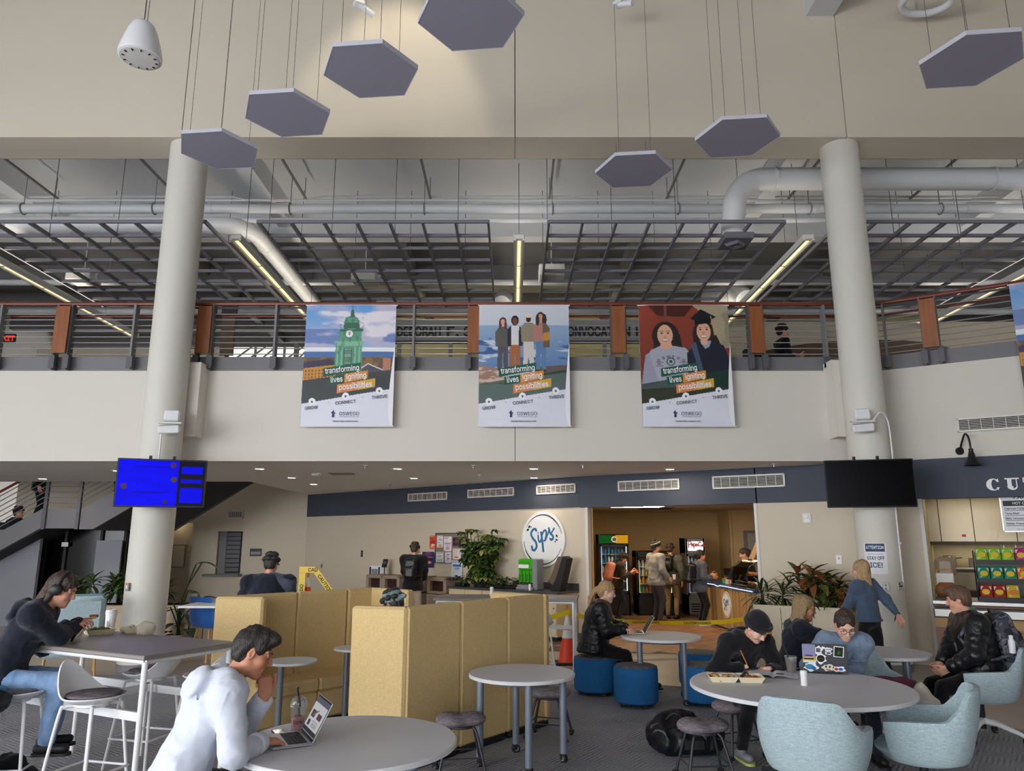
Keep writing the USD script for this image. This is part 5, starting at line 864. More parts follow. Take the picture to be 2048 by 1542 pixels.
def cooler(x, y, w, h, z0, z1, label, body, lightm, shelves, header, cols):
    t = thing('drinks_cooler', label, 'cooler', (x, y, 0)); D = .68
    part(t, 'cabinet', cat([bx(0, .04, 0, .05, D, h), bx(w - .05, .04, 0, w, D, h), bx(0, D - .05, 0, w, D, h), bx(0, .04, z1, w, D, h, .02), bx(0, .04, 0, w, D, z0)]), body)
    part(t, 'lower_grille', bx(.03, .0, .03, w - .03, .04, z0 - .05, .008), body)
    for k in range(4): part(t, 'grille_slot', bx(.08, -.004, .08 + k * .06, w - .08, .002, .11 + k * .06), 'black')
    part(t, 'light_strip', bx(w - .075, .05, z0 + .05, w - .055, .08, z1 - .05), lightm); part(t, 'light_strip', bx(.055, .05, z0 + .05, .075, .08, z1 - .05), lightm); part(t, 'back_glow', bx(.06, D - .06, z0 + .02, w - .06, D - .05, z1 - .02), 'wall_slate')  # the back sheet is a plain slate-coloured liner
    part(t, 'door_frame', cat([bx(.02, 0, z0, .06, .04, z1), bx(w - .06, 0, z0, w - .02, .04, z1), bx(.02, 0, z0, w - .02, .04, z0 + .05), bx(.02, 0, z1 - .05, w - .02, .04, z1)]), body); part(t, 'door_glass', bx(.06, .012, z0 + .05, w - .06, .018, z1 - .05), 'clear_glass'); part(t, 'door_handle', bx(.07, -.03, z0 + .4, .09, 0, z0 + .8, .006), 'chrome')
    for j in range(shelves):
        z = z0 + .06 + j * (z1 - z0 - .08) / shelves; s = part(t, 'shelf', bx(.06, .1, z - .012, w - .06, D - .08, z), 'off_white'); n = int((w - .16) / .085)
        for i in range(n):
            kind = cols[j % len(cols)]; hh = rng.choice((.13, .17, .2)); part(t, 'bottle', tf(lathe([(0, 0), (.032, 0), (.033, hh * .65), (.016, hh * .85), (.014, hh), (0, hh)], 10), (.11 + i * .085, .17, z)), 'can_%d' % kind[(i // 2) % len(kind)], 40)
    if header: header(t, w, h, z1)
    return t
def head1(t, w, h, z1): part(t, 'header_left', bx(.02, -.01, z1 + .03, w * .47, .05, h - .02), 'header_green'); part(t, 'header_right', bx(w * .55, -.01, z1 + .03, w - .02, .05, h - .02), 'header_gold'); part(t, 'header_middle', bx(w * .45, -.012, z1 + .03, w * .56, .05, h - .02), 'ink_black'); part(t, 'crest', up(tf(ext(Point(0, 0).buffer(.08, 12), .006), (w * .52, (z1 + h) / 2 + .0, .012))), 'ink_white'); part(t, 'crest_mark', up(tf(ext(Polygon([(-.05, -.03), (.04, -.05), (.05, .03), (0, .05), (-.04, .03)]), .004), (w * .52, (z1 + h) / 2, .018))), 'ink_grey')
cooler(2.24, 19.5, .78, 2.02, .55, 1.76, 'tall black drinks cooler with a green and gold lit header', 'cooler_black', 'cooler_light', 5, head1, [(1, 2), (2, 1), (1, 6), (0, 2), (0, 3, 0)])
cooler(3.2, 19.5, .95, 1.6, .5, 1.42, 'low drinks cooler with warm lit shelves behind the two standing men', 'cooler_black', 'cooler_warm', 4, None, [(6, 7), (4, 7), (2, 4), (2, 2)])
def head3(t, w, h, z1):
    part(t, 'lit_sign', bx(.06, -.012, 1.6, w - .06, .03, 1.84, .03), 'sign_white')
    s = strokes([[(1436, 330), (1440, 240), (1470, 225), (1478, 262), (1445, 280)], [(1485, 284), (1510, 282), (1502, 264), (1486, 274), (1487, 298), (1510, 300)], [(1522, 336), (1522, 268), (1546, 272), (1545, 296), (1524, 300)], [(1573, 270), (1556, 276), (1571, 292), (1553, 302)], [(1584, 272), (1586, 303)], [(1640, 248), (1612, 240), (1600, 290), (1640, 300)], [(1655, 280), (1648, 298), (1664, 300), (1662, 278)], [(1675, 300), (1685, 240)], [(1695, 280), (1692, 300), (1708, 280), (1710, 302)]], [.013] * 9)
    part(t, 'lettering', tf(up(ext(affinity.scale(s, .78, .9), .003)), (.225, -.013, 1.71)), 'ink_red')
cooler(4.48, 19.5, .52, 1.93, .5, 1.52, 'grey rounded soda cooler with a lit white sign in red script', 'cooler_grey', 'cooler_light', 4, head3, [(8, 8), (8, 0), (0, 1), (1, 1)])
plate('outlet', 3.1, 21.26, 1.3, 0, 'grey socket box on the cafe wall between the coolers', 'grey_plastic', ((0, 0, .05, .09, 'off_white'),), .09, .2)
cc = thing('cafe_counter', 'cafe counter faced with upright wooden slats under a blue lit edge', 'counter', (0, 0, 0)); CA, CB = np.array([4.5, 17.9]), np.array([4.7, 14.75]); cd = (CB - CA) / np.linalg.norm(CB - CA); CL = np.linalg.norm(CB - CA); CR = math.degrees(math.atan2(cd[1], cd[0]))
def onc(s, out, z): p = CA + cd * s + np.array([cd[1], -cd[0]]) * out; return (p[0], p[1], z)
n = 42
for k in range(n): part(cc, 'slat', tf(bx(k * CL / n + .002, -.008 - .006 * rng.random(), .03, (k + 1) * CL / n - .002, .02, .84, .003), onc(0, 0, 0), CR), ['slat_wood', 'slat_wood_dark', 'slat_wood'][rng.randrange(3)])
part(cc, 'carcass', tf(bx(.01, .02, 0, CL, .7, .86), onc(0, 0, 0), CR), 'maple'); part(cc, 'worktop', tf(bx(-.03, -.06, .86, CL + .05, .75, .93, .01), onc(0, 0, 0), CR), 'neon_blue'); part(cc, 'neon_edge', tf(tube([(0, -.066, .895), (CL * .3, -.066, .9), (CL * .36, -.066, .875), (CL * .42, -.066, .9), (CL, -.066, .89)], .008, 6), onc(0, 0, 0), CR), 'neon_white'); part(cc, 'kick_plate', tf(bx(0, -.004, 0, CL, .03, .035), onc(0, 0, 0), CR), 'rubber')
q = onc(1.55, .02, .52); t = thing('counter_sign', 'small round white drinks sign on the slatted counter front', 'sign', q, CR); part(t, 'disc', up(disc(.27, -.008, .008, 40, .003)), 'ink_white', 30); part(t, 'lettering', tf(up(ext(affinity.scale(word, .5, .5, origin=(0, 0)), .003)), (0, -.008, 0)), 'ink_blue'); part(t, 'ring', tf(up(ext(Point(0, 0).buffer(.25, 24).difference(Point(0, 0).buffer(.242, 24)), .003)), (0, -.008, 0)), 'ink_black')
# pastry case, till, screens on the counter
q = onc(2.45, -.2, .93); t = thing('pastry_case', 'curved glass case of pastries on the cafe counter', 'display case', q, CR); prof = [(-.24, 0), (-.25, .2), (-.2, .34), (-.05, .44), (.2, .46)]
part(t, 'base', bx(-.45, -.27, 0, .45, .27, .06, .01), 'black'); part(t, 'shelf', bx(-.42, -.16, .23, .42, .24, .24), 'clear_glass'); part(t, 'front_glass', sheet(np.array([[(x, y, .06 + z) for y, z in prof] for x in (-.44, .44)]), .006), 'clear_glass'); part(t, 'top', bx(-.45, .0, .5, .45, .27, .53, .006), 'off_white'); mat('pastry', 'a8622c', .6, var=(30, .4))
for sx in (-1, 1): part(t, 'side_frame', tube([(sx * .44, y, .06 + z) for y, z in prof], .012, 8), 'black')
for i in range(6):
    for j in range(2): part(t, 'pastry', tf(lathe([(0, 0), (.055, .005), (.06, .03), (.03, .055), (0, .06)], 10), (-.36 + i * .14, -.05 + .1 * j, .065 + .18 * j)), 'pastry', True)
for k, (s, o, z, w, h, rx, rz, lab) in enumerate(((1.75, -.14, .93, .17, .3, -35, 30, 'dark point of sale screen facing the customer at the counter'), (1.45, -.2, .93, .2, .25, -50, 75, 'tilted dark till screen further along the cafe counter'), (1.95, -.3, .93, .18, .22, -40, 120, 'small tilted till display next to the pastry case'))):
    q = onc(s, o, z); t = thing('till_screen', lab, 'till', q, CR + rz); part(t, 'screen', tf(bx(-w, -.012, -h / 2, w, .012, h / 2, .008), (0, 0, .25), rx=rx), 'black_gloss'); part(t, 'stand', bx(-.03, -.0, 0, .03, .06, .24, .01), 'black'); part(t, 'foot', bx(-.1, -.08, 0, .1, .1, .02, .006), 'black')
t = thing('menu_flap', 'tilted brown menu board standing on the pastry case', 'board', onc(2.5, -.2, 1.46), CR + 20); mat('kraft', 'b08d64', .8); part(t, 'board', tf(bx(-.06, -.01, 0, .06, .01, .5, .004), ry=35), 'kraft'); part(t, 'stand', bx(-.05, -.04, 0, .05, .04, .03, .01), 'black')
for k in range(5):
    q = onc(1.1 + .12 * k, -.12 - .03 * (k % 2), .93); t = thing('snack_box', ['green snack box on the cafe counter by the woman in the grey jacket', 'orange snack box on the cafe counter, second in the line', 'white snack box on the cafe counter, third in the line', 'brown snack box on the cafe counter, fourth in the line', 'yellow snack box on the cafe counter nearest the till'][k], 'box', q, CR + 15 * k); part(t, 'box', bx(-.05, -.04, 0, .05, .04, .1 + .03 * (k % 2), .004), 'can_%d' % (6, 7, 1, 5, 4)[k]); part(t, 'lid', bx(-.052, -.042, .1 + .03 * (k % 2), .052, .042, .112 + .03 * (k % 2), .003), 'kraft')
t = thing('snack_box', 'red and white boxes at the right end of the cafe counter', 'box', onc(3.0, -.2, .93), CR); part(t, 'tray', bx(-.16, -.08, 0, .16, .08, .06, .01), 'ink_red'); part(t, 'stack', bx(-.13, -.06, .06, .13, .06, .13, .01), 'ink_white')

# ================================================================ planters and plants
mat('planter_wood', 'd6c8ae', .5, var=(4, .12), stretch=(10, 10, .4)); mat('planter_tan', 'b39f84', .6, var=(6, .12)); mat('soil', '2a2018', .95)
for k, c in enumerate(('3f5a2c', '31481f', '5a7434', '8f9a4a', 'b9b467')): mat('leaf_%d' % k, c, .4, var=(25, .3), spec=.4)
for k, c in enumerate(('2c4420', '3a5428', '223a1c')): mat('strap_%d' % k, c, .35, var=(25, .25), spec=.5)
for k, c in enumerate(('7d8c3c', 'c8924a', 'a05a34', 'd0aa54', '4a6a34')): mat('croton_%d' % k, c, .4, var=(35, .55), mixc='4a3a1c')
mat('stem', '4a3a24', .7)
def leaf(L, w, fold=.15, droop=.3, n=5):
    """one leaf from the origin along +x, folded along its rib and drooping"""
    t = np.linspace(0, 1, n); wd = w * np.sin(PI * np.clip(t * .93 + .04, 0, 1)) ** .8 / 2; x = L * t * (1 - .15 * droop * t); z = -droop * L * t ** 2
    v = np.vstack([np.stack([x, -wd, z + wd * fold * 2], 1), np.stack([x, 0 * t, z], 1), np.stack([x, wd, z + wd * fold * 2], 1)]); f = []
    for i in range(n - 1):
        for a in (0, n): f += [(a + i, a + i + 1, a + n + i + 1), (a + i, a + n + i + 1, a + n + i)]
    return trimesh.Trimesh(v, f, process=False)
def aim(m, p, az, el, roll=0):
    T = trimesh.transformations; M = T.rotation_matrix(az, [0, 0, 1]) @ T.rotation_matrix(-el, [0, 1, 0]) @ T.rotation_matrix(roll, [1, 0, 0]); M[:3, 3] = p; m = m.copy(); m.apply_transform(M); return m
def rosette(root, p, n, L, w, mats, r, el0=1.2, el1=-.1, droop=.7, name='leaf'):
    for k in range(n):
        q = k / max(n - 1, 1); el = el0 + (el1 - el0) * q + r.uniform(-.15, .15); az = k * 2.4 + r.uniform(-.3, .3); l = L * r.uniform(.75, 1.1)
        part(root, name, aim(leaf(l, w, .2, droop * r.uniform(.6, 1.2), 6), (p[0], p[1], p[2] + .1 * (1 - q)), az, el), r.choice(mats), True)
r = random.Random(5)
t = thing('umbrella_plant', 'tall bushy variegated umbrella plant on the counter beside the pin board', 'plant', on1(7.0, .4, .9), R1); part(t, 'pot', lathe([(0, 0), (.13, 0), (.16, .12), (.15, .12), (.13, .1), (0, .1)], 20), 'rubber', 40)
stems = []
for k in range(9): a = r.uniform(0, 6.28); e = (r.uniform(-.42, .5), r.uniform(-.2, .15), r.uniform(.75, 1.15)); stems.append(bez([(0, 0, .1), (e[0] * .4, e[1] * .5, .45), e], 6)); part(t, 'stem', tube(stems[-1], .01, 6), 'stem')
for k in range(230):
    s = stems[k % 9]; p = s[r.randrange(2, len(s))] + np.array([r.uniform(-.16, .16), r.uniform(-.12, .1), r.uniform(-.14, .1)]); nl = r.choice((6, 7)); Lf = r.uniform(.12, .18); az0 = r.uniform(0, 6.28)
    ms = [aim(leaf(Lf, Lf * .62, .12, .35, 4), p, az0 + q * 6.283 / nl, r.uniform(-.5, .15)) for q in range(nl)]; part(t, 'leaf', cat(ms), 'leaf_%d' % r.choice((0, 0, 1, 1, 2, 2, 3, 4)), True)
for k, s in enumerate((6.5, 7.6, 7.9)):
    t = thing('trailing_plant', ['low trailing green plant at the left end of the counter', 'low trailing green plant right of the umbrella plant', 'low trailing green plant next to the green dispenser'][k], 'plant', on1(s, .45, .9), R1); part(t, 'pot', bx(-.16, -.08, 0, .16, .08, .07, .02), 'rubber')
    for q in range(60): part(t, 'leaf', aim(leaf(r.uniform(.08, .13), .055, .15, .4, 4), (r.uniform(-.24, .24), r.uniform(-.14, .1), r.uniform(.03, .2)), r.uniform(0, 6.28), r.uniform(-.3, .9)), 'strap_%d' % r.randrange(3), True)
def planter(on_, R, s0, s1, o0, o1, h, label, m, panels):
    t = thing('planter_box', label, 'planter', on_(0, 0, 0), R); w_ = .03
    part(t, 'front', bx(s0, -o1, 0, s1, -o1 + w_, h), m); part(t, 'end', bx(s0, -o1, 0, s0 + w_, -o0, h), m); part(t, 'end', bx(s1 - w_, -o1, 0, s1, -o0, h), m); part(t, 'back', bx(s0, -o0 - w_, 0, s1, -o0, h), m); part(t, 'soil', bx(s0 + w_, -o1 + w_, h - .1, s1 - w_, -o0 - w_, h - .06), 'soil')
    part(t, 'rim', cat([bx(s0 - .01, -o1 - .01, h - .03, s1 + .01, -o1 + w_, h), bx(s0 - .01, -o0 - w_, h - .03, s1 + .01, -o0 + .01, h)]), m)
    for k in range(1, panels): a = s0 + (s1 - s0) * k / panels; part(t, 'seam', bx(a - .003, -o1 - .003, .02, a + .003, -o1 + .01, h - .03), 'soil')
    return t
planter(on2, R2, 3.5, 4.86, .45, 1.0, .86, 'pale wooden planter box against the food wall pier', 'planter_wood', 3)
planter(lambda s, o=0, z=0: (s, 14.0 - o, z), 0, -8.4, -5.6, 0, .6, .74, 'tan planter box behind the left column', 'planter_tan', 2)
for k, s in enumerate((3.62, 3.95, 4.3, 4.66)):
    lab = ['dark strap-leaved plant at the left end of the pale planter, hanging over its edge', 'dark strap-leaved plant second in the pale planter', 'dark strap-leaved plant in the middle of the pale planter', 'dark strap-leaved plant at the right end of the pale planter']; t = thing('strap_leaf_plant', lab[k], 'plant', on2(s, .78, .78), R2); part(t, 'stem', cyl((0, 0, 0), (0, 0, .22), .015, 8), 'stem')
    rosette(t, (0, 0, .15), 26, .38 if k else .42, .045, ['strap_0', 'strap_1', 'strap_2'], r, 1.3, -.25 if k else -.5, .8); rosette(t, (.1, .05, .32 if k in (1, 2) else .2), 14, .28, .04, ['strap_0', 'strap_1'], r, 1.3, .1, .7)
for k, (s, o) in enumerate(((4.32, .7), (4.52, .82), (4.72, .66))):
    t = thing('croton', ['croton with red and yellow veined leaves in the middle of the pale planter', 'croton with orange drooping leaves in the pale planter beside the walking woman', 'croton with dark and gold leaves behind the walking woman'][k], 'plant', on2(s, o, .78), R2)
    for q in range(3):
        e = (r.uniform(-.15, .15), r.uniform(-.1, .1), r.uniform(.25, .6)); part(t, 'stem', tube(bez([(0, 0, 0), (e[0] * .5, e[1] * .5, e[2] * .6), e], 5), .01, 6), 'stem'); rosette(t, (e[0], e[1], e[2] - .1), 12, .3, .11, ['croton_%d' % j for j in range(5)], r, 1.1, -.5, .5)
for k, (x, h) in enumerate(((-7.75, .5), (-7.3, .62), (-6.85, .7), (-6.4, .5))):
    t = thing('leafy_plant', ['leafy green plant at the left end of the tan planter', 'leafy green plant second in the tan planter', 'taller leafy green plant in the tan planter next to the column', 'leafy green plant mostly behind the left column'][k], 'plant', (x, 13.7, .66))
    for q in range(4): e = (r.uniform(-.2, .2), r.uniform(-.15, .15), h * r.uniform(.5, 1)); part(t, 'stem', cyl((0, 0, 0), e, .01, 6), 'stem'); rosette(t, (e[0], e[1], e[2] - .1), 13, .28, .075, ['leaf_0', 'leaf_1', 'leaf_2', 'strap_1'], r, 1.1, -.3, .5)
t = thing('philodendron', 'tall dark bare-stemmed plant standing right of the left column', 'plant', (-5.75, 13.3, 0)); part(t, 'pot', lathe([(0, 0), (.16, 0), (.2, .28), (.17, .28), (.15, .2), (0, .2)], 20), 'planter_tan', 40)
for k in range(9):
    e = np.array([r.uniform(-.25, .45), r.uniform(-.2, .2), r.uniform(.35, 1.5)]); b = bez([(r.uniform(-.05, .05), 0, .2), (e[0] * .1, e[1] * .3, e[2] * .6), tuple(e)], 6); part(t, 'stalk', tube(b, .012, 6), 'strap_2'); part(t, 'leaf', aim(leaf(.36, .19, .12, .7, 8), e, r.uniform(-1, 1) if e[0] > 0 else r.uniform(2, 4), r.uniform(-.5, .5)), 'strap_2', True)
for k in range(7): part(t, 'low_leaf', aim(leaf(.34, .2, .12, .8, 8), (r.uniform(-.15, .3), r.uniform(-.2, .1), r.uniform(.25, .45)), k * .9, r.uniform(-.2, .6)), 'strap_2', True)

# ================================================================ food stall at the right
mat('stall_panel', 'a07a6c', .6); mat('stall_wood', 'c9a066', .5, var=(5, .2), stretch=(.4, 9, 9)); mat('kitchen_wall', 'c4b696', .6); mat('hood_steel', 'a89a80', .35, metal=.4); mat('speckle', 'a9a8a4', .6, var=(150, .5)); mat('kitchen_dark', '4a4036', .6); mat('cream_bag', 'd8d4cc', .4)
fs = thing('food_counter', 'food stall counter with steel ledge, wood strip and brown panel', 'counter', on2(0, 0, 0), R2)
part(fs, 'ledge', bx(6.02, -.4, .93, 9.2, .5, .985, .006), 'brushed_steel'); part(fs, 'tray_rail', bx(6.02, -.42, .74, 9.2, -.1, .88, .02), 'brushed_steel'); part(fs, 'wood_strip', bx(6.02, -.36, .6, 9.2, -.1, .735), 'stall_wood'); part(fs, 'front_panel', bx(6.02, -.33, .16, 9.2, .0, .6), 'stall_panel'); part(fs, 'front_panel_body', bx(6.02, -.1, .16, 9.2, .4, .93), 'stall_panel'); part(fs, 'kerb', bx(6.02, -.36, 0, 9.2, .3, .16), 'speckle')
kw = thing('wall_kitchen', None, None, kind='structure')
part(kw, 'back_panel', wallbox(on2, R2, 4.4, 10, 0, 2.7, .1, -2.6), 'kitchen_wall'); part(kw, 'left_panel', tf(bx(5.9, .2, 0, 5.98, 2.6, 2.7), on2(0), R2), 'kitchen_wall'); struct('ceiling_kitchen', tf(bx(5.0, .16, 2.62, 10, 2.7, 2.7), on2(0), R2), 'ceiling_white')
t = thing('extractor_hood', 'big pale steel extractor hood over the kitchen', 'hood', on2(0), R2); part(t, 'canopy', tf(ext(Polygon([(5.85, 1.82), (7.9, 1.82), (7.9, 2.62), (5.85, 2.62)]), .9), rx=90, loc=(0, 2.55, 0)), 'hood_steel')
for s in (6.15, 6.65, 7.25): part(t, 'panel_seam', bx(s, 1.64, 1.84, s + .012, 1.652, 2.6), 'kitchen_dark')
part(t, 'lip', bx(5.85, 1.6, 1.8, 7.9, 1.66, 1.84), 'kitchen_dark'); part(t, 'warning_label', bx(6.45, 1.645, 1.86, 6.55, 1.652, 1.92), 'ink_white'); part(t, 'label_strip', bx(6.47, 1.643, 1.92, 6.53, 1.65, 1.96), 'ink_red'); part(t, 'paper_note', bx(6.88, 1.64, 1.88, 6.98, 1.652, 2.02), 'paper_cream')
light('RectLight', 'kitchen_lamp', on2(6.9, -1.2, 2.58), (0, 0, R2), (1, .86, .6), Intensity=1.7, Width=1.6, Height=.5); light('RectLight', 'kitchen_wall_lamp', on2(6.9, -2.2, 1.78), (0, 0, R2), (1, .86, .6), Intensity=5, Width=1.6, Height=.15)
t = thing('kitchen_range', 'dark cooking range and shelves seen inside the food stall', 'range', on2(0), R2); part(t, 'body', bx(5.95, 2.0, 0, 7.9, 2.58, 1.0), 'kitchen_dark'); part(t, 'back_guard', bx(5.95, 2.4, 1.0, 7.9, 2.58, 1.3), 'hood_steel'); part(t, 'oven_door', bx(6.3, 1.97, .3, 6.9, 2.0, .9, .01), 'hood_steel'); part(t, 'pot_shelf', bx(5.95, 2.3, 1.36, 7.9, 2.56, 1.385), 'brushed_steel')
for k, (s, rr_, h, lab) in enumerate(((6.22, .1, .2, 'steel round fan pot at the left of the kitchen shelf'), (6.6, .09, .16, 'steel pot on the kitchen shelf, second from the left'), (6.83, .07, .12, 'small steel pot on the kitchen shelf'), (7.1, .08, .22, 'tall steel stock pot on the kitchen shelf'))):
    t = thing('steel_pot', lab, 'pot', on2(s, -2.42, 1.385), R2); part(t, 'body', lathe([(0, 0), (rr_, 0), (rr_, h), (rr_ + .008, h + .004), (rr_ - .005, h), (rr_ - .006, .01), (0, .01)], 20), 'brushed_steel', 40); part(t, 'handle', cyl((rr_, 0, h * .8), (rr_ + .1, 0, h * .85), .008, 8), 'black')
for k in range(14):
    t = thing('ladle', 'steel ladle hanging in the row of utensils, number %d from the left' % (k + 1), 'ladle', on2(7.0 + k * .055, -1.72, 1.78), R2 + 20 * (k % 3)); tag(t, 'steel ladle hanging in the row of kitchen utensils under the hood', None, 'ladles hanging under the extractor hood')
    part(t, 'handle', cyl((0, 0, 0), (0, 0, -.24 - .02 * (k % 3)), .005, 6), 'brushed_steel'); part(t, 'bowl', tf(lathe([(0, -.03), (.025, -.02), (.034, 0), (.03, 0), (0, -.02)], 12), (.0, -.02, -.25 - .02 * (k % 3))), 'brushed_steel', True)
t = thing('bread_box', 'tan plastic box of wrapped bread at the left end of the stall', 'box', on2(6.2, -.05, .985), R2); mat('tan_plastic', '9a8674', .45); mat('bread', '9a6236', .7, var=(12, .3))
part(t, 'hood', bx(-.13, .12, .3, .16, .3, .62, .07), 'tan_plastic', 40); part(t, 'rim', tube([(-.12, .1, .36), (-.1, .1, .42), (.0, .1, .44), (.1, .1, .42), (.12, .1, .36)], .012, 8), 'stall_wood'); part(t, 'inner_sheet', bx(-.12, .06, .2, .12, .09, .38, .01), 'cream_bag'); part(t, 'loaf', bx(-.14, -.12, .02, .16, .1, .24, .06), 'bread', 40); part(t, 'rack', cat([bx(-.15, -.14, 0, .17, .12, .02), bx(-.15, -.14, .0, -.14, -.13, .14), bx(.0, -.14, 0, .01, -.13, .14), bx(.16, -.14, 0, .17, -.13, .14)]), 'black')
rk = thing('snack_rack', 'black stepped rack of snack bags on the stall counter', 'rack', on2(0), R2)
part(w2, 'pier', wallbox(on2, R2, 9.0, 13, 0, 2.5), 'cream_warm')
for z, o in ((1.04, -.02), (1.3, .06), (1.57, .14)): part(rk, 'shelf', bx(6.62, o - .16, z - .04, 8.1, o + .12, z - .015), 'black'); part(rk, 'front_lip', bx(6.62, o - .175, z - .05, 8.1, o - .16, z + .005), 'black')
for s in (6.6, 8.1): part(rk, 'side_frame', tf(ext(Polygon([(-.2, .985), (.3, .985), (.3, 1.7), (.24, 1.7)]), .015), rx=90, rz=90, loc=(s, 0, 0)), 'black')
part(rk, 'base', bx(6.6, -.2, .985, 8.12, .3, 1.0), 'black'); part(rk, 'back_panel', bx(6.62, .27, 1.0, 8.1, .29, 1.68), 'cooler_black')
BAGS = {'lime': '8fc23a', 'magenta': 'b32a7a', 'green': '2f8a6a', 'orange': 'd9752c', 'blue': '3f9fd0', 'red': 'a83228', 'yellow': 'd9b82c', 'pale green': 'a8bf4a'}
for k, v in BAGS.items(): mat('bag_' + k.replace(' ', '_'), v, .3)
def bag(s, o, z, c, label, w=.15, h=.19):
    t = thing('snack_bag', label, 'snack bag', on2(s, -o, z), R2 + rng.uniform(-8, 8)); u = np.linspace(-1, 1, 7); v = np.linspace(0, 1, 9); S1 = np.zeros((7, 9, 3))
    for i, a in enumerate(u):
        for j, b in enumerate(v): S1[i, j] = (a * w / 2 * (1 - .06 * math.sin(PI * b)), -.035 * (1 - a * a) * math.sin(PI * min(1, b * 1.02)) ** .6, b * h)
    m = sheet(S1, .012); m2 = tf(m, rx=-14); part(t, 'pouch', m2, 'bag_' + c.replace(' ', '_'), True); e = tf(ext(affinity.scale(Point(0, 0).buffer(1, 10), w * .34, h * .2), .012), rx=90)
    part(t, 'label_patch', tf(tf(e, (0, -.05, h * .42)), rx=-14), 'bag_yellow' if c != 'yellow' else 'bag_orange'); part(t, 'white_panel', tf(bx(-w * .44, -.028, h * .62, w * .44, -.016, h * .88, .004), rx=-14), 'cream_bag'); part(t, 'name_strip', tf(bx(-w * .3, -.033, h * .7, w * .3, -.026, h * .78, .002), rx=-14), 'ink_navy')
for row, (z, o, cs) in enumerate(((1.555, .02, ['lime', 'lime', 'lime', 'magenta', 'magenta', 'magenta', 'orange', 'orange']), (1.285, -.06, ['green', 'green', 'green', 'orange', 'blue', 'blue', 'green', 'lime']), (1.025, -.14, ['red', 'red', 'yellow', None, 'pale green', 'pale green', 'lime', 'red']))):
    for i, c in enumerate(cs):
        if c: bag(6.72 + i * .165, o, z, c, '%s %s snack bag on the %s shelf of the rack' % (('leftmost', 'second', 'third', 'last')[cs[:i].count(c)], c, ('top', 'middle', 'bottom')[row]))
t = thing('menu_board', 'white menu board with a black heading hanging in the food stall', 'menu', on2(7.42, -.25, 2.0), R2); part(t, 'panel', bx(-.36, -.01, 0, .36, .02, .56, .004), 'paper_white'); part(t, 'frame', cat([bx(-.38, -.015, -.02, -.36, .02, .56), bx(-.38, -.015, -.02, .38, .02, 0)]), 'brushed_steel'); part(t, 'heading_bar', bx(-.34, -.014, .37, .34, -.009, .45), 'ink_black')
W = lambda s, x, z, h, m, b=True, wd=None: part(t, 'lettering', upright(text(s, h, .002, b, center=False, width=wd), (x, -.011 if m != 'ink_white' else -.014, z)), m)
W('PANINI', -.2, .48, .06, 'ink_black'); W('HOT OFF THE PRESS', -.22, .392, .038, 'ink_white', True, .5)
for k, s in enumerate(('Caprese Panini', 'Tuna Melt', 'BBQ Chicken Bacon', 'Italian Press')): W(s, -.33, .32 - k * .075, .028, 'ink_black'); part(t, 'small_print', bx(-.33, -.012, .298 - k * .075, .25, -.009, .306 - k * .075), 'ink_grey')
for k, (s, x) in enumerate((('make any panini', -.12), ('into a meal with a side', -.2))): W(s, x, .045 - k * .03, .018, 'ink_grey', False)
t = thing('gooseneck_lamp', 'dark gooseneck barn lamp over the navy band at the right', 'lamp', on2(6.6, 0, 3.22), R2 + 28); part(t, 'wall_plate', tf(tube([(0, 0, 0), (0, -.03, 0)], .06, 20), (0, 0, 0)), 'black', 40); part(t, 'arm', tube(bez([(0, -.02, 0), (.0, -.1, .12), (.0, -.22, .24), (.0, -.31, .16), (.0, -.33, -.02)], 6), .014, 10), 'black', True); part(t, 'shade', lathe([(.03, 0), (.04, -.03), (.055, -.1), (.11, -.2), (.118, -.215), (.105, -.205), (.05, -.11), (.02, -.03)], 24, (0, -.33, -.04)), 'black', 40); part(t, 'collar', cyl((0, -.33, -.07), (0, -.33, .0), .032, 14), 'black', 40)
t = thing('stall_lettering', 'white capital letters of the stall name on the navy band, cut by the photo edge', 'lettering', on2(6.9, .026, 2.595), R2)
def solid(ps): return tf(ext(shapely.union_all(ps), .012), rx=90)
cO = Point(.085, .09).buffer(.09, 24).difference(affinity.scale(Point(.1, .09).buffer(.072, 24), .5, 1.05)).difference(sbox(.105, .05, .2, .13)); cO = cO.union(sbox(.14, .125, .155, .175)).union(sbox(.14, .01, .152, .05))
part(t, 'letter', solid([cO]), 'ink_white'); part(t, 'letter', tf(solid([sbox(.03, .05, .085, .16), sbox(.0, .16, .115, .18), Point(.095, .06).buffer(.06, 20).difference(Point(.1, .068).buffer(.042, 20)).intersection(sbox(0, 0, .2, .075)), sbox(.14, .06, .153, .16), sbox(.115, .16, .18, .18), Point(.07, .055).buffer(.045, 16).intersection(sbox(0, 0, .1, .06))]), (.235, 0, 0)), 'ink_white'); part(t, 'letter', tf(solid([sbox(.055, 0, .11, .17), sbox(.03, 0, .135, .02), sbox(0, .155, .165, .18), sbox(0, .11, .014, .17), sbox(.151, .11, .165, .17)]), (.46, 0, 0)), 'ink_white')
for k, ch in enumerate('TING BOARD'):
    if ch != ' ': part(t, 'letter', tf(tf(text(ch, .18, .012, True, center=False), rx=90), (.69 + k * .2, 0, 0)), 'ink_white')
ar = .308; nt_ = thing('ice_notice', 'white and navy notice about staying off ice on the right column', 'notice', (5.58, 11.5, 1.37))
def curved(x0, x1, z0, z1, off=.0): a = np.linspace(x0, x1, 9) / ar - 1.571 - 1.06; return sheet(np.stack([np.stack([(ar + off) * np.cos(a), (ar + off) * np.sin(a), np.full(9, z)], 1) for z in (z0, z1)], 0), .001)
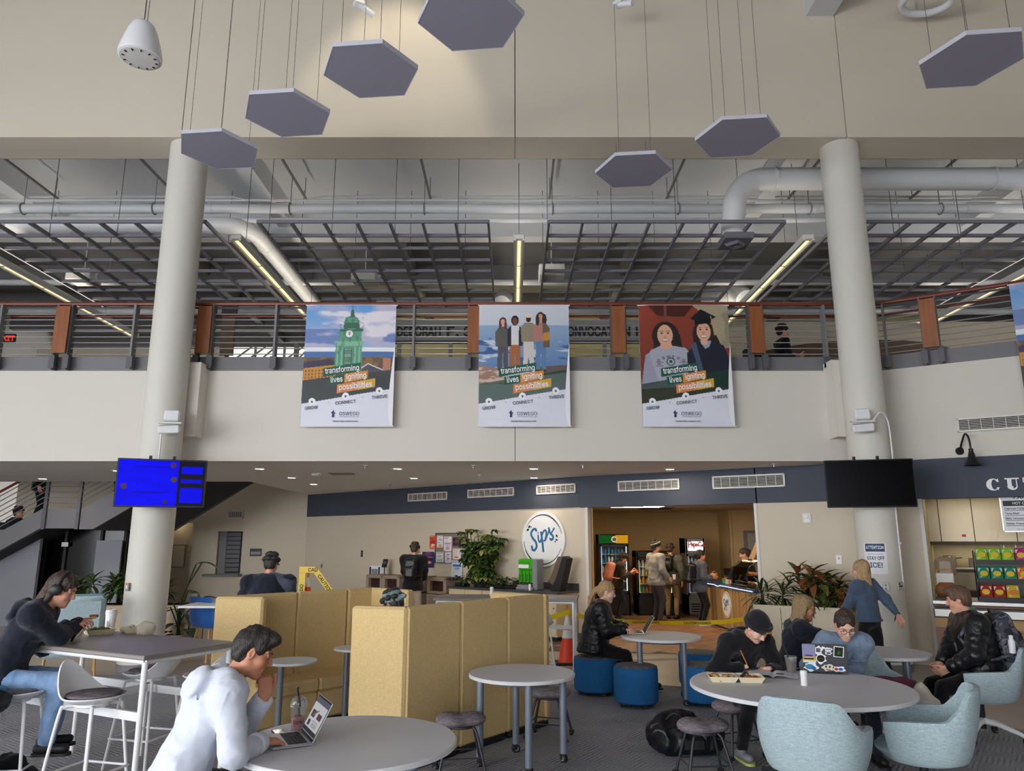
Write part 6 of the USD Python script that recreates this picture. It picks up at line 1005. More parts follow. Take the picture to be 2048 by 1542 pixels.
part(nt_, 'sheet', curved(-.02, .29, 0, .45), 'paper_white'); part(nt_, 'heading', curved(.0, .27, .325, .44, .002), 'ink_navy')
def onarc(m, xc, z, off): m = m.copy(); v = m.vertices.copy(); a = (v[:, 0] + xc) / ar - 1.571 - 1.06; rr2 = ar + off + v[:, 2]; m.vertices = np.stack([rr2 * np.cos(a), rr2 * np.sin(a), v[:, 1] + z], 1); return m
for s, h, z, wd, m in (('ATTENTION', .045, .385, .24, 'ink_white'), ('STAY OFF', .05, .23, .24, 'ink_navy'), ('ICE!', .07, .13, .17, 'ink_navy'), ('THE FROZEN LAKE IS NOT SAFE', .01, .29, .22, 'ink_grey')): part(nt_, 'lettering', onarc(text(s, h, .001, True, width=wd), .135, z, .003 if m != 'ink_white' else .005), m)
# ================================================================ people
for k, (c, m2) in enumerate((('c98f72', 'b9785e'), ('d9a78c', 'c98a74'), ('a8744f', '97613f'), ('e0b8a2', 'd29a88'))): mat('skin_%d' % k, c, .5, var=(9, .12), mixc=m2, spec=.35, bump=(220, .0003))
def hairmat(n, a, b): mat(n, a, .5, var=(16, .5), mixc=b, stretch=(16, 16, 1.6), bump=(14, .006), spec=.5)
hairmat('hair_black', '1a1614', '2e2824'); hairmat('hair_dark', '2c1f1a', '4a342a'); hairmat('hair_brown', '4a3426', '6e5038'); hairmat('hair_blond', '8a6844', 'c8a878'); hairmat('hair_ash', '6a5238', 'b09468')
def cloth(n, a, b=None, s=10, am=.12, r_=.85, bump=(420, .0006), sheen=.2): mat(n, a, r_, var=(s, am), mixc=b, bump=bump, spec=.2, sheen=sheen)
cloth('white_fleece', 'dadfec'); cloth('navy_fleece', '1e2230'); cloth('black_fleece', '15151a'); cloth('black_knit', '1b1b20', bump=(160, .002)); mat('black_nylon', '101116', .38, bump=(26, .004), spec=.45); cloth('denim_light', '8fabd0', '6f90ba', 12, .3); cloth('denim_jacket', '8697ad', '687b94', 14, .3); cloth('dark_denim', '252b3c', '1a1f2c', 8); cloth('black_trousers', '141419'); cloth('grey_sweater', '8a8b90'); cloth('khaki', '9a8468', '7a6850', 5, .3); cloth('charcoal', '3c3d42'); cloth('blue_sweater', '4b5c72'); cloth('grey_jacket', '4a4f5e'); cloth('green_fleece', '3f6e48'); cloth('beige_trousers', 'b8a890', 'a08f78', 6); cloth('dark_brown_jacket', '2a2422'); cloth('olive_grey', '5c5c56')
usdkit.material(stage, '/World/Looks/camo', {'tc': ('texture_coordinate', {}), 'n': ('noise_texture', dict(scale=11., detail=2., distortion=1.)), 'r': ('rgb_ramp', {'ramp': [(.4, lin('17181e')), (.43, lin('3a3b46')), (.52, lin('3a3b46')), (.55, lin('6e6e7a')), (.6, lin('6e6e7a')), (.63, lin('22232a'))]}), 'p': ('principled_bsdf', dict(roughness=.7))}, [('tc.object', 'n.vector'), ('n.fac', 'r.fac'), ('r.color', 'p.base_color')], surface='p.BSDF'); cloth('bandana', '33525a', '8fa6a8', 26, .5); mat('pink_bag', 'c07a68', .6, var=(12, .25)); cloth('plaid_blue', '5fa6d0', '22304a', 14, .6)
mat('eye_white', 'b9b2ac', .3); mat('iris', '2c1d14', .15); mat('lip', 'b5685e', .45); mat('shoe_black', '141416', .6); mat('shoe_red', 'a8242c', .6); mat('shoe_white', 'd8d8da', .5); mat('shoe_grey', '8a8c90', .55); mat('sole_lime', 'c3cc7a', .6); mat('lens', 'c8ccd4', .05, trans=.9)
nz = lambda v: np.asarray(v, float) / (np.linalg.norm(v) + 1e-9)
A3 = lambda *v: np.array(v, float)
def ik(a, c, l1, l2, pole):
    d = c - a; L = np.linalg.norm(d); L2 = min(L, (l1 + l2) * .995); u = d / (L + 1e-9); c = a + u * L2
    x = (l1 * l1 - l2 * l2 + L2 * L2) / (2 * L2); h = math.sqrt(max(l1 * l1 - x * x, 0)); p = np.asarray(pole, float) - u * (np.asarray(pole, float) @ u); return a + u * x + nz(p) * h, c
def rot(pitch, yaw, roll=0):
    """columns: right, forward, up. pitch > 0 looks down, yaw > 0 turns left"""
    T = trimesh.transformations; return (T.rotation_matrix(math.radians(yaw), [0, 0, 1]) @ T.rotation_matrix(math.radians(-pitch), [1, 0, 0]) @ T.rotation_matrix(math.radians(roll), [0, 1, 0]))[:3, :3]
def place(m, R, p): m.vertices = np.asarray(m.vertices) @ R.T + p; return m
def head_mesh(c, neck, k=1, fem=False, beard=0):
    F_ = Field((-.12, -.17, -.3), (.12, .16, .15), c); s = k
    F_.ell((0, -.018, .036), (.074, .096, .088), k=.02); F_.ell((0, .022, -.035), (.061, .068, .086), k=.03); F_.cone((-.045, -.005, -.06), (0, .058, -.1), .022, .02, .03); F_.cone((.045, -.005, -.06), (0, .058, -.1), .022, .02, .03); F_.ell((0, .064, -.1), (.02, .02, .016), k=.02)
    for sx in (-1, 1): F_.ell((sx * .042, .055, -.028), (.026, .028, .026), k=.025); F_.cone((sx * .012, .083, .03), (sx * .05, .066, .028), .01, .009, .015)
    for sx in (-1, 1): F_.ell((sx * .032, .096, .008), (.017, .014, .011), k=.012, sub=True)
    F_.cone((0, .083, .018), (0, .106, -.026), .0085, .0125, .012); F_.cone((-.013, .093, -.03), (.013, .093, -.03), .009, .009, .008)
    F_.cone((-.02, .079, -.058), (.02, .079, -.058), .007, .007, .01); F_.cone((-.017, .079, -.069), (.017, .079, -.069), .008, .008, .01); F_.ell((0, .098, -.0635), (.03, .01, .0022), k=.004, sub=True)
    for sx in (-1, 1):
        F_.ell((sx * .074, -.012, -.008), (.011, .022, .033), rot(0, sx * -22, 0), k=.008); F_.ell((sx * .083, -.006, -.004), (.006, .012, .019), k=.005, sub=True)
        F_.cone((sx * .047, .076, .0145), (sx * .018, .081, .0155), .006, .006, .004)
    F_.cone((0, -.03, -.06), neck, .05 if not fem else .043, .058 if not fem else .048, .03)
    return tame(F_.mesh(), 2)
def hand_mesh(c, w, f, nb, right, curl=(25, 30, 25), spread=6, fist=0):
    """w wrist, f direction of the fingers, nb back of the hand"""
    f = nz(f); nb = nz(nb - f * (nb @ f)); lat = np.cross(f, nb) * (1 if right else -1)      # lat points away from the thumb
    F_ = Field(w - .2, w + .2, c); F_.cone(w - f * .012, w, .024, .024, .01, flat=(nb, .8)); F_.rbox(w + f * .05, (.041, .052, .0145), np.stack([lat, f, nb], 1), .013, .012); F_.cone(w + f * .01 - lat * .02, w + f * .055 - lat * .03 - nb * .006, .018, .014, .012)
    for i, (o, L, q) in enumerate(((-.0305, .072, .0), (-.0105, .08, .004), (.0105, .075, .0), (.0295, .058, -.008))):
        b = w + f * (.094 + q) + lat * o; d = nz(f + lat * math.tan(math.radians((i - 1.5) * spread))); a = 0; r0 = .0092 - .0006 * (i == 3)
        for j, fr in enumerate((.46, .31, .23)):
            a += math.radians(curl[j]); dd = d * math.cos(a) - nb * math.sin(a); e = b + dd * L * fr; F_.cone(b, e, r0, r0 - .0009, .004); b = e; r0 -= .0009
    b = w + f * .03 - lat * .034 - nb * .004; d = nz(f * .75 - lat * .65 - nb * .25)
    for L, ra in ((.042, .0115), (.032, .0098), (.026, .0088)): e = b + d * L; F_.cone(b, e, ra, ra - .0012, .005); b = e; d = nz(d + f * .28 + lat * .22)
    return tame(F_.mesh(), 1)
def hair_mesh(c, style, seed, length=.3, side=1):
    F_ = Field((-.19, -.24, -.2 - length), (.19, .17, .17), c)
    F_.ell((0, -.02, .045), (.084, .108, .094), k=.02); F_.ell((0, -.055, -.005), (.076, .068, .085), k=.03)
    if style in ('quiff', 'short'):
        F_.ell((0, .045, .098), (.062, .055, .034), k=.03)
        if style == 'quiff': F_.ell((.012, .075, .098), (.05, .034, .028), k=.02)
        for sx in (-1, 1): F_.ell((sx * .07, .012, .0), (.012, .022, .045), k=.012)
    if style == 'curly': [F_.ell((.085 * math.cos(a) * s_, -.02 + .1 * math.sin(a) * s_, .06 + h_), (.034, .034, .03), k=.012) for a in np.linspace(-.6, 6, 11) for s_, h_ in ((1, 0), (.6, .065))]
    if style in ('long', 'wavy'):
        for sx in (-1, 1): F_.cone((sx * .066, -.01, .02), (sx * .092, -.03, -.5 * length), .03, .036, .03); F_.cone((sx * .092, -.03, -.5 * length), (sx * .07, -.06, -length), .036, .018, .03)
        F_.cone((0, -.07, 0), (0, -.1, -length * .95), .07, .055, .04, flat=((0, 1, 0), .6))
    if style == 'mid':
        for sx in (-1, 1): F_.cone((sx * .07, -.03, .0), (sx * .08, -.045, -.11), .026, .022, .02)
        F_.cone((0, -.08, 0), (0, -.1, -.13), .06, .045, .03)
    if style == 'pony':
        F_.ell((0, -.125, .0), (.03, .035, .035), k=.02); F_.cone((0, -.14, -.0), (-.0, -.19, -.12), .03, .034, .02); F_.cone((0, -.19, -.12), (0, -.17, -length), .034, .012, .02)
    F_.ell((0, .128, -.045), (.073, .088, .122), k=.014, sub=True)
    if style == 'tied': F_.ell((0, .122, -.018), (.066, .08, .118), k=.012, sub=True); F_.cone((0, .09, .13), (0, -.03, .152), .004, .004, .008, sub=True)
    if style == 'under': F_.half((0, 0, .035), (0, .3, 1))
    if style in ('quiff', 'short', 'curly', 'pony', 'bun', 'tied', 'under'):
        for sx in (-1, 1): F_.ell((sx * .085, .0, -.04), (.03, .05, .05), k=.01, sub=True)
        F_.ell((0, -.06, -.16), (.12, .12, .085), k=.01, sub=True) if style != 'pony' else None
    if style == 'bun': F_.ell((0, -.13, .03), (.045, .04, .045), k=.015)
    m = F_.mesh(); m = rough_up(m, .02, 1, seed + 7, 2, (15, 15, 10)) if style == 'wavy' else m; return rough_up(rough_up(m, .009, 1, seed, 2, (46, 46, 9)), .004, 1, seed + 3, 2, (120, 120, 22))
def folds(m, amp, freq, seed):
    v, n = np.array(m.vertices), np.array(m.vertex_normals); q = meshkit.fbm(v * freq * A3(1, 1, .6) + meshkit.fbm(v * 4, 2, seed)[:, None] * .8, 2, seed); r_ = (1 - np.abs(2 * q - 1)) ** 3
    m.vertices = v + n * ((r_ - .45) * amp)[:, None]; return m
DBG = {}
def lid_mesh(q):
    m = trimesh.creation.icosphere(3, .0128); n = A3(0, -.25, 1); m.update_faces(m.triangles_center @ n > -.0015); m.remove_unreferenced_vertices(); return tf(m, (q * .032, .0722, .007))
def human(label, loc, rz, H=1.72, hip=None, lean=0, lean2=None, side=0, twist=0, head=(0, 0, 0), hands=None, poles=None, feet=None, kneep=None, top=('fleece', 'white_fleece'), legs='black_trousers', shoes='shoe_black', sole='rubber', skin=1, hair=('short', 'hair_dark', .1), fem=False, wide=1., c=.012, hc=.005, face=True, hdir=None, curl=None, hood=True, extra=None, cuff=None, hemz=None, puff=None, group=None, name='person', neckf=.0, fl=None, legshow=True):
    s = H / 1.75; t = thing(name, label, 'person', loc, rz, group); cr, sr = math.cos(math.radians(-rz)), math.sin(math.radians(-rz))
    def L_(p): p = np.asarray(p, float) - np.array(loc); return A3(p[0] * cr - p[1] * sr, p[0] * sr + p[1] * cr, p[2])     # world to person
    pel = A3(0, 0, .93 * s) if hip is None else A3(*hip); lean2 = lean * 1.3 if lean2 is None else lean2
    D = lambda a, b: nz(A3(math.sin(math.radians(b)), math.sin(math.radians(a)), math.cos(math.radians(a))))
    waist = pel + D(lean * .8, side) * .17 * s; chest = waist + D(lean, side) * .2 * s; nb_ = chest + D(lean2, side) * .16 * s
    Rt = rot(lean2, twist); rt = Rt[:, 0]; fw = Rt[:, 1]; upv = Rt[:, 2]; sw = (.178 if not fem else .16) * s * wide
    sh = {q: nb_ - upv * .045 * s + rt * sw * q - fw * .005 for q in (-1, 1)}
    Rh = rot(*head); hc_ = nb_ + D(lean2 * .5 + head[0] * .45, side) * .1 * s + Rh[:, 2] * .075 + Rh[:, 1] * (.02 + neckf)
    hp = {q: pel + A3(.085 * s * q, 0, -.02) for q in (-1, 1)}
    W_, E_ = {}, {}
    for q, kx in ((-1, 'L'), (1, 'R')):
        tgt = L_(hands[kx]) if hands and hands.get(kx) is not None else sh[q] + A3(.06 * q, .04, -.52 * s); pole = (poles or {}).get(kx, A3(.4 * q, -.6, -.5)); E_[q], W_[q] = ik(sh[q], tgt, .285 * s, .255 * s, pole)
    K_, N_ = {}, {}
    for q, kx in ((-1, 'L'), (1, 'R')):
        tgt = L_(feet[kx]) if feet and feet.get(kx) is not None else A3(.1 * q, .0, .085); K_[q], N_[q] = ik(hp[q], tgt, .43 * s, .42 * s, (kneep or {}).get(kx, A3(.15 * q, 1, .35)))
    # body: one continuous figure, fine at the head and hands
    B = Field(np.min([pel, *K_.values(), *N_.values(), *E_.values(), *W_.values(), nb_], 0) - .2, np.max([pel, *K_.values(), *N_.values(), *E_.values(), *W_.values(), nb_], 0) + .2, max(.018, c * 1.3))
    B.cone(pel, waist, .115 * s, .105 * s, .05, flat=(fw, .8)); B.cone(waist, chest, .105 * s, .125 * s, .05, flat=(fw, .75)); B.cone(chest, nb_, .12 * s, .05, .05, flat=(fw, .75))
    for q in (-1, 1): B.cone(nb_ - upv * .05, sh[q], .05, .045 * s, .04); B.cone(sh[q], E_[q], .043 * s, .034 * s, .02); B.cone(E_[q], W_[q], .036 * s, .024 * s, .015); B.cone(hp[q], K_[q], .07 * s, .047 * s, .03); B.cone(K_[q], N_[q], .048 * s, .033 * s, .02)
    neck_l = Rh.T @ (nb_ - upv * .02 - hc_); ms = [tame(B.mesh(), 3), place(head_mesh(hc, neck_l, fem=fem), Rh, hc_)]
    for q, kx in ((-1, 'L'), (1, 'R')):
        f = nz(W_[q] - E_[q]); hd = (hdir or {}).get(kx); f2, nb2 = (nz(W_[q] - E_[q]), nz(np.cross(f, fw) * q + rt * q)) if hd is None else (A3(*hd[0]), A3(*hd[1])); ms.append(hand_mesh(min(max(hc, .0048), .006), W_[q] + f * .012, f2, nb2, q > 0, (curl or {}).get(kx, (20, 28, 20))))
    part(t, 'body', cat(ms), 'skin_%d' % skin, True)
    hT = lambda m: place(m, Rh, hc_); DBG[label] = [tuple(np.array(loc) + A3(p[0] * cr + p[1] * sr, -p[0] * sr + p[1] * cr, p[2])) for p in (hc_, hc_ + Rh @ A3(0, .06, -.1), pel, E_[1], E_[-1], W_[1], W_[-1])]
    if face:
        for q in (-1, 1):
            e = part(t, 'eye', hT(tf(trimesh.creation.icosphere(2, .0118), (q * .032, .0722, .007))), 'eye_white', True); part(e, 'eyelid', hT(lid_mesh(q)), 'skin_%d' % skin, True); part(e, 'iris', hT(tf(trimesh.creation.icosphere(2, .0068), (q * .032, .0782, .0035))), 'iris', True); part(t, 'eyebrow', hT(tube([(q * .015, .094, .026), (q * .034, .09, .032), (q * .052, .076, .026)], [.0028, .0034, .0018], 6)), hair[1], True)
        part(t, 'lips', hT(tame(Field((-.04, .05, -.09), (.04, .11, -.04), .003).cone((-.02, .084, -.059), (.02, .084, -.059), .0045, .0045, .003).cone((-.016, .083, -.068), (.016, .083, -.068), .0055, .0055, .003).mesh(), 1)), 'lip', True)
    if hair[0]: part(t, 'hair', hT(hair_mesh(max(hc, .006) + .0005, hair[0], int(loc[0] * 7) % 50, hair[2])), hair[1], True)
    # upper garment
    kind, tm = top; th = {'tee': .012, 'fleece': .026, 'sweater': .026, 'jacket': .03, 'puffer': .044}[kind]; pf = lambda n: (n, .014) if kind == 'puffer' else None
    G = Field(np.min([pel, *E_.values(), *W_.values(), nb_], 0) - .3, np.max([pel, *E_.values(), *W_.values(), nb_], 0) + .3, c)
    G.cone(pel + A3(0, 0, -.055), waist, (.16 * wide + th) * s, (.122 * wide + th) * s, .05, flat=(fw, .84), puff=pf(3)); G.cone(waist, chest, (.118 * wide + th) * s, (.138 * wide + th) * s, .05, flat=(fw, .76), puff=pf(3)); G.cone(chest, nb_ - upv * .04, (.135 * wide + th) * s, .07 * s + th, .05, flat=(fw, .74))
    G.cone(sh[-1], sh[1], .05 * s + th, .05 * s + th, .06)
    if fem: [G.ell(chest + fw * .08 + rt * .07 * q - upv * .0, (.07, .05, .065), k=.04) for q in (-1, 1)]
    for q in (-1, 1):
        G.cone(nb_ - upv * .03, sh[q], .052 + th * .7, .052 * s + th, .04); G.cone(sh[q], E_[q], .05 * s + th, .042 * s + th, .05, puff=pf(4)); G.cone(E_[q], W_[q] - nz(W_[q] - E_[q]) * .035 if kind != 'tee' else E_[q] + (W_[q] - E_[q]) * .1, .042 * s + th, .028 * s + th * .75, .025, puff=pf(3))
    if kind != 'tee':
        for q in (-1, 1): f = nz(W_[q] - E_[q]); G.cone(W_[q] - f * .01, W_[q] + f * .05, .026, .03, .002, sub=True)
    G.cone(nb_ - upv * .06, nb_ + D(lean2 * .6, side) * .12, .052, .066, .01, sub=True)
    G.half(pel + A3(0, 0, hemz if hemz is not None else -.075 if hip is not None else -.13), A3(0, 0, -1))
    if hood and kind in ('fleece', 'puffer', 'jacket'):
        for q in (-1, 1): G.cone(nb_ + rt * .075 * q + fw * .055 - upv * .055, nb_ + rt * .085 * q - fw * .045 + upv * .015, .026, .036, .02)
        if hood != 'collar': G.cone(nb_ + rt * .08 - fw * .055 + upv * .01, nb_ - rt * .08 - fw * .055 + upv * .01, .042, .042, .03); [G.cone(nb_ + rt * .1 * q - fw * .03 + upv * .015, nb_ - fw * .13 + rt * .07 * q - upv * .06, .036, .038, .03) for q in (-1, 1)]; G.ell(nb_ - fw * .142 - upv * .1, (.135, .045, .1), Rt, k=.03); G.ell(nb_ - fw * .1 + upv * .06, (.085, .035, .045), Rt, k=.02, sub=True)
        else: G.cone(nb_ + rt * .085 - fw * .045 + upv * .015, nb_ - rt * .085 - fw * .045 + upv * .015, .036, .036, .03)
    m = tame(G.mesh(), 3); sd = int(abs(loc[1]) * 11) % 40; folds(m, .016 if kind != 'puffer' else .007, 7, sd); folds(m, .006, 17, sd + 4)
    tp = part(t, {'tee': 'shirt', 'fleece': 'hooded_top', 'sweater': 'sweater', 'jacket': 'jacket', 'puffer': 'puffer_jacket'}[kind], m, tm, True)
    if cuff:
        for q in (-1, 1): f = nz(W_[q] - E_[q]); part(tp, 'cuff', tube([W_[q] - f * .055, W_[q] - f * .045, W_[q] + f * .004, W_[q] + f * .01], [.034 * s + th * .7, .041 * s + th * .7, .037 * s + th * .6, .026 * s + th * .5], 18), tm, True)
    # trousers and shoes
    if legshow:
        T_ = Field(np.min([pel, *K_.values(), *N_.values()], 0) - .2, np.max([pel, *K_.values(), *N_.values()], 0) + .2, max(c, .013))
        T_.ell(pel + A3(0, -.015, -.03), (.14 * s * wide, .115 * s * wide, .105 * s), k=.04)
        for q in (-1, 1): T_.cone(hp[q], K_[q], (.088 if fl is None else fl) * s * wide, .068 * s, .03); T_.cone(K_[q], N_[q] + A3(0, 0, .03), .068 * s, (.052 if not cuff else .058) * s, .02)
        m = tame(T_.mesh(), 3); folds(m, .009, 9, sd + 5); part(t, 'trousers', m, legs, True)
        for q, kx in ((-1, 'L'), (1, 'R')):
            d = K_[q] - N_[q]; fd = nz(A3(.18 * q, 1, 0)) if (kneep or {}).get('toe' + kx) is None else nz(A3(*kneep['toe' + kx])); b = N_[q] + A3(0, 0, -.035); S_ = Field(b - .28, b + .28, max(.008, c * .7)); S_.cone(b - fd * .05, b + fd * .13, .041, .036, .03, flat=((0, 0, 1), .85)); S_.cone(b - fd * .03 + A3(0, 0, .0), N_[q] + A3(0, 0, .015), .042, .038, .03); S_.half(b - A3(0, 0, .038), A3(0, 0, -1)); sp_ = part(t, 'shoe', tame(S_.mesh(), 2), shoes, True)
            part(sp_, 'sole', tf(ext(affinity.rotate(LineString([(0, -.055), (0, .14)]).buffer(.043, 10), math.degrees(math.atan2(-fd[0], fd[1])), origin=(0, 0)), .02), tuple(b - A3(0, 0, .05))), sole)
    if extra: extra(dict(t=t, R=Rt, Rh=Rh, hc=hc_, hT=hT, nb=nb_, chest=chest, waist=waist, pel=pel, E=E_, W=W_, sh=sh, fw=fw, rt=rt, up=upv, L=L_, s=s, tp=tp))
    return t
def backpack(label, x, m, sz=(.15, .085, .21), c=.016, dz=-.08, group=None, straps=True, loc=(0, 0, 0), rz=0):
    """a bag carried on the back is a thing of its own"""
    t = thing('backpack', label, 'backpack', loc, rz); R = x['R']; p = x['chest'] - x['fw'] * (.185 + sz[1] * .55) * x['s'] + x['up'] * dz
    F_ = Field(p - .4, p + .4, c); F_.rbox(p, sz, R, .07, .02); F_.rbox(p - x['fw'] * sz[1] * .8 - x['up'] * .07, (sz[0] * .75, .05, sz[2] * .5), R, .04, .02); part(t, 'bag', rough_up(tame(F_.mesh(), 2), .009, 11, 3), m, True)
    part(t, 'top_handle', tube(bez([p + x['up'] * sz[2] + x['rt'] * .03 + x['fw'] * .03, p + x['up'] * (sz[2] + .04) + x['fw'] * .03, p + x['up'] * sz[2] - x['rt'] * .03 + x['fw'] * .03], 5), .008, 6), 'black', True)
    part(t, 'zip_line', tube([p - x['fw'] * (sz[1] * .8 + .053) + x['rt'] * a * sz[0] * .6 - x['up'] * .0 for a in (-1, 0, 1)], .004, 6), 'dark_steel', True)
    if straps:
        for q in (-1, 1): part(t, 'strap', tube(bez([p + x['up'] * sz[2] * .7 + x['rt'] * .08 * q + x['fw'] * sz[1], x['sh'][q] + x['up'] * .085 - x['rt'] * q * .07, x['sh'][q] + x['fw'] * .125 - x['up'] * .03 - x['rt'] * q * .05, x['chest'] + x['fw'] * .16 + x['rt'] * q * .13, x['waist'] + x['rt'] * q * .2, p - x['up'] * sz[2] * .6 + x['rt'] * q * sz[0]], 5), .017, 8), m, True)
    return t
def beanie(x, m, pom=False, stripe=None, patch=None, c=.007):
    F_ = Field((-.13, -.17, -.05), (.13, .15, .2), c); F_.ell((0, -.02, .05), (.092, .116, .1), k=.02); F_.half((0, 0, .012), (0, .35, -1)); h = part(x['t'], 'beanie', x['hT'](rough_up(tame(F_.mesh(), 2), .003, 60, 2)), m, True)
    ring = lambda z0, r_, dz=.0: [(.09 * r_ * math.cos(a), -.02 + .113 * r_ * math.sin(a), z0 + .33 * (.113 * math.sin(a))) for a in np.linspace(0, 2 * PI, 36, endpoint=False)]
    part(h, 'folded_brim', x['hT'](cat([tube(ring(.02 + .012 * k, 1.03), .014, 8, closed=True) for k in range(4)])), m, True)
    if pom: part(h, 'pompom', x['hT'](rough_up(tf(trimesh.creation.icosphere(3, .035), (0, -.04, .165)), .01, 90, 1)), m, True)
    if stripe: part(h, 'stripe', x['hT'](tube(ring(.085, .98), .012, 8, closed=True)), stripe, True)
    if patch: part(h, 'patch', x['hT'](tf(bx(-.034, 0, -.016, .034, .006, .016, .003), (-.012, .105, .068), rx=-6)), patch)
# hoodie at the front table
def x_hoodie(x):
    part(x['tp'], 'waist_rib', tube([x['pel'] + A3(.19 * math.cos(a), .158 * math.sin(a), -.07) for a in np.linspace(0, 2 * PI, 28, endpoint=False)], .022, 10, closed=True), 'white_fleece', True)
    for q in (-1, 1): part(x['tp'], 'sleeve_seam', tube([x['sh'][q] + (x['rt'] * q * .03) + (x['up'] * math.cos(a) + x['fw'] * math.sin(a)) * .082 for a in np.linspace(-2.4, 2.4, 20)], .004, 6), 'white_fleece', True)
human('person in a white hooded top leaning chin on hand over an open laptop', (-1.75, 4.16, 0), -62, 1.78, hip=(0, 0, .625), lean=25, lean2=36, head=(24, -14, -4), hands={'R': (-1.36, 4.3, .785), 'L': (-1.37, 4.34, 1.0)}, poles={'R': (.5, -.2, -.6), 'L': (-.3, .1, -1)}, feet={'R': (-1.5, 4.0, .09), 'L': (-1.45, 4.45, .09)},
      hdir={'L': ((-.2, 0, 1), (1, .3, .1)), 'R': ((-.25, 1, -.12), (0, .1, 1))}, curl={'L': (62, 72, 40), 'R': (25, 35, 25)}, top=('fleece', 'white_fleece'), legs='charcoal', skin=0, hair=('quiff', 'hair_black', .1), c=.011, hc=.0045, cuff=True, extra=x_hoodie, neckf=.02)
t = thing('stool', 'plain white stool that the person in the white hoodie sits on', 'stool', (-1.8, 4.13, 0)); part(t, 'seat', disc(.2, .475, .505, 32, .01), 'white_metal', 30)
for k in range(4): part(t, 'leg', cyl((.13 * math.cos(k * 1.571 + .6), .13 * math.sin(k * 1.571 + .6), .475), (.2 * math.cos(k * 1.571 + .6), .2 * math.sin(k * 1.571 + .6), 0), .014, 10), 'white_metal', 40)
# headphones at the tall table
def x_phones(x):
    h = part(x['t'], 'headphones', x['hT'](tube([(.088 * math.cos(a), -.02, .03 + .105 * math.sin(a)) for a in np.linspace(-.1, PI + .1, 20)], .011, 8)), 'black', True)
    for q in (-1, 1): part(h, 'ear_cup', x['hT'](rough_up(tf(lathe([(0, -.02), (.036, -.02), (.044, -.008), (.044, .01), (.03, .022), (0, .024)], 24), (q * .092, -.014, -.002), ry=90 * q), .0001, 5)), 'black', 40)
    part(x['tp'], 'shirt_tail', rough_up(tube([x['pel'] + A3(.2 * math.cos(a), .165 * math.sin(a), -.08) for a in np.linspace(0, 2 * PI, 28, endpoint=False)], .04, 10, closed=True), .012, 9, 4), 'plaid_blue', True)
    for q in (-1, 1): f = nz(x['W'][q] - x['E'][q])
human('person in a dark hooded top and headphones eating at the tall table', (-3.92, 5.97, 0), -74, 1.82, hip=(0, 0, .84), lean=27, lean2=34, head=(24, -8, 0), hands={'R': (-3.55, 6.32, 1.19), 'L': (-3.75, 6.5, 1.16)}, poles={'R': (.6, -.1, -.6), 'L': (-.5, .1, -.5)}, feet={'R': (-3.5, 5.98, .36), 'L': (-3.62, 6.22, .36)}, kneep={'R': (.1, 1, .5), 'L': (-.1, 1, .4)},
      hdir={'R': ((.8, .55, .15), (.2, -.6, .8)), 'L': ((.5, .8, -.2), (0, -.3, 1))}, curl={'R': (55, 45, 30), 'L': (50, 50, 30)}, top=('fleece', 'navy_fleece'), legs='denim_light', shoes='shoe_black', skin=1, hair=('mid', 'hair_dark', .16), c=.012, hc=.005, extra=x_phones, neckf=.02, cuff=True)
# black puffer with laptop on the pouf
human('person in a black puffer jacket with a blond ponytail typing on a laptop', (1.02, 9.72, 0), -98, 1.66, hip=(0, 0, .57), lean=13, lean2=20, head=(14, 0, 0), hands={'R': (1.4, 9.44, .8), 'L': (1.42, 9.62, .8)}, feet={'R': (1.5, 9.55, .09), 'L': (1.75, 9.8, .09)}, hdir={'R': ((1, .3, -.1), (0, 0, 1)), 'L': ((1, -.1, -.1), (0, 0, 1))}, poles={'R': (.4, -.5, -.7), 'L': (-.4, -.5, -.7)},
      top=('puffer', 'black_nylon'), hood='collar', legs='black_trousers', skin=3, hair=('pony', 'hair_blond', .34), fem=True, wide=1.32, c=.014, hc=.006, fl=.09)
# writing, black beanie
def x_write(x):
    beanie(x, 'black_knit', patch='ink_orange')
    w = x['W'][1]; d = x['L'](np.array([2.02, 6.66, .79])) ; part(x['t'], 'pencil', cyl(d + A3(0, 0, .0), d + A3(.05, -.03, .14), .004, 8), 'ink_orange')
    m = tf(text('MUSKATUNK', .035, .004, True), rx=90, rz=180); c_ = x['chest'] + x['fw'] * .175 - x['up'] * .02; part(x['tp'], 'chest_lettering', place(m, x['R'], c_), 'charcoal')
human('person in a black hooded top and black beanie writing in a notebook', (2.02, 7.16, 0), -160, 1.75, hip=(0, 0, .54), lean=29, lean2=40, head=(48, 8, 6), hands={'R': (2.02, 6.8, .775), 'L': (2.22, 6.74, .77)}, feet={'R': (1.98, 6.86, .09), 'L': (2.24, 6.7, .09)}, hdir={'R': ((.15, -1, -.1), (-.3, 0, 1)), 'L': ((-.3, -1, -.15), (0, 0, 1))}, curl={'R': (60, 50, 30), 'L': (15, 20, 15)}, poles={'R': (.7, -.3, -.4), 'L': (-.7, -.3, -.4)},
      top=('fleece', 'black_fleece'), legs='black_trousers', shoes='shoe_grey', sole='sole_lime', skin=3, hair=('under', 'hair_dark', .1), c=.012, hc=.005, extra=x_write)
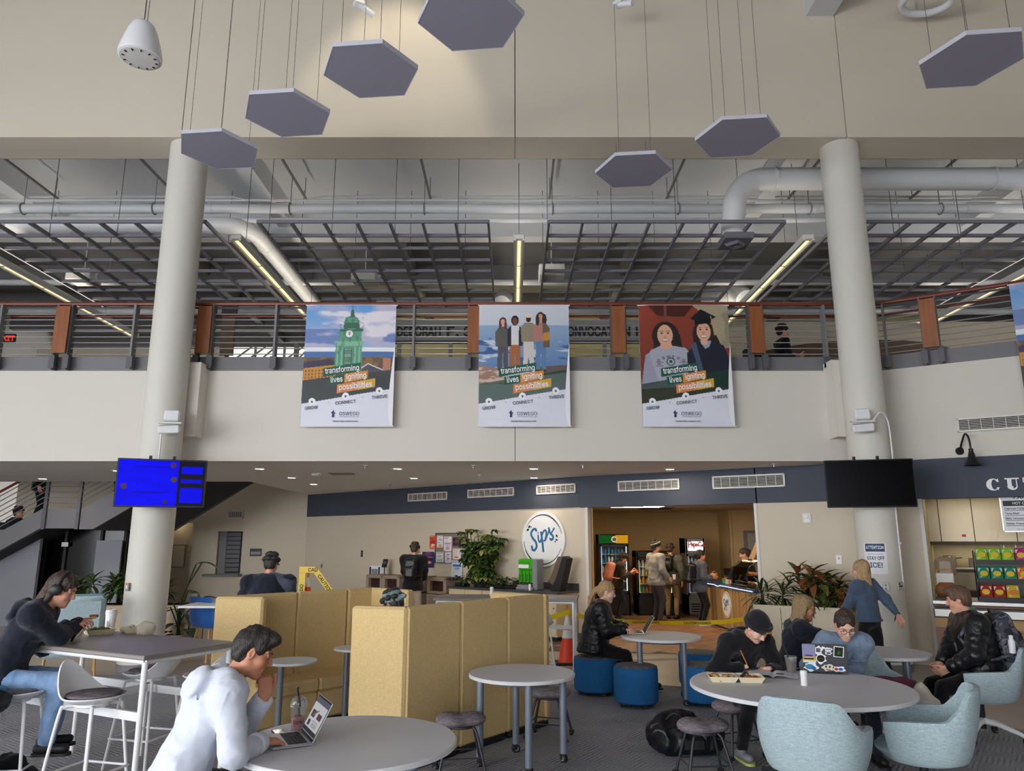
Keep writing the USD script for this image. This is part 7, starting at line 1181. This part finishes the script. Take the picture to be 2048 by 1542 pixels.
# woman in black behind
def glasses(x, m='lens', col='dark_steel'):
    g = part(x['t'], 'glasses', x['hT'](cat([tube([(q * .034 + .026 * math.cos(a), .101 - .004 * abs(math.cos(a)), .004 + .02 * math.sin(a)) for a in np.linspace(0, 2 * PI, 18, endpoint=False)], .0024, 5, closed=True) for q in (-1, 1)] + [cyl((-.01, .101, .008), (.01, .101, .008), .002, 5)] + [cyl((q * .06, .098, .008), (q * .078, -.0, .012), .002, 5) for q in (-1, 1)])), col)
human('person in black with long blond hair and glasses seated behind the writer', (2.86, 8.05, 0), -95, 1.66, hip=(0, 0, .52), lean=15, lean2=22, head=(12, -8, 0), hands={'R': (3.5, 7.8, .8), 'L': (3.45, 8.1, .8)}, feet={'R': (3.3, 7.95, .09), 'L': (3.3, 8.2, .09)}, top=('jacket', 'navy_fleece'), hood='collar', legs='black_trousers', skin=0, hair=('long', 'hair_ash', .3), fem=True, c=.014, hc=.006, extra=glasses)
solo('seat_cube', lathe([(0, .03), (.2, .03), (.22, .08), (.22, .4), (.19, .44), (0, .45)], 32, (2.84, 8.06, 0)), 'pouf_blue', 'round seat under the person in black with long blond hair', 'seat', smooth=40)
# denim jacket
def x_denim(x):
    glasses(x); part(x['tp'], 'chest_pocket', place(tf(bx(-.06, 0, -.07, .06, .012, .06, .005), (-.09, .155, .01)), x['R'], x['chest']), 'denim_jacket'); part(x['tp'], 'collar', tube(bez([x['nb'] + x['rt'] * .02 + x['fw'] * .13 - x['up'] * .1, x['nb'] + x['rt'] * .085 + x['fw'] * .04, x['nb'] - x['fw'] * .055 + x['up'] * .03, x['nb'] - x['rt'] * .085 + x['fw'] * .04, x['nb'] - x['rt'] * .02 + x['fw'] * .13 - x['up'] * .1], 6), .022, 8), 'denim_jacket', True)
    for z_ in np.linspace(-.16, .12, 5): part(x['tp'], 'button', place(tf(disc(.007, 0, .006, 10, .001), (0, .155 - .1 * max(0, z_) , z_), rx=-90), x['R'], x['chest']), 'chrome')
human('person in a blue denim jacket and glasses sipping behind the stickered laptop', (3.06, 7.22, 0), 164, 1.68, hip=(0, 0, .55), lean=30, lean2=40, head=(33, 6, 0), hands={'R': (2.75, 6.82, .79), 'L': (2.84, 6.93, .775)}, feet={'R': (2.9, 6.8, .09), 'L': (3.1, 6.75, .09)}, poles={'R': (.6, -.4, -.5), 'L': (-.6, -.4, -.5)}, top=('jacket', 'denim_jacket'), hood=False, legs='dark_denim', skin=3, hair=('tied', 'hair_dark', .1), fem=True, c=.012, hc=.005, extra=x_denim)
# walking woman
human('person in a slate blue sweatshirt with long wavy hair walking past the column', (4.78, 10.3, 0), 28, 1.56, lean=4, head=(2, 12, 0), hands={'R': (5.12, 10.12, .84), 'L': (4.5, 10.5, .88)}, feet={'R': (4.88, 10.05, .1), 'L': (4.73, 10.55, .09)}, top=('sweater', 'blue_sweater'), hemz=-.02, extra=lambda x: part(x['tp'], 'hem_band', tube([x['pel'] + A3(.168 * math.cos(a), .135 * math.sin(a), -.012) for a in np.linspace(0, 2 * PI, 28, endpoint=False)], .02, 8, closed=True), 'blue_sweater', True), legs='black_trousers', shoes='shoe_white', sole='shoe_white', skin=1, hair=('wavy', 'hair_blond', .47), fem=True, wide=1.08, c=.013, hc=.0065)
# puffer and camouflage backpack
CH = {}
def x_camo(x): CH['camo'] = x; part(x['tp'], 'fleece_collar', tube(bez([x['nb'] + x['rt'] * .075 + x['fw'] * .07, x['nb'] + x['rt'] * .09 - x['fw'] * .02 + x['up'] * .045, x['nb'] - x['fw'] * .085 + x['up'] * .06, x['nb'] - x['rt'] * .09 - x['fw'] * .02 + x['up'] * .045, x['nb'] - x['rt'] * .075 + x['fw'] * .07], 6), .03, 10), 'green_fleece', True)
P_ = (4.58, 7.6, 0); human('person in a black puffer jacket and green collar seated with a camouflage backpack', P_, 76, 1.8, hip=(0, 0, .57), lean=6, lean2=16, head=(12, -20, 0), hands={'L': (4.2, 7.48, .66), 'R': (4.2, 7.64, .66)}, feet={'L': (3.95, 7.4, .09), 'R': (3.95, 7.8, .09)}, poles={'L': (-.6, -.3, -.5), 'R': (.6, -.3, -.5)}, top=('puffer', 'black_nylon'), legs='black_trousers', skin=1, hair=('short', 'hair_brown', .1), wide=1.26, c=.013, hc=.006, extra=x_camo)
bp = backpack('grey camouflage backpack on the back of the person in the black puffer jacket', CH['camo'], 'camo', (.17, .1, .23), loc=P_, rz=76); p_ = CH['camo']['waist'] - CH['camo']['fw'] * .24 - CH['camo']['rt'] * .2; part(bp, 'bottle', lathe([(0, 0), (.028, 0), (.03, .11), (.018, .13), (.02, .16), (0, .165)], 14, p_), 'white_plastic', True)
# cap, seen from behind
def x_cap(x):
    F_ = Field((-.13, -.17, -.02), (.13, .22, .19), .01); F_.ell((0, -.02, .05), (.096, .118, .1), k=.01); F_.half((0, 0, .03), (0, 0, -1)); F_.rbox((0, .14, .04), (.07, .07, .006), None, .005, .01); part(x['t'], 'cap', x['hT'](tame(F_.mesh(), 2)), 'navy_fleece', True); part(x['tp'], 'shoulder_panel', tame(Field(x['chest'] - .35, x['chest'] + .35, .02).cone(x['nb'] - x['up'] * .03 + x['rt'] * .04, x['sh'][1] - x['up'] * .02, .11, .1, .02).cone(x['sh'][1] - x['up'] * .02, x['E'][1], .098, .085, .02).mesh(), 2), 'grey_jacket', True)
human('broad person in a dark shirt and cap seen from behind, beyond the booth', (-3.13, 9.75, 0), 4, 1.8, hip=(0, 0, .84), lean=8, head=(14, 0, 0), feet={'L': (-3.4, 10.2, .3), 'R': (-3.05, 10.2, .3)}, hands={'L': (-3.45, 10.15, 1.1), 'R': (-3.0, 10.15, 1.1)}, top=('sweater', 'navy_fleece'), legs='black_trousers', skin=1, hair=('curly', 'hair_black', .14), wide=1.38, c=.016, hc=.008, face=False, extra=x_cap)
bar_stool(-3.13, 9.72, 180, 'white bar stool under the broad person in the cap, hidden by the booth')
# bandana
def x_band(x): F_ = Field((-.13, -.2, -.02), (.13, .15, .19), .008); F_.ell((0, -.02, .055), (.098, .12, .1), k=.01); F_.ell((0, -.15, .04), (.03, .05, .025), k=.03); F_.half((0, 0, .025), (0, .25, -1)); part(x['t'], 'bandana', x['hT'](rough_up(tame(F_.mesh(), 2), .004, 30, 3)), 'bandana', True)
human('person in a teal paisley bandana sunk low in the yellow booth', (-1.1, 7.62, 0), 58, 1.68, hip=(0, 0, .56), lean=6, head=(18, 0, 0), feet={'L': (-1.35, 7.75, .09), 'R': (-1.25, 7.95, .09)}, hands={'L': (-1.3, 7.6, .6), 'R': (-1.2, 7.85, .6)}, top=('fleece', 'charcoal'), legs='dark_denim', skin=2, hair=('curly', 'hair_black', .12), c=.018, hc=.008, face=False, extra=x_band)
# at the bins
def keep(k): return lambda x: CH.__setitem__(k, x)
P_ = (-2.1, 16.15, 0); human('person in a black padded jacket standing at the waste bins, seen from behind', P_, -8, 1.8, lean=3, head=(16, 0, 0), hands={'L': (-2.28, 16.55, 1.0), 'R': (-1.9, 16.55, 1.02)}, top=('puffer', 'black_fleece'), legs='beige_trousers', skin=1, hair=('curly', 'hair_dark', .1), wide=1.1, c=.018, hc=.01, face=False, extra=keep('bins'))
backpack('slim black backpack on the person at the waste bins', CH['bins'], 'black_nylon', (.14, .08, .22), .02, loc=P_, rz=-8)
# in the cafe
P_ = (2.52, 18.2, 0); human('person in dark clothes with a pink backpack looking at a phone', P_, -84, 1.57, lean=8, lean2=14, head=(26, 0, 0), hands={'L': (2.84, 18.25, 1.1), 'R': (2.84, 18.08, 1.1)}, poles={'L': (-.3, -.6, -.6), 'R': (.3, -.6, -.6)}, top=('fleece', 'dark_brown_jacket'), legs='dark_denim', skin=1, hair=('mid', 'hair_black', .16), fem=True, wide=1.05, c=.018, hc=.009, extra=lambda x: (keep('pink')(x), beanie(x, 'black_knit', c=.012)))
backpack('dusty pink backpack on the person looking at a phone', CH['pink'], 'pink_bag', (.15, .1, .22), .02, loc=P_, rz=-84)
human('tall bearded person in a grey sweater and striped pompom beanie', (3.36, 17.75, 0), -68, 1.83, lean=2, head=(0, -14, 0), hands={'R': (3.62, 17.55, 1.02), 'L': (3.35, 18.0, .95)}, top=('sweater', 'grey_sweater'), legs='charcoal', skin=1, hair=('under', 'hair_brown', .1), wide=1.2, c=.018, hc=.009, extra=lambda x: (beanie(x, 'black_knit', True, 'shoe_grey', c=.012), part(x['t'], 'beard', x['hT'](tame(Field((-.1, -.05, -.16), (.1, .12, 0), .009).ell((0, .04, -.085), (.062, .058, .05)).mesh(), 2)), 'hair_brown', True)))
P_ = (3.88, 18.6, 0); human('person in khaki trousers and a grey jacket facing the low cooler', P_, -25, 1.76, lean=3, head=(8, 8, 0), top=('jacket', 'olive_grey'), hood='collar', legs='khaki', skin=1, hair=('curly', 'hair_dark', .1), wide=1.1, c=.018, hc=.01, face=False, extra=keep('khaki')); backpack('small black pack on the person in khaki trousers', CH['khaki'], 'black_nylon', (.12, .06, .19), .02, dz=.0, loc=P_, rz=-25)
P_ = (4.24, 17.2, 0); human('person in a grey jacket with a round black backpack ordering at the counter', P_, -82, 1.62, lean=3, head=(4, 0, 0), hands={'L': (4.5, 17.3, 1.08), 'R': (4.5, 17.05, 1.05)}, poles={'L': (-.3, -.6, -.6), 'R': (.3, -.6, -.6)}, top=('jacket', 'grey_jacket'), legs='black_trousers', shoes='shoe_white', sole='shoe_white', skin=0, hair=('bun', 'hair_black', .1), fem=True, wide=1.1, c=.018, hc=.009, extra=keep('order')); backpack('round black backpack on the person ordering at the counter', CH['order'], 'black_nylon', (.15, .11, .22), .02, loc=P_, rz=-82)
human('worker in black behind the cafe counter, half hidden by the pastry case', (5.5, 17.4, 0), 80, 1.68, lean=10, head=(18, 0, 0), hands={'L': (5.2, 17.3, 1.05), 'R': (5.2, 17.55, 1.05)}, top=('sweater', 'black_fleece'), legs='black_trousers', skin=1, hair=('bun', 'hair_dark', .1), fem=True, c=.018, hc=.009)
# upstairs and on the stairs
human('person in a black shirt seated upstairs behind the railing', (5.08, 13.6, 4.66), -88, 1.72, hip=(0, 0, .42), lean=8, head=(2, 0, 0), hands={'R': (5.42, 13.5, 5.28), 'L': (5.4, 13.75, 5.28)}, feet={'R': (5.4, 13.5, 4.75), 'L': (5.4, 13.75, 4.75)}, top=('tee', 'black_fleece'), legs='charcoal', skin=1, hair=('curly', 'hair_black', .1), c=.02, hc=.01, face=False)
t = thing('armchair', 'dark armchair under the person seated upstairs', 'chair', (4.9, 13.6, 4.66), -90); part(t, 'seat', bx(-.35, -.35, .1, .35, .35, .42, .06), 'void_black'); part(t, 'back', bx(-.35, -.42, .1, .35, -.28, .85, .05), 'void_black')
for sx in (-1, 1): part(t, 'arm', bx(sx * .35 - .06, -.35, .1, sx * .35 + .06, .35, .58, .04), 'void_black')
human('person with dark hair sitting lower on the stairs at the left photo edge', (-11.65, 17.5, 1.4), -80, 1.7, hip=(0, 0, .42), lean=8, feet={'L': (-11.2, 17.6, 1.78), 'R': (-11.2, 17.4, 1.78)}, hands={'L': (-11.3, 17.6, 2.0), 'R': (-11.3, 17.4, 2.0)}, top=('jacket', 'navy_fleece'), legs='black_trousers', skin=1, hair=('curly', 'hair_black', .1), c=.022, hc=.011, face=False)
for lab, p_, rz_, gg in (('person in black climbing the stairs, head hidden by the ceiling edge', (-10.95, 17.2, 2.2), -75, 'black_fleece'), ('person in black high on the stairs beside the blue screen', (-9.25, 17.3, 2.58), -80, 'black_fleece')):
    human(lab, p_, rz_, 1.72, lean=4, top=('jacket', gg), legs='black_trousers', skin=1, hair=('curly', 'hair_black', .1), c=.022, hc=.011, face=False)
# ================================================================ things on the tables and the floor
mat('laptop_silver', 'b9bac0', .35, metal=.7); mat('laptop_grey', '5a5b60', .4, metal=.4); mat('key_black', '17171a', .5); tinted('page', .35, .3, .55); mat('smoothie', 'd8434f', .4, var=(30, .25), mixc='e88a8a'); mat('clear_plastic', 'eef2f4', .05, trans=.92); mat('iced_tea', '8a625a', .3, var=(12, .3)); mat('tray_pulp', 'e6dcbc', .75); mat('food_brown', '9a6a3a', .7, var=(40, .5), mixc='c8a870'); mat('food_green', '6a7a3a', .7, var=(40, .5)); mat('food_orange', 'b8652c', .6, var=(40, .4)); mat('napkin', 'cfc6b4', .9, var=(14, .2)); mat('maroon', '5a1f34', .85, var=(9, .2)); mat('cream_cloth', 'cfc6ba', .85)
def laptop(label, x, y, z, rz, w, d, open_, body, show=None, lidx=None):
    t = thing('laptop', label, 'laptop', (x, y, z), rz)
    part(t, 'base', bx(-w / 2, -d / 2, .002, w / 2, d / 2, .016, .004), body); part(t, 'keyboard_deck', bx(-w * .42, -d * .1, .0155, w * .42, d * .38, .0165), 'key_black'); part(t, 'trackpad', bx(-w * .16, -d * .44, .0155, w * .16, -d * .14, .0166), body)
    part(t, 'keys', cat([bx(-w * .41 + i * w * .0585, -d * .09 + j * d * .092, .0165, -w * .41 + (i + .86) * w * .0585, -d * .09 + (j + .82) * d * .092, .0185) for i in range(14) for j in range(5)]), 'key_black', kind='stuff')
    H = lambda m: tf(m, (0, d / 2 - .006, .016), rx=-(open_ - 90)); part(t, 'hinge', cyl((-w * .4, d / 2 - .004, .012), (w * .4, d / 2 - .004, .012), .007, 10), 'key_black')
    part(t, 'lid', H(bx(-w / 2, 0, 0, w / 2, .008, d * 1.0, .003)), body); part(t, 'screen_bezel', H(bx(-w / 2 + .003, -.002, .004, w / 2 - .003, .001, d - .004)), 'key_black')
    if show:
        nu, nv = 73, 49; P_ = Print(w * .95, d * .88, nu, nv, 'd9d9df'); show(P_); q = np.stack([(P_.u - .5) * w * .95, np.full_like(P_.u, -.0028), d * .95 - P_.v * d * .88], -1).reshape(-1, 3)
        mm = H(trimesh.Trimesh(q, np.array(grid_quads(nu, nv))[:, ::-1], process=False)); p = part(t, 'display', (mm.vertices, mm.faces), 'page'); vcol(p, np.clip(P_.C, 0, 1).reshape(-1, 3))
    if lidx: lidx(t, H)
    return t
def page(P_): P_.rect(0, 0, 1, .16, '5a5a70'); P_.rect(0, .86, 1, 1, '2a2a34'); P_.rect(.1, .36, .38, .58, '4a3f44'); P_.poly([(.2, .5), (.5, .3), (.52, .34), (.24, .56)], '8a6a58'); P_.rect(.55, .38, .85, .56, '5a3a3a'); P_.rect(.12, .66, .28, .82, '3a3a48'); [P_.rect(.4, .64 + .05 * k, .8, .66 + .05 * k, '8a8a98') for k in range(4)]
laptop('open silver laptop showing a web page on the front round table', -1.27, 4.5, .738, -63, .31, .22, 118, 'laptop_silver', page)
def stick(t, H):
    """flat stickers on the lid's outside"""
    def s(x, z, w, h, m, sh='rect', rot_=0, over=()):
        g = sbox(-w / 2, -h / 2, w / 2, h / 2).buffer(.003) if sh == 'rect' else affinity.scale(Point(0, 0).buffer(.5, 10), w, h) if sh == 'oval' else Polygon([(w / 2 * (1 + .22 * math.sin(5 * a + w * 90)) * math.cos(a), h / 2 * (1 + .2 * math.cos(4 * a + h * 70)) * math.sin(a)) for a in np.linspace(0, 2 * PI, 30)])
        p = part(t, 'sticker', H(tf(ext(affinity.rotate(g, rot_), .0012), rx=90, loc=(x * .9, .0095, z * .93))), m)
        for (dx, dz, w2, h2, m2, sh2) in over:
            g2 = sbox(-w2 / 2, -h2 / 2, w2 / 2, h2 / 2) if sh2 == 'rect' else affinity.scale(Point(0, 0).buffer(.5, 10), w2, h2); part(p, 'print', H(tf(ext(affinity.rotate(g2, rot_), .0008), rx=90, loc=(x * .9 + dx, .0103, z * .93 + dz))), m2)
    k_ = .92
    s(.145, .2, .1, .11, 'ink_lilac', 'rect', 0, ((0, -.04, .06, .012, 'ink_purple', 'rect'),)); s(.14, .125, .1, .028, 'tape_yellow', 'rect', 0, ((0, 0, .07, .012, 'ink_black', 'rect'), (.04, .0, .014, .014, 'ink_black', 'oval'))); s(.14, .1, .1, .016, 'paper_white'); s(.13, .048, .11, .08, 'ink_white', 'blob', 0, ((.01, .0, .07, .045, 'can_3', 'oval'), (-.02, -.012, .04, .03, 'can_0', 'oval')))
    s(.06, .21, .07, .07, 'ink_white', 'blob', 0, ((0, 0, .035, .035, 'ink_grey', 'rect'),)); s(.015, .235, .03, .02, 'ink_white', 'blob'); s(-.03, .22, .06, .035, 'ink_white', 'blob', 0, ((0, 0, .04, .006, 'ink_grey', 'rect'),)); s(-.03, .185, .055, .03, 'ink_white', 'blob', 0, ((0, 0, .03, .012, 'ink_black', 'rect'),)); s(-.12, .2, .075, .09, 'ink_white', 'rect', 4, ((0, 0, .066, .082, 'ink_black', 'rect'), (0, 0, .034, .05, 'cutlery_green', 'oval'), (0, .0, .018, .03, 'bag_yellow', 'oval')))
    s(.04, .13, .09, .09, 'ink_white', 'blob', 0, ((0, 0, .062, .062, 'ink_black', 'oval'), (0, 0, .04, .008, 'bag_yellow', 'rect'))); s(-.02, .045, .09, .06, 'paper_cream', 'blob', 0, ((.015, .008, .016, .018, 'ink_black', 'oval'), (-.015, .008, .016, .018, 'ink_black', 'oval'), (0, -.016, .03, .006, 'ink_black', 'rect'))); s(-.115, .035, .1, .05, 'ink_white', 'blob', 0, ((.02, 0, .03, .025, 'ink_red', 'oval'), (-.015, 0, .035, .025, 'can_0', 'oval')))
laptop('dark laptop with a lid full of stickers on the largest round table', 2.72, 6.8, .738, 164, .35, .25, 108, 'laptop_grey', None, stick)
laptop('slim silver laptop with a red corner used by the person in the black puffer jacket', 1.52, 9.53, .738, -95, .31, .22, 122, 'laptop_silver', None, lambda t, H: part(t, 'red_corner', H(tf(ext(Polygon([(-.155, .22), (-.155, .13), (-.02, .22)]), .001), rx=90, loc=(0, .0092, 0))), 'ink_red'))
def tumbler(label, x, y, z, liquid, h, r, lvl, straw, dome, words=()):
    t = thing('plastic_cup', label, 'cup', (x, y, z)); R = lambda q: r * (.74 + .26 * q / h)
    part(t, 'cup', lathe([(0, .001), (R(0), .001), (R(h), h), (R(h) - .0015, h), (R(0) - .0015, .003), (0, .003)], 32), 'clear_plastic', 40); part(t, 'drink', lathe([(0, .004), (R(0) - .003, .004), (R(lvl) - .003, lvl), (0, lvl + .004)], 32), liquid, 40); part(t, 'rim', tube([(R(h) * math.cos(a), R(h) * math.sin(a), h) for a in np.linspace(0, 2 * PI, 32, endpoint=False)], .003, 8, closed=True), 'clear_plastic', True)
    dm = [(r * 1.06, h), (r * 1.06, h + .008), (r * .98, h + .012)] + [(r * .97 * math.cos(a), h + .014 + r * .95 * math.sin(a)) for a in np.linspace(0, 1.25, 7)] if dome else [(r * 1.05, h), (r * 1.05, h + .01), (r * .9, h + .014), (.01, h + .014)]
    part(t, 'lid', lathe(dm, 32), 'clear_plastic', 40); part(t, 'straw', tube(straw, .0055, 10), 'black', True)
    for s, hh, zz in words:
        m = text(s, hh, .0006, False); a = m.vertices[:, 0] / R(zz) - 1.4; rr_ = R(zz) + .0012 + m.vertices[:, 2]; zz2 = m.vertices[:, 1] + zz; m.vertices = np.stack([rr_ * np.cos(a), rr_ * np.sin(a), zz2], 1); part(t, 'lettering', m, 'ink_black')
tumbler('clear cup of pink smoothie with domed lid and black straw on the front table', -1.29, 4.77, .738, 'smoothie', .135, .049, .075, [(.01, .0, .05), (.0, 0, .16), (-.014, 0, .235), (-.006, 0, .24)], True, (('Juice', .012, .09), ('Sips', .02, .05)))
tumbler('clear cup of dark iced drink with black straw on the largest table', 2.4, 6.7, .738, 'iced_tea', .13, .05, .1, [(.0, .0, .03), (-.02, .0, .14), (-.055, .01, .23)], False)
t = thing('phone', 'dark phone lying by the pink smoothie', 'phone', (-1.37, 4.68, .738), 30); part(t, 'body', bx(-.035, -.07, 0, .035, .07, .009, .003), 'black'); part(t, 'screen', bx(-.031, -.065, .009, .031, .065, .0095), 'black_gloss')
t = thing('phone', 'dark phone lying beside the notebook at the left of the largest table', 'phone', (1.86, 6.78, .738), 70); part(t, 'body', bx(-.037, -.075, 0, .037, .075, .01, .003), 'black'); part(t, 'screen', bx(-.033, -.07, .01, .033, .07, .0105), 'black_gloss')
t = thing('phone', 'black phone beside the stickered laptop', 'phone', (2.5, 6.86, .738), 95); part(t, 'body', bx(-.035, -.07, 0, .035, .07, .01, .003), 'black'); part(t, 'screen', bx(-.031, -.065, .01, .031, .065, .0105), 'black_gloss')
t = thing('phone', 'phone held by the person with the pink backpack', 'phone', (2.98, 18.17, 1.13), 10); part(t, 'body', tf(bx(-.035, -.07, 0, .035, .07, .01, .003), rx=35), 'black'); part(t, 'screen', tf(bx(-.031, -.065, .01, .031, .065, .0105), rx=35), 'ink_red')
t = thing('shaker', 'white shaker standing alone on the largest round table', 'shaker', (2.3, 6.16, .738)); part(t, 'body', lathe([(0, 0), (.026, 0), (.026, .085), (0, .085)], 20), 'white_plastic', 40); part(t, 'cap', lathe([(.028, .085), (.026, .112), (0, .115)], 20), 'white_plastic', 40)
t = thing('notebook', 'open white notebook with printed pages under the writing hands', 'notebook', (2.2, 6.6, .738), -18)
for sx in (-1, 1):
    u = np.linspace(0, 1, 9); S = np.stack([np.stack([sx * .2 * u, np.full(9, y_), .004 + .022 * np.sin(PI * u ** .6) * (1 - u * .6)], 1) for y_ in (-.14, .14)], 0); pg = part(t, 'page', sheet(S, .002), 'paper_white', True)
    for k in range(9): part(pg, 'text_line', sheet(np.stack([np.stack([sx * .2 * u[2:8], np.full(6, .11 - k * .026 - d_), .0068 + .022 * np.sin(PI * u[2:8] ** .6) * (1 - u[2:8] * .6)], 1) for d_ in (0, .0035)], 0), .0003), 'grey_plastic')
part(t, 'dark_figure', tf(bx(.04, -.06, .024, .1, -.02, .026), rz=-12), 'ink_black')
def foodbox(label, x, y, z, rz, fill, two=True):
    t = thing('food_tray', label, 'food tray', (x, y, z), rz)
    def tub(x0, x1, nm):
        o, i_ = [(x0 - .01, -.105), (x1 + .01, -.105), (x1 + .01, .105), (x0 - .01, .105)], [(x0 + .015, -.08), (x1 - .015, -.08), (x1 - .015, .08), (x0 + .015, .08)]; v = np.array([(a, b, .045) for a, b in o] + [(a, b, .0) for a, b in i_] + [(a * .97 + .03 * (x0 + x1) / 2, b * .95, .045) for a, b in o] + [(a, b, .004) for a, b in i_]); f = []
        for k in range(4): q = (k + 1) % 4; f += [(k, 4 + k, 4 + q), (k, 4 + q, q), (8 + k, 8 + q, 12 + q), (8 + k, 12 + q, 12 + k), (k, q, 8 + q), (k, 8 + q, 8 + k)]
        f += [(4, 6, 5), (4, 7, 6), (12, 13, 14), (12, 14, 15)]; part(t, nm, trimesh.Trimesh(v, f, process=False), 'tray_pulp')
    tub(-.115, .095, 'tray'); tub(.11, .3, 'lid') if two else None; rr = random.Random(int(x * 100))
    for k in range(26): a, b, c_ = rr.uniform(-.085, .065), rr.uniform(-.07, .07), rr.uniform(.012, .03); part(t, 'morsel', tf(rough_up(trimesh.creation.icosphere(1, c_), c_ * .3, 60, k), (a, b, .018 + rr.uniform(0, .02))), fill[k % len(fill)], True)
    if two:
        for k in range(10): part(t, 'morsel', tf(rough_up(trimesh.creation.icosphere(1, .024), .006, 60, k), (rr.uniform(.14, .27), rr.uniform(-.06, .06), .02)), fill[-1], True)
    return t
foodbox('open pulp food tray of rice and chicken at the left of the largest table', 1.72, 6.36, .738, -6, ['napkin', 'food_brown', 'napkin', 'food_orange']); foodbox('open pulp food tray in front of the person with headphones', -3.62, 6.78, 1.051, 42, ['food_green', 'food_brown', 'food_green'], False); foodbox('pulp tray lid with crumpled napkin at the middle of the tall table', -3.36, 6.92, 1.051, 40, ['napkin'], False)
solo('crumpled_napkin', rough_up(tf(trimesh.creation.icosphere(3, .07), (-3.22, 6.8, 1.09)), .03, 14, 3), 'napkin', 'crumpled paper napkin spilling from the tray on the tall table', 'napkin', smooth=True)
for k in range(2): part('/World/food_tray', 'fork', tf(tube(bez([(.14, .0 + .03 * k, .03), (.18, .01 + .03 * k, .06), (.2, .02 + .03 * k, .055)], 4), .006, 6)), 'black', True)
t = thing('paper_cup', 'white paper coffee cup with a lid on the tall table', 'cup', (-3.7, 7.1, 1.051)); part(t, 'cup', lathe([(0, 0), (.036, 0), (.05, .15), (0, .15)], 32), 'ink_white', 40); part(t, 'lid', lathe([(.052, .147), (.053, .158), (.049, .162), (.048, .176), (.038, .178), (.034, .17), (0, .17)], 32), 'white_plastic', 40); part(t, 'print', bx(-.012, -.043, .03, .006, -.036, .1), 'grey_plastic')
part(t, 'tick_mark', bx(.012, -.043, .03, .014, -.036, .11), 'grey_plastic')
solo('taco_piece', rough_up(tf(bx(-.035, -.02, -.008, .035, .02, .012, .008).subdivide().subdivide(), (-3.49, 6.42, 1.235)), .008, 30, 4), 'food_orange', 'orange piece of food held up by the person with headphones', 'food', smooth=True)
t = thing('paper_cup', 'small white paper cup held by the tall person in grey', 'cup', (3.74, 17.55, .98)); part(t, 'cup', lathe([(0, 0), (.032, 0), (.042, .11), (.038, .11), (0, .09)], 20), 'ink_white', 40); part(t, 'rim', tube([(.042 * math.cos(a), .042 * math.sin(a), .11) for a in np.linspace(0, 2 * PI, 20, endpoint=False)], .003, 6, closed=True), 'ink_white', True)
def soft(name, c, parts, amp, fr, m, label, cat_, cell=.018, extra=None):
    F_ = Field(A3(*c) + A3(-.5, -.5, -.05), A3(*c) + A3(.5, .5, .95), cell)
    for a, b, r1, r2 in parts: F_.cone(A3(*c) + A3(*a), A3(*c) + A3(*b), r1, r2, .06)
    F_.half((0, 0, c[2]), (0, 0, -1)); m_ = tame(F_.mesh(), 2); folds(m_, amp, fr, 4); m_.vertices[:, 2] = np.maximum(m_.vertices[:, 2], .003); t = thing(name, label, cat_, (0, 0, 0)); part(t, 'body', m_, m, True); extra and extra(t); return t
soft('duffel_bag', (1.56, 7.12, .0), [((-.2, 0, .16), (.2, .02, .15), .15, .14), ((-.16, -.05, .1), (.18, -.03, .1), .12, .12), ((-.2, 0, .3), (.0, .02, .27), .06, .09)], .03, 9, 'black_nylon', 'slumped black bag on the carpet under the grey stool', 'bag', extra=lambda t: (part(t, 'strap', tube(bez([(1.36, 7.0, .3), (1.45, 6.95, .36), (1.6, 6.96, .2), (1.78, 7.0, .1)], 6), .012, 8), 'black', True), part(t, 'zip', tube(bez([(1.4, 6.99, .22), (1.55, 6.965, .24), (1.75, 6.98, .2)], 6), .005, 6), 'dark_steel', True), part(t, 'pocket', bx(1.5, 6.94, .05, 1.7, 6.99, .16, .02), 'black')))
soft('draped_jacket', (-3.8, 5.66, 0), [((-.1, -.08, .74), (.12, -.04, .74), .09, .08), ((-.08, -.12, .7), (-.02, -.16, .2), .1, .12), ((.06, -.1, .7), (.0, -.12, .3), .08, .1), ((-.14, .0, .68), (-.16, -.05, .15), .08, .1)], .03, 9, 'black_nylon', 'black jacket hung over the stool of the person with headphones', 'jacket', extra=lambda t: part(t, 'zip', tube(bez([(-3.68, 5.51, .76), (-3.72, 5.44, .6), (-3.8, 5.4, .3)], 6), .004, 6), 'dark_steel', True))
soft('backpack', (-3.75, 5.95, 0), [((-.05, .0, .1), (.12, .0, .1), .12, .11), ((0, 0, .22), (.04, 0, .24), .09, .07)], .02, 9, 'black_fleece', 'black bag on the floor under the stool of the person with headphones', 'backpack', extra=lambda t: part(t, 'loop', tube(bez([(-3.6, 5.86, .2), (-3.52, 5.84, .12), (-3.6, 5.85, .06)], 6), .008, 6), 'black', True))
soft('scarf', (3.3, 6.75, .45), [((-.1, .02, .19), (.1, -.05, .16), .08, .07), ((.05, -.04, .2), (.15, -.1, .06), .05, .05)], .03, 10, 'maroon', 'maroon garment bundled at the right edge of the largest table', 'garment'); soft('tote_bag', (3.42, 6.5, .2), [((-.02, .0, .42), (.05, -.05, .2), .07, .08), ((.02, .0, .3), (.06, -.04, .1), .07, .08)], .03, 10, 'cream_cloth', 'cream cloth bag hanging at the right edge of the largest table', 'bag')
t = thing('bottle', 'pink bottle beside the person in the denim jacket', 'bottle', (3.1, 7.62, .738)); part(t, 'body', lathe([(0, 0), (.04, 0), (.042, .16), (.03, .19), (0, .19)], 20), 'bag_magenta', 40); part(t, 'cap', lathe([(.022, .19), (.022, .22), (0, .222)], 16), 'bag_magenta', 40)
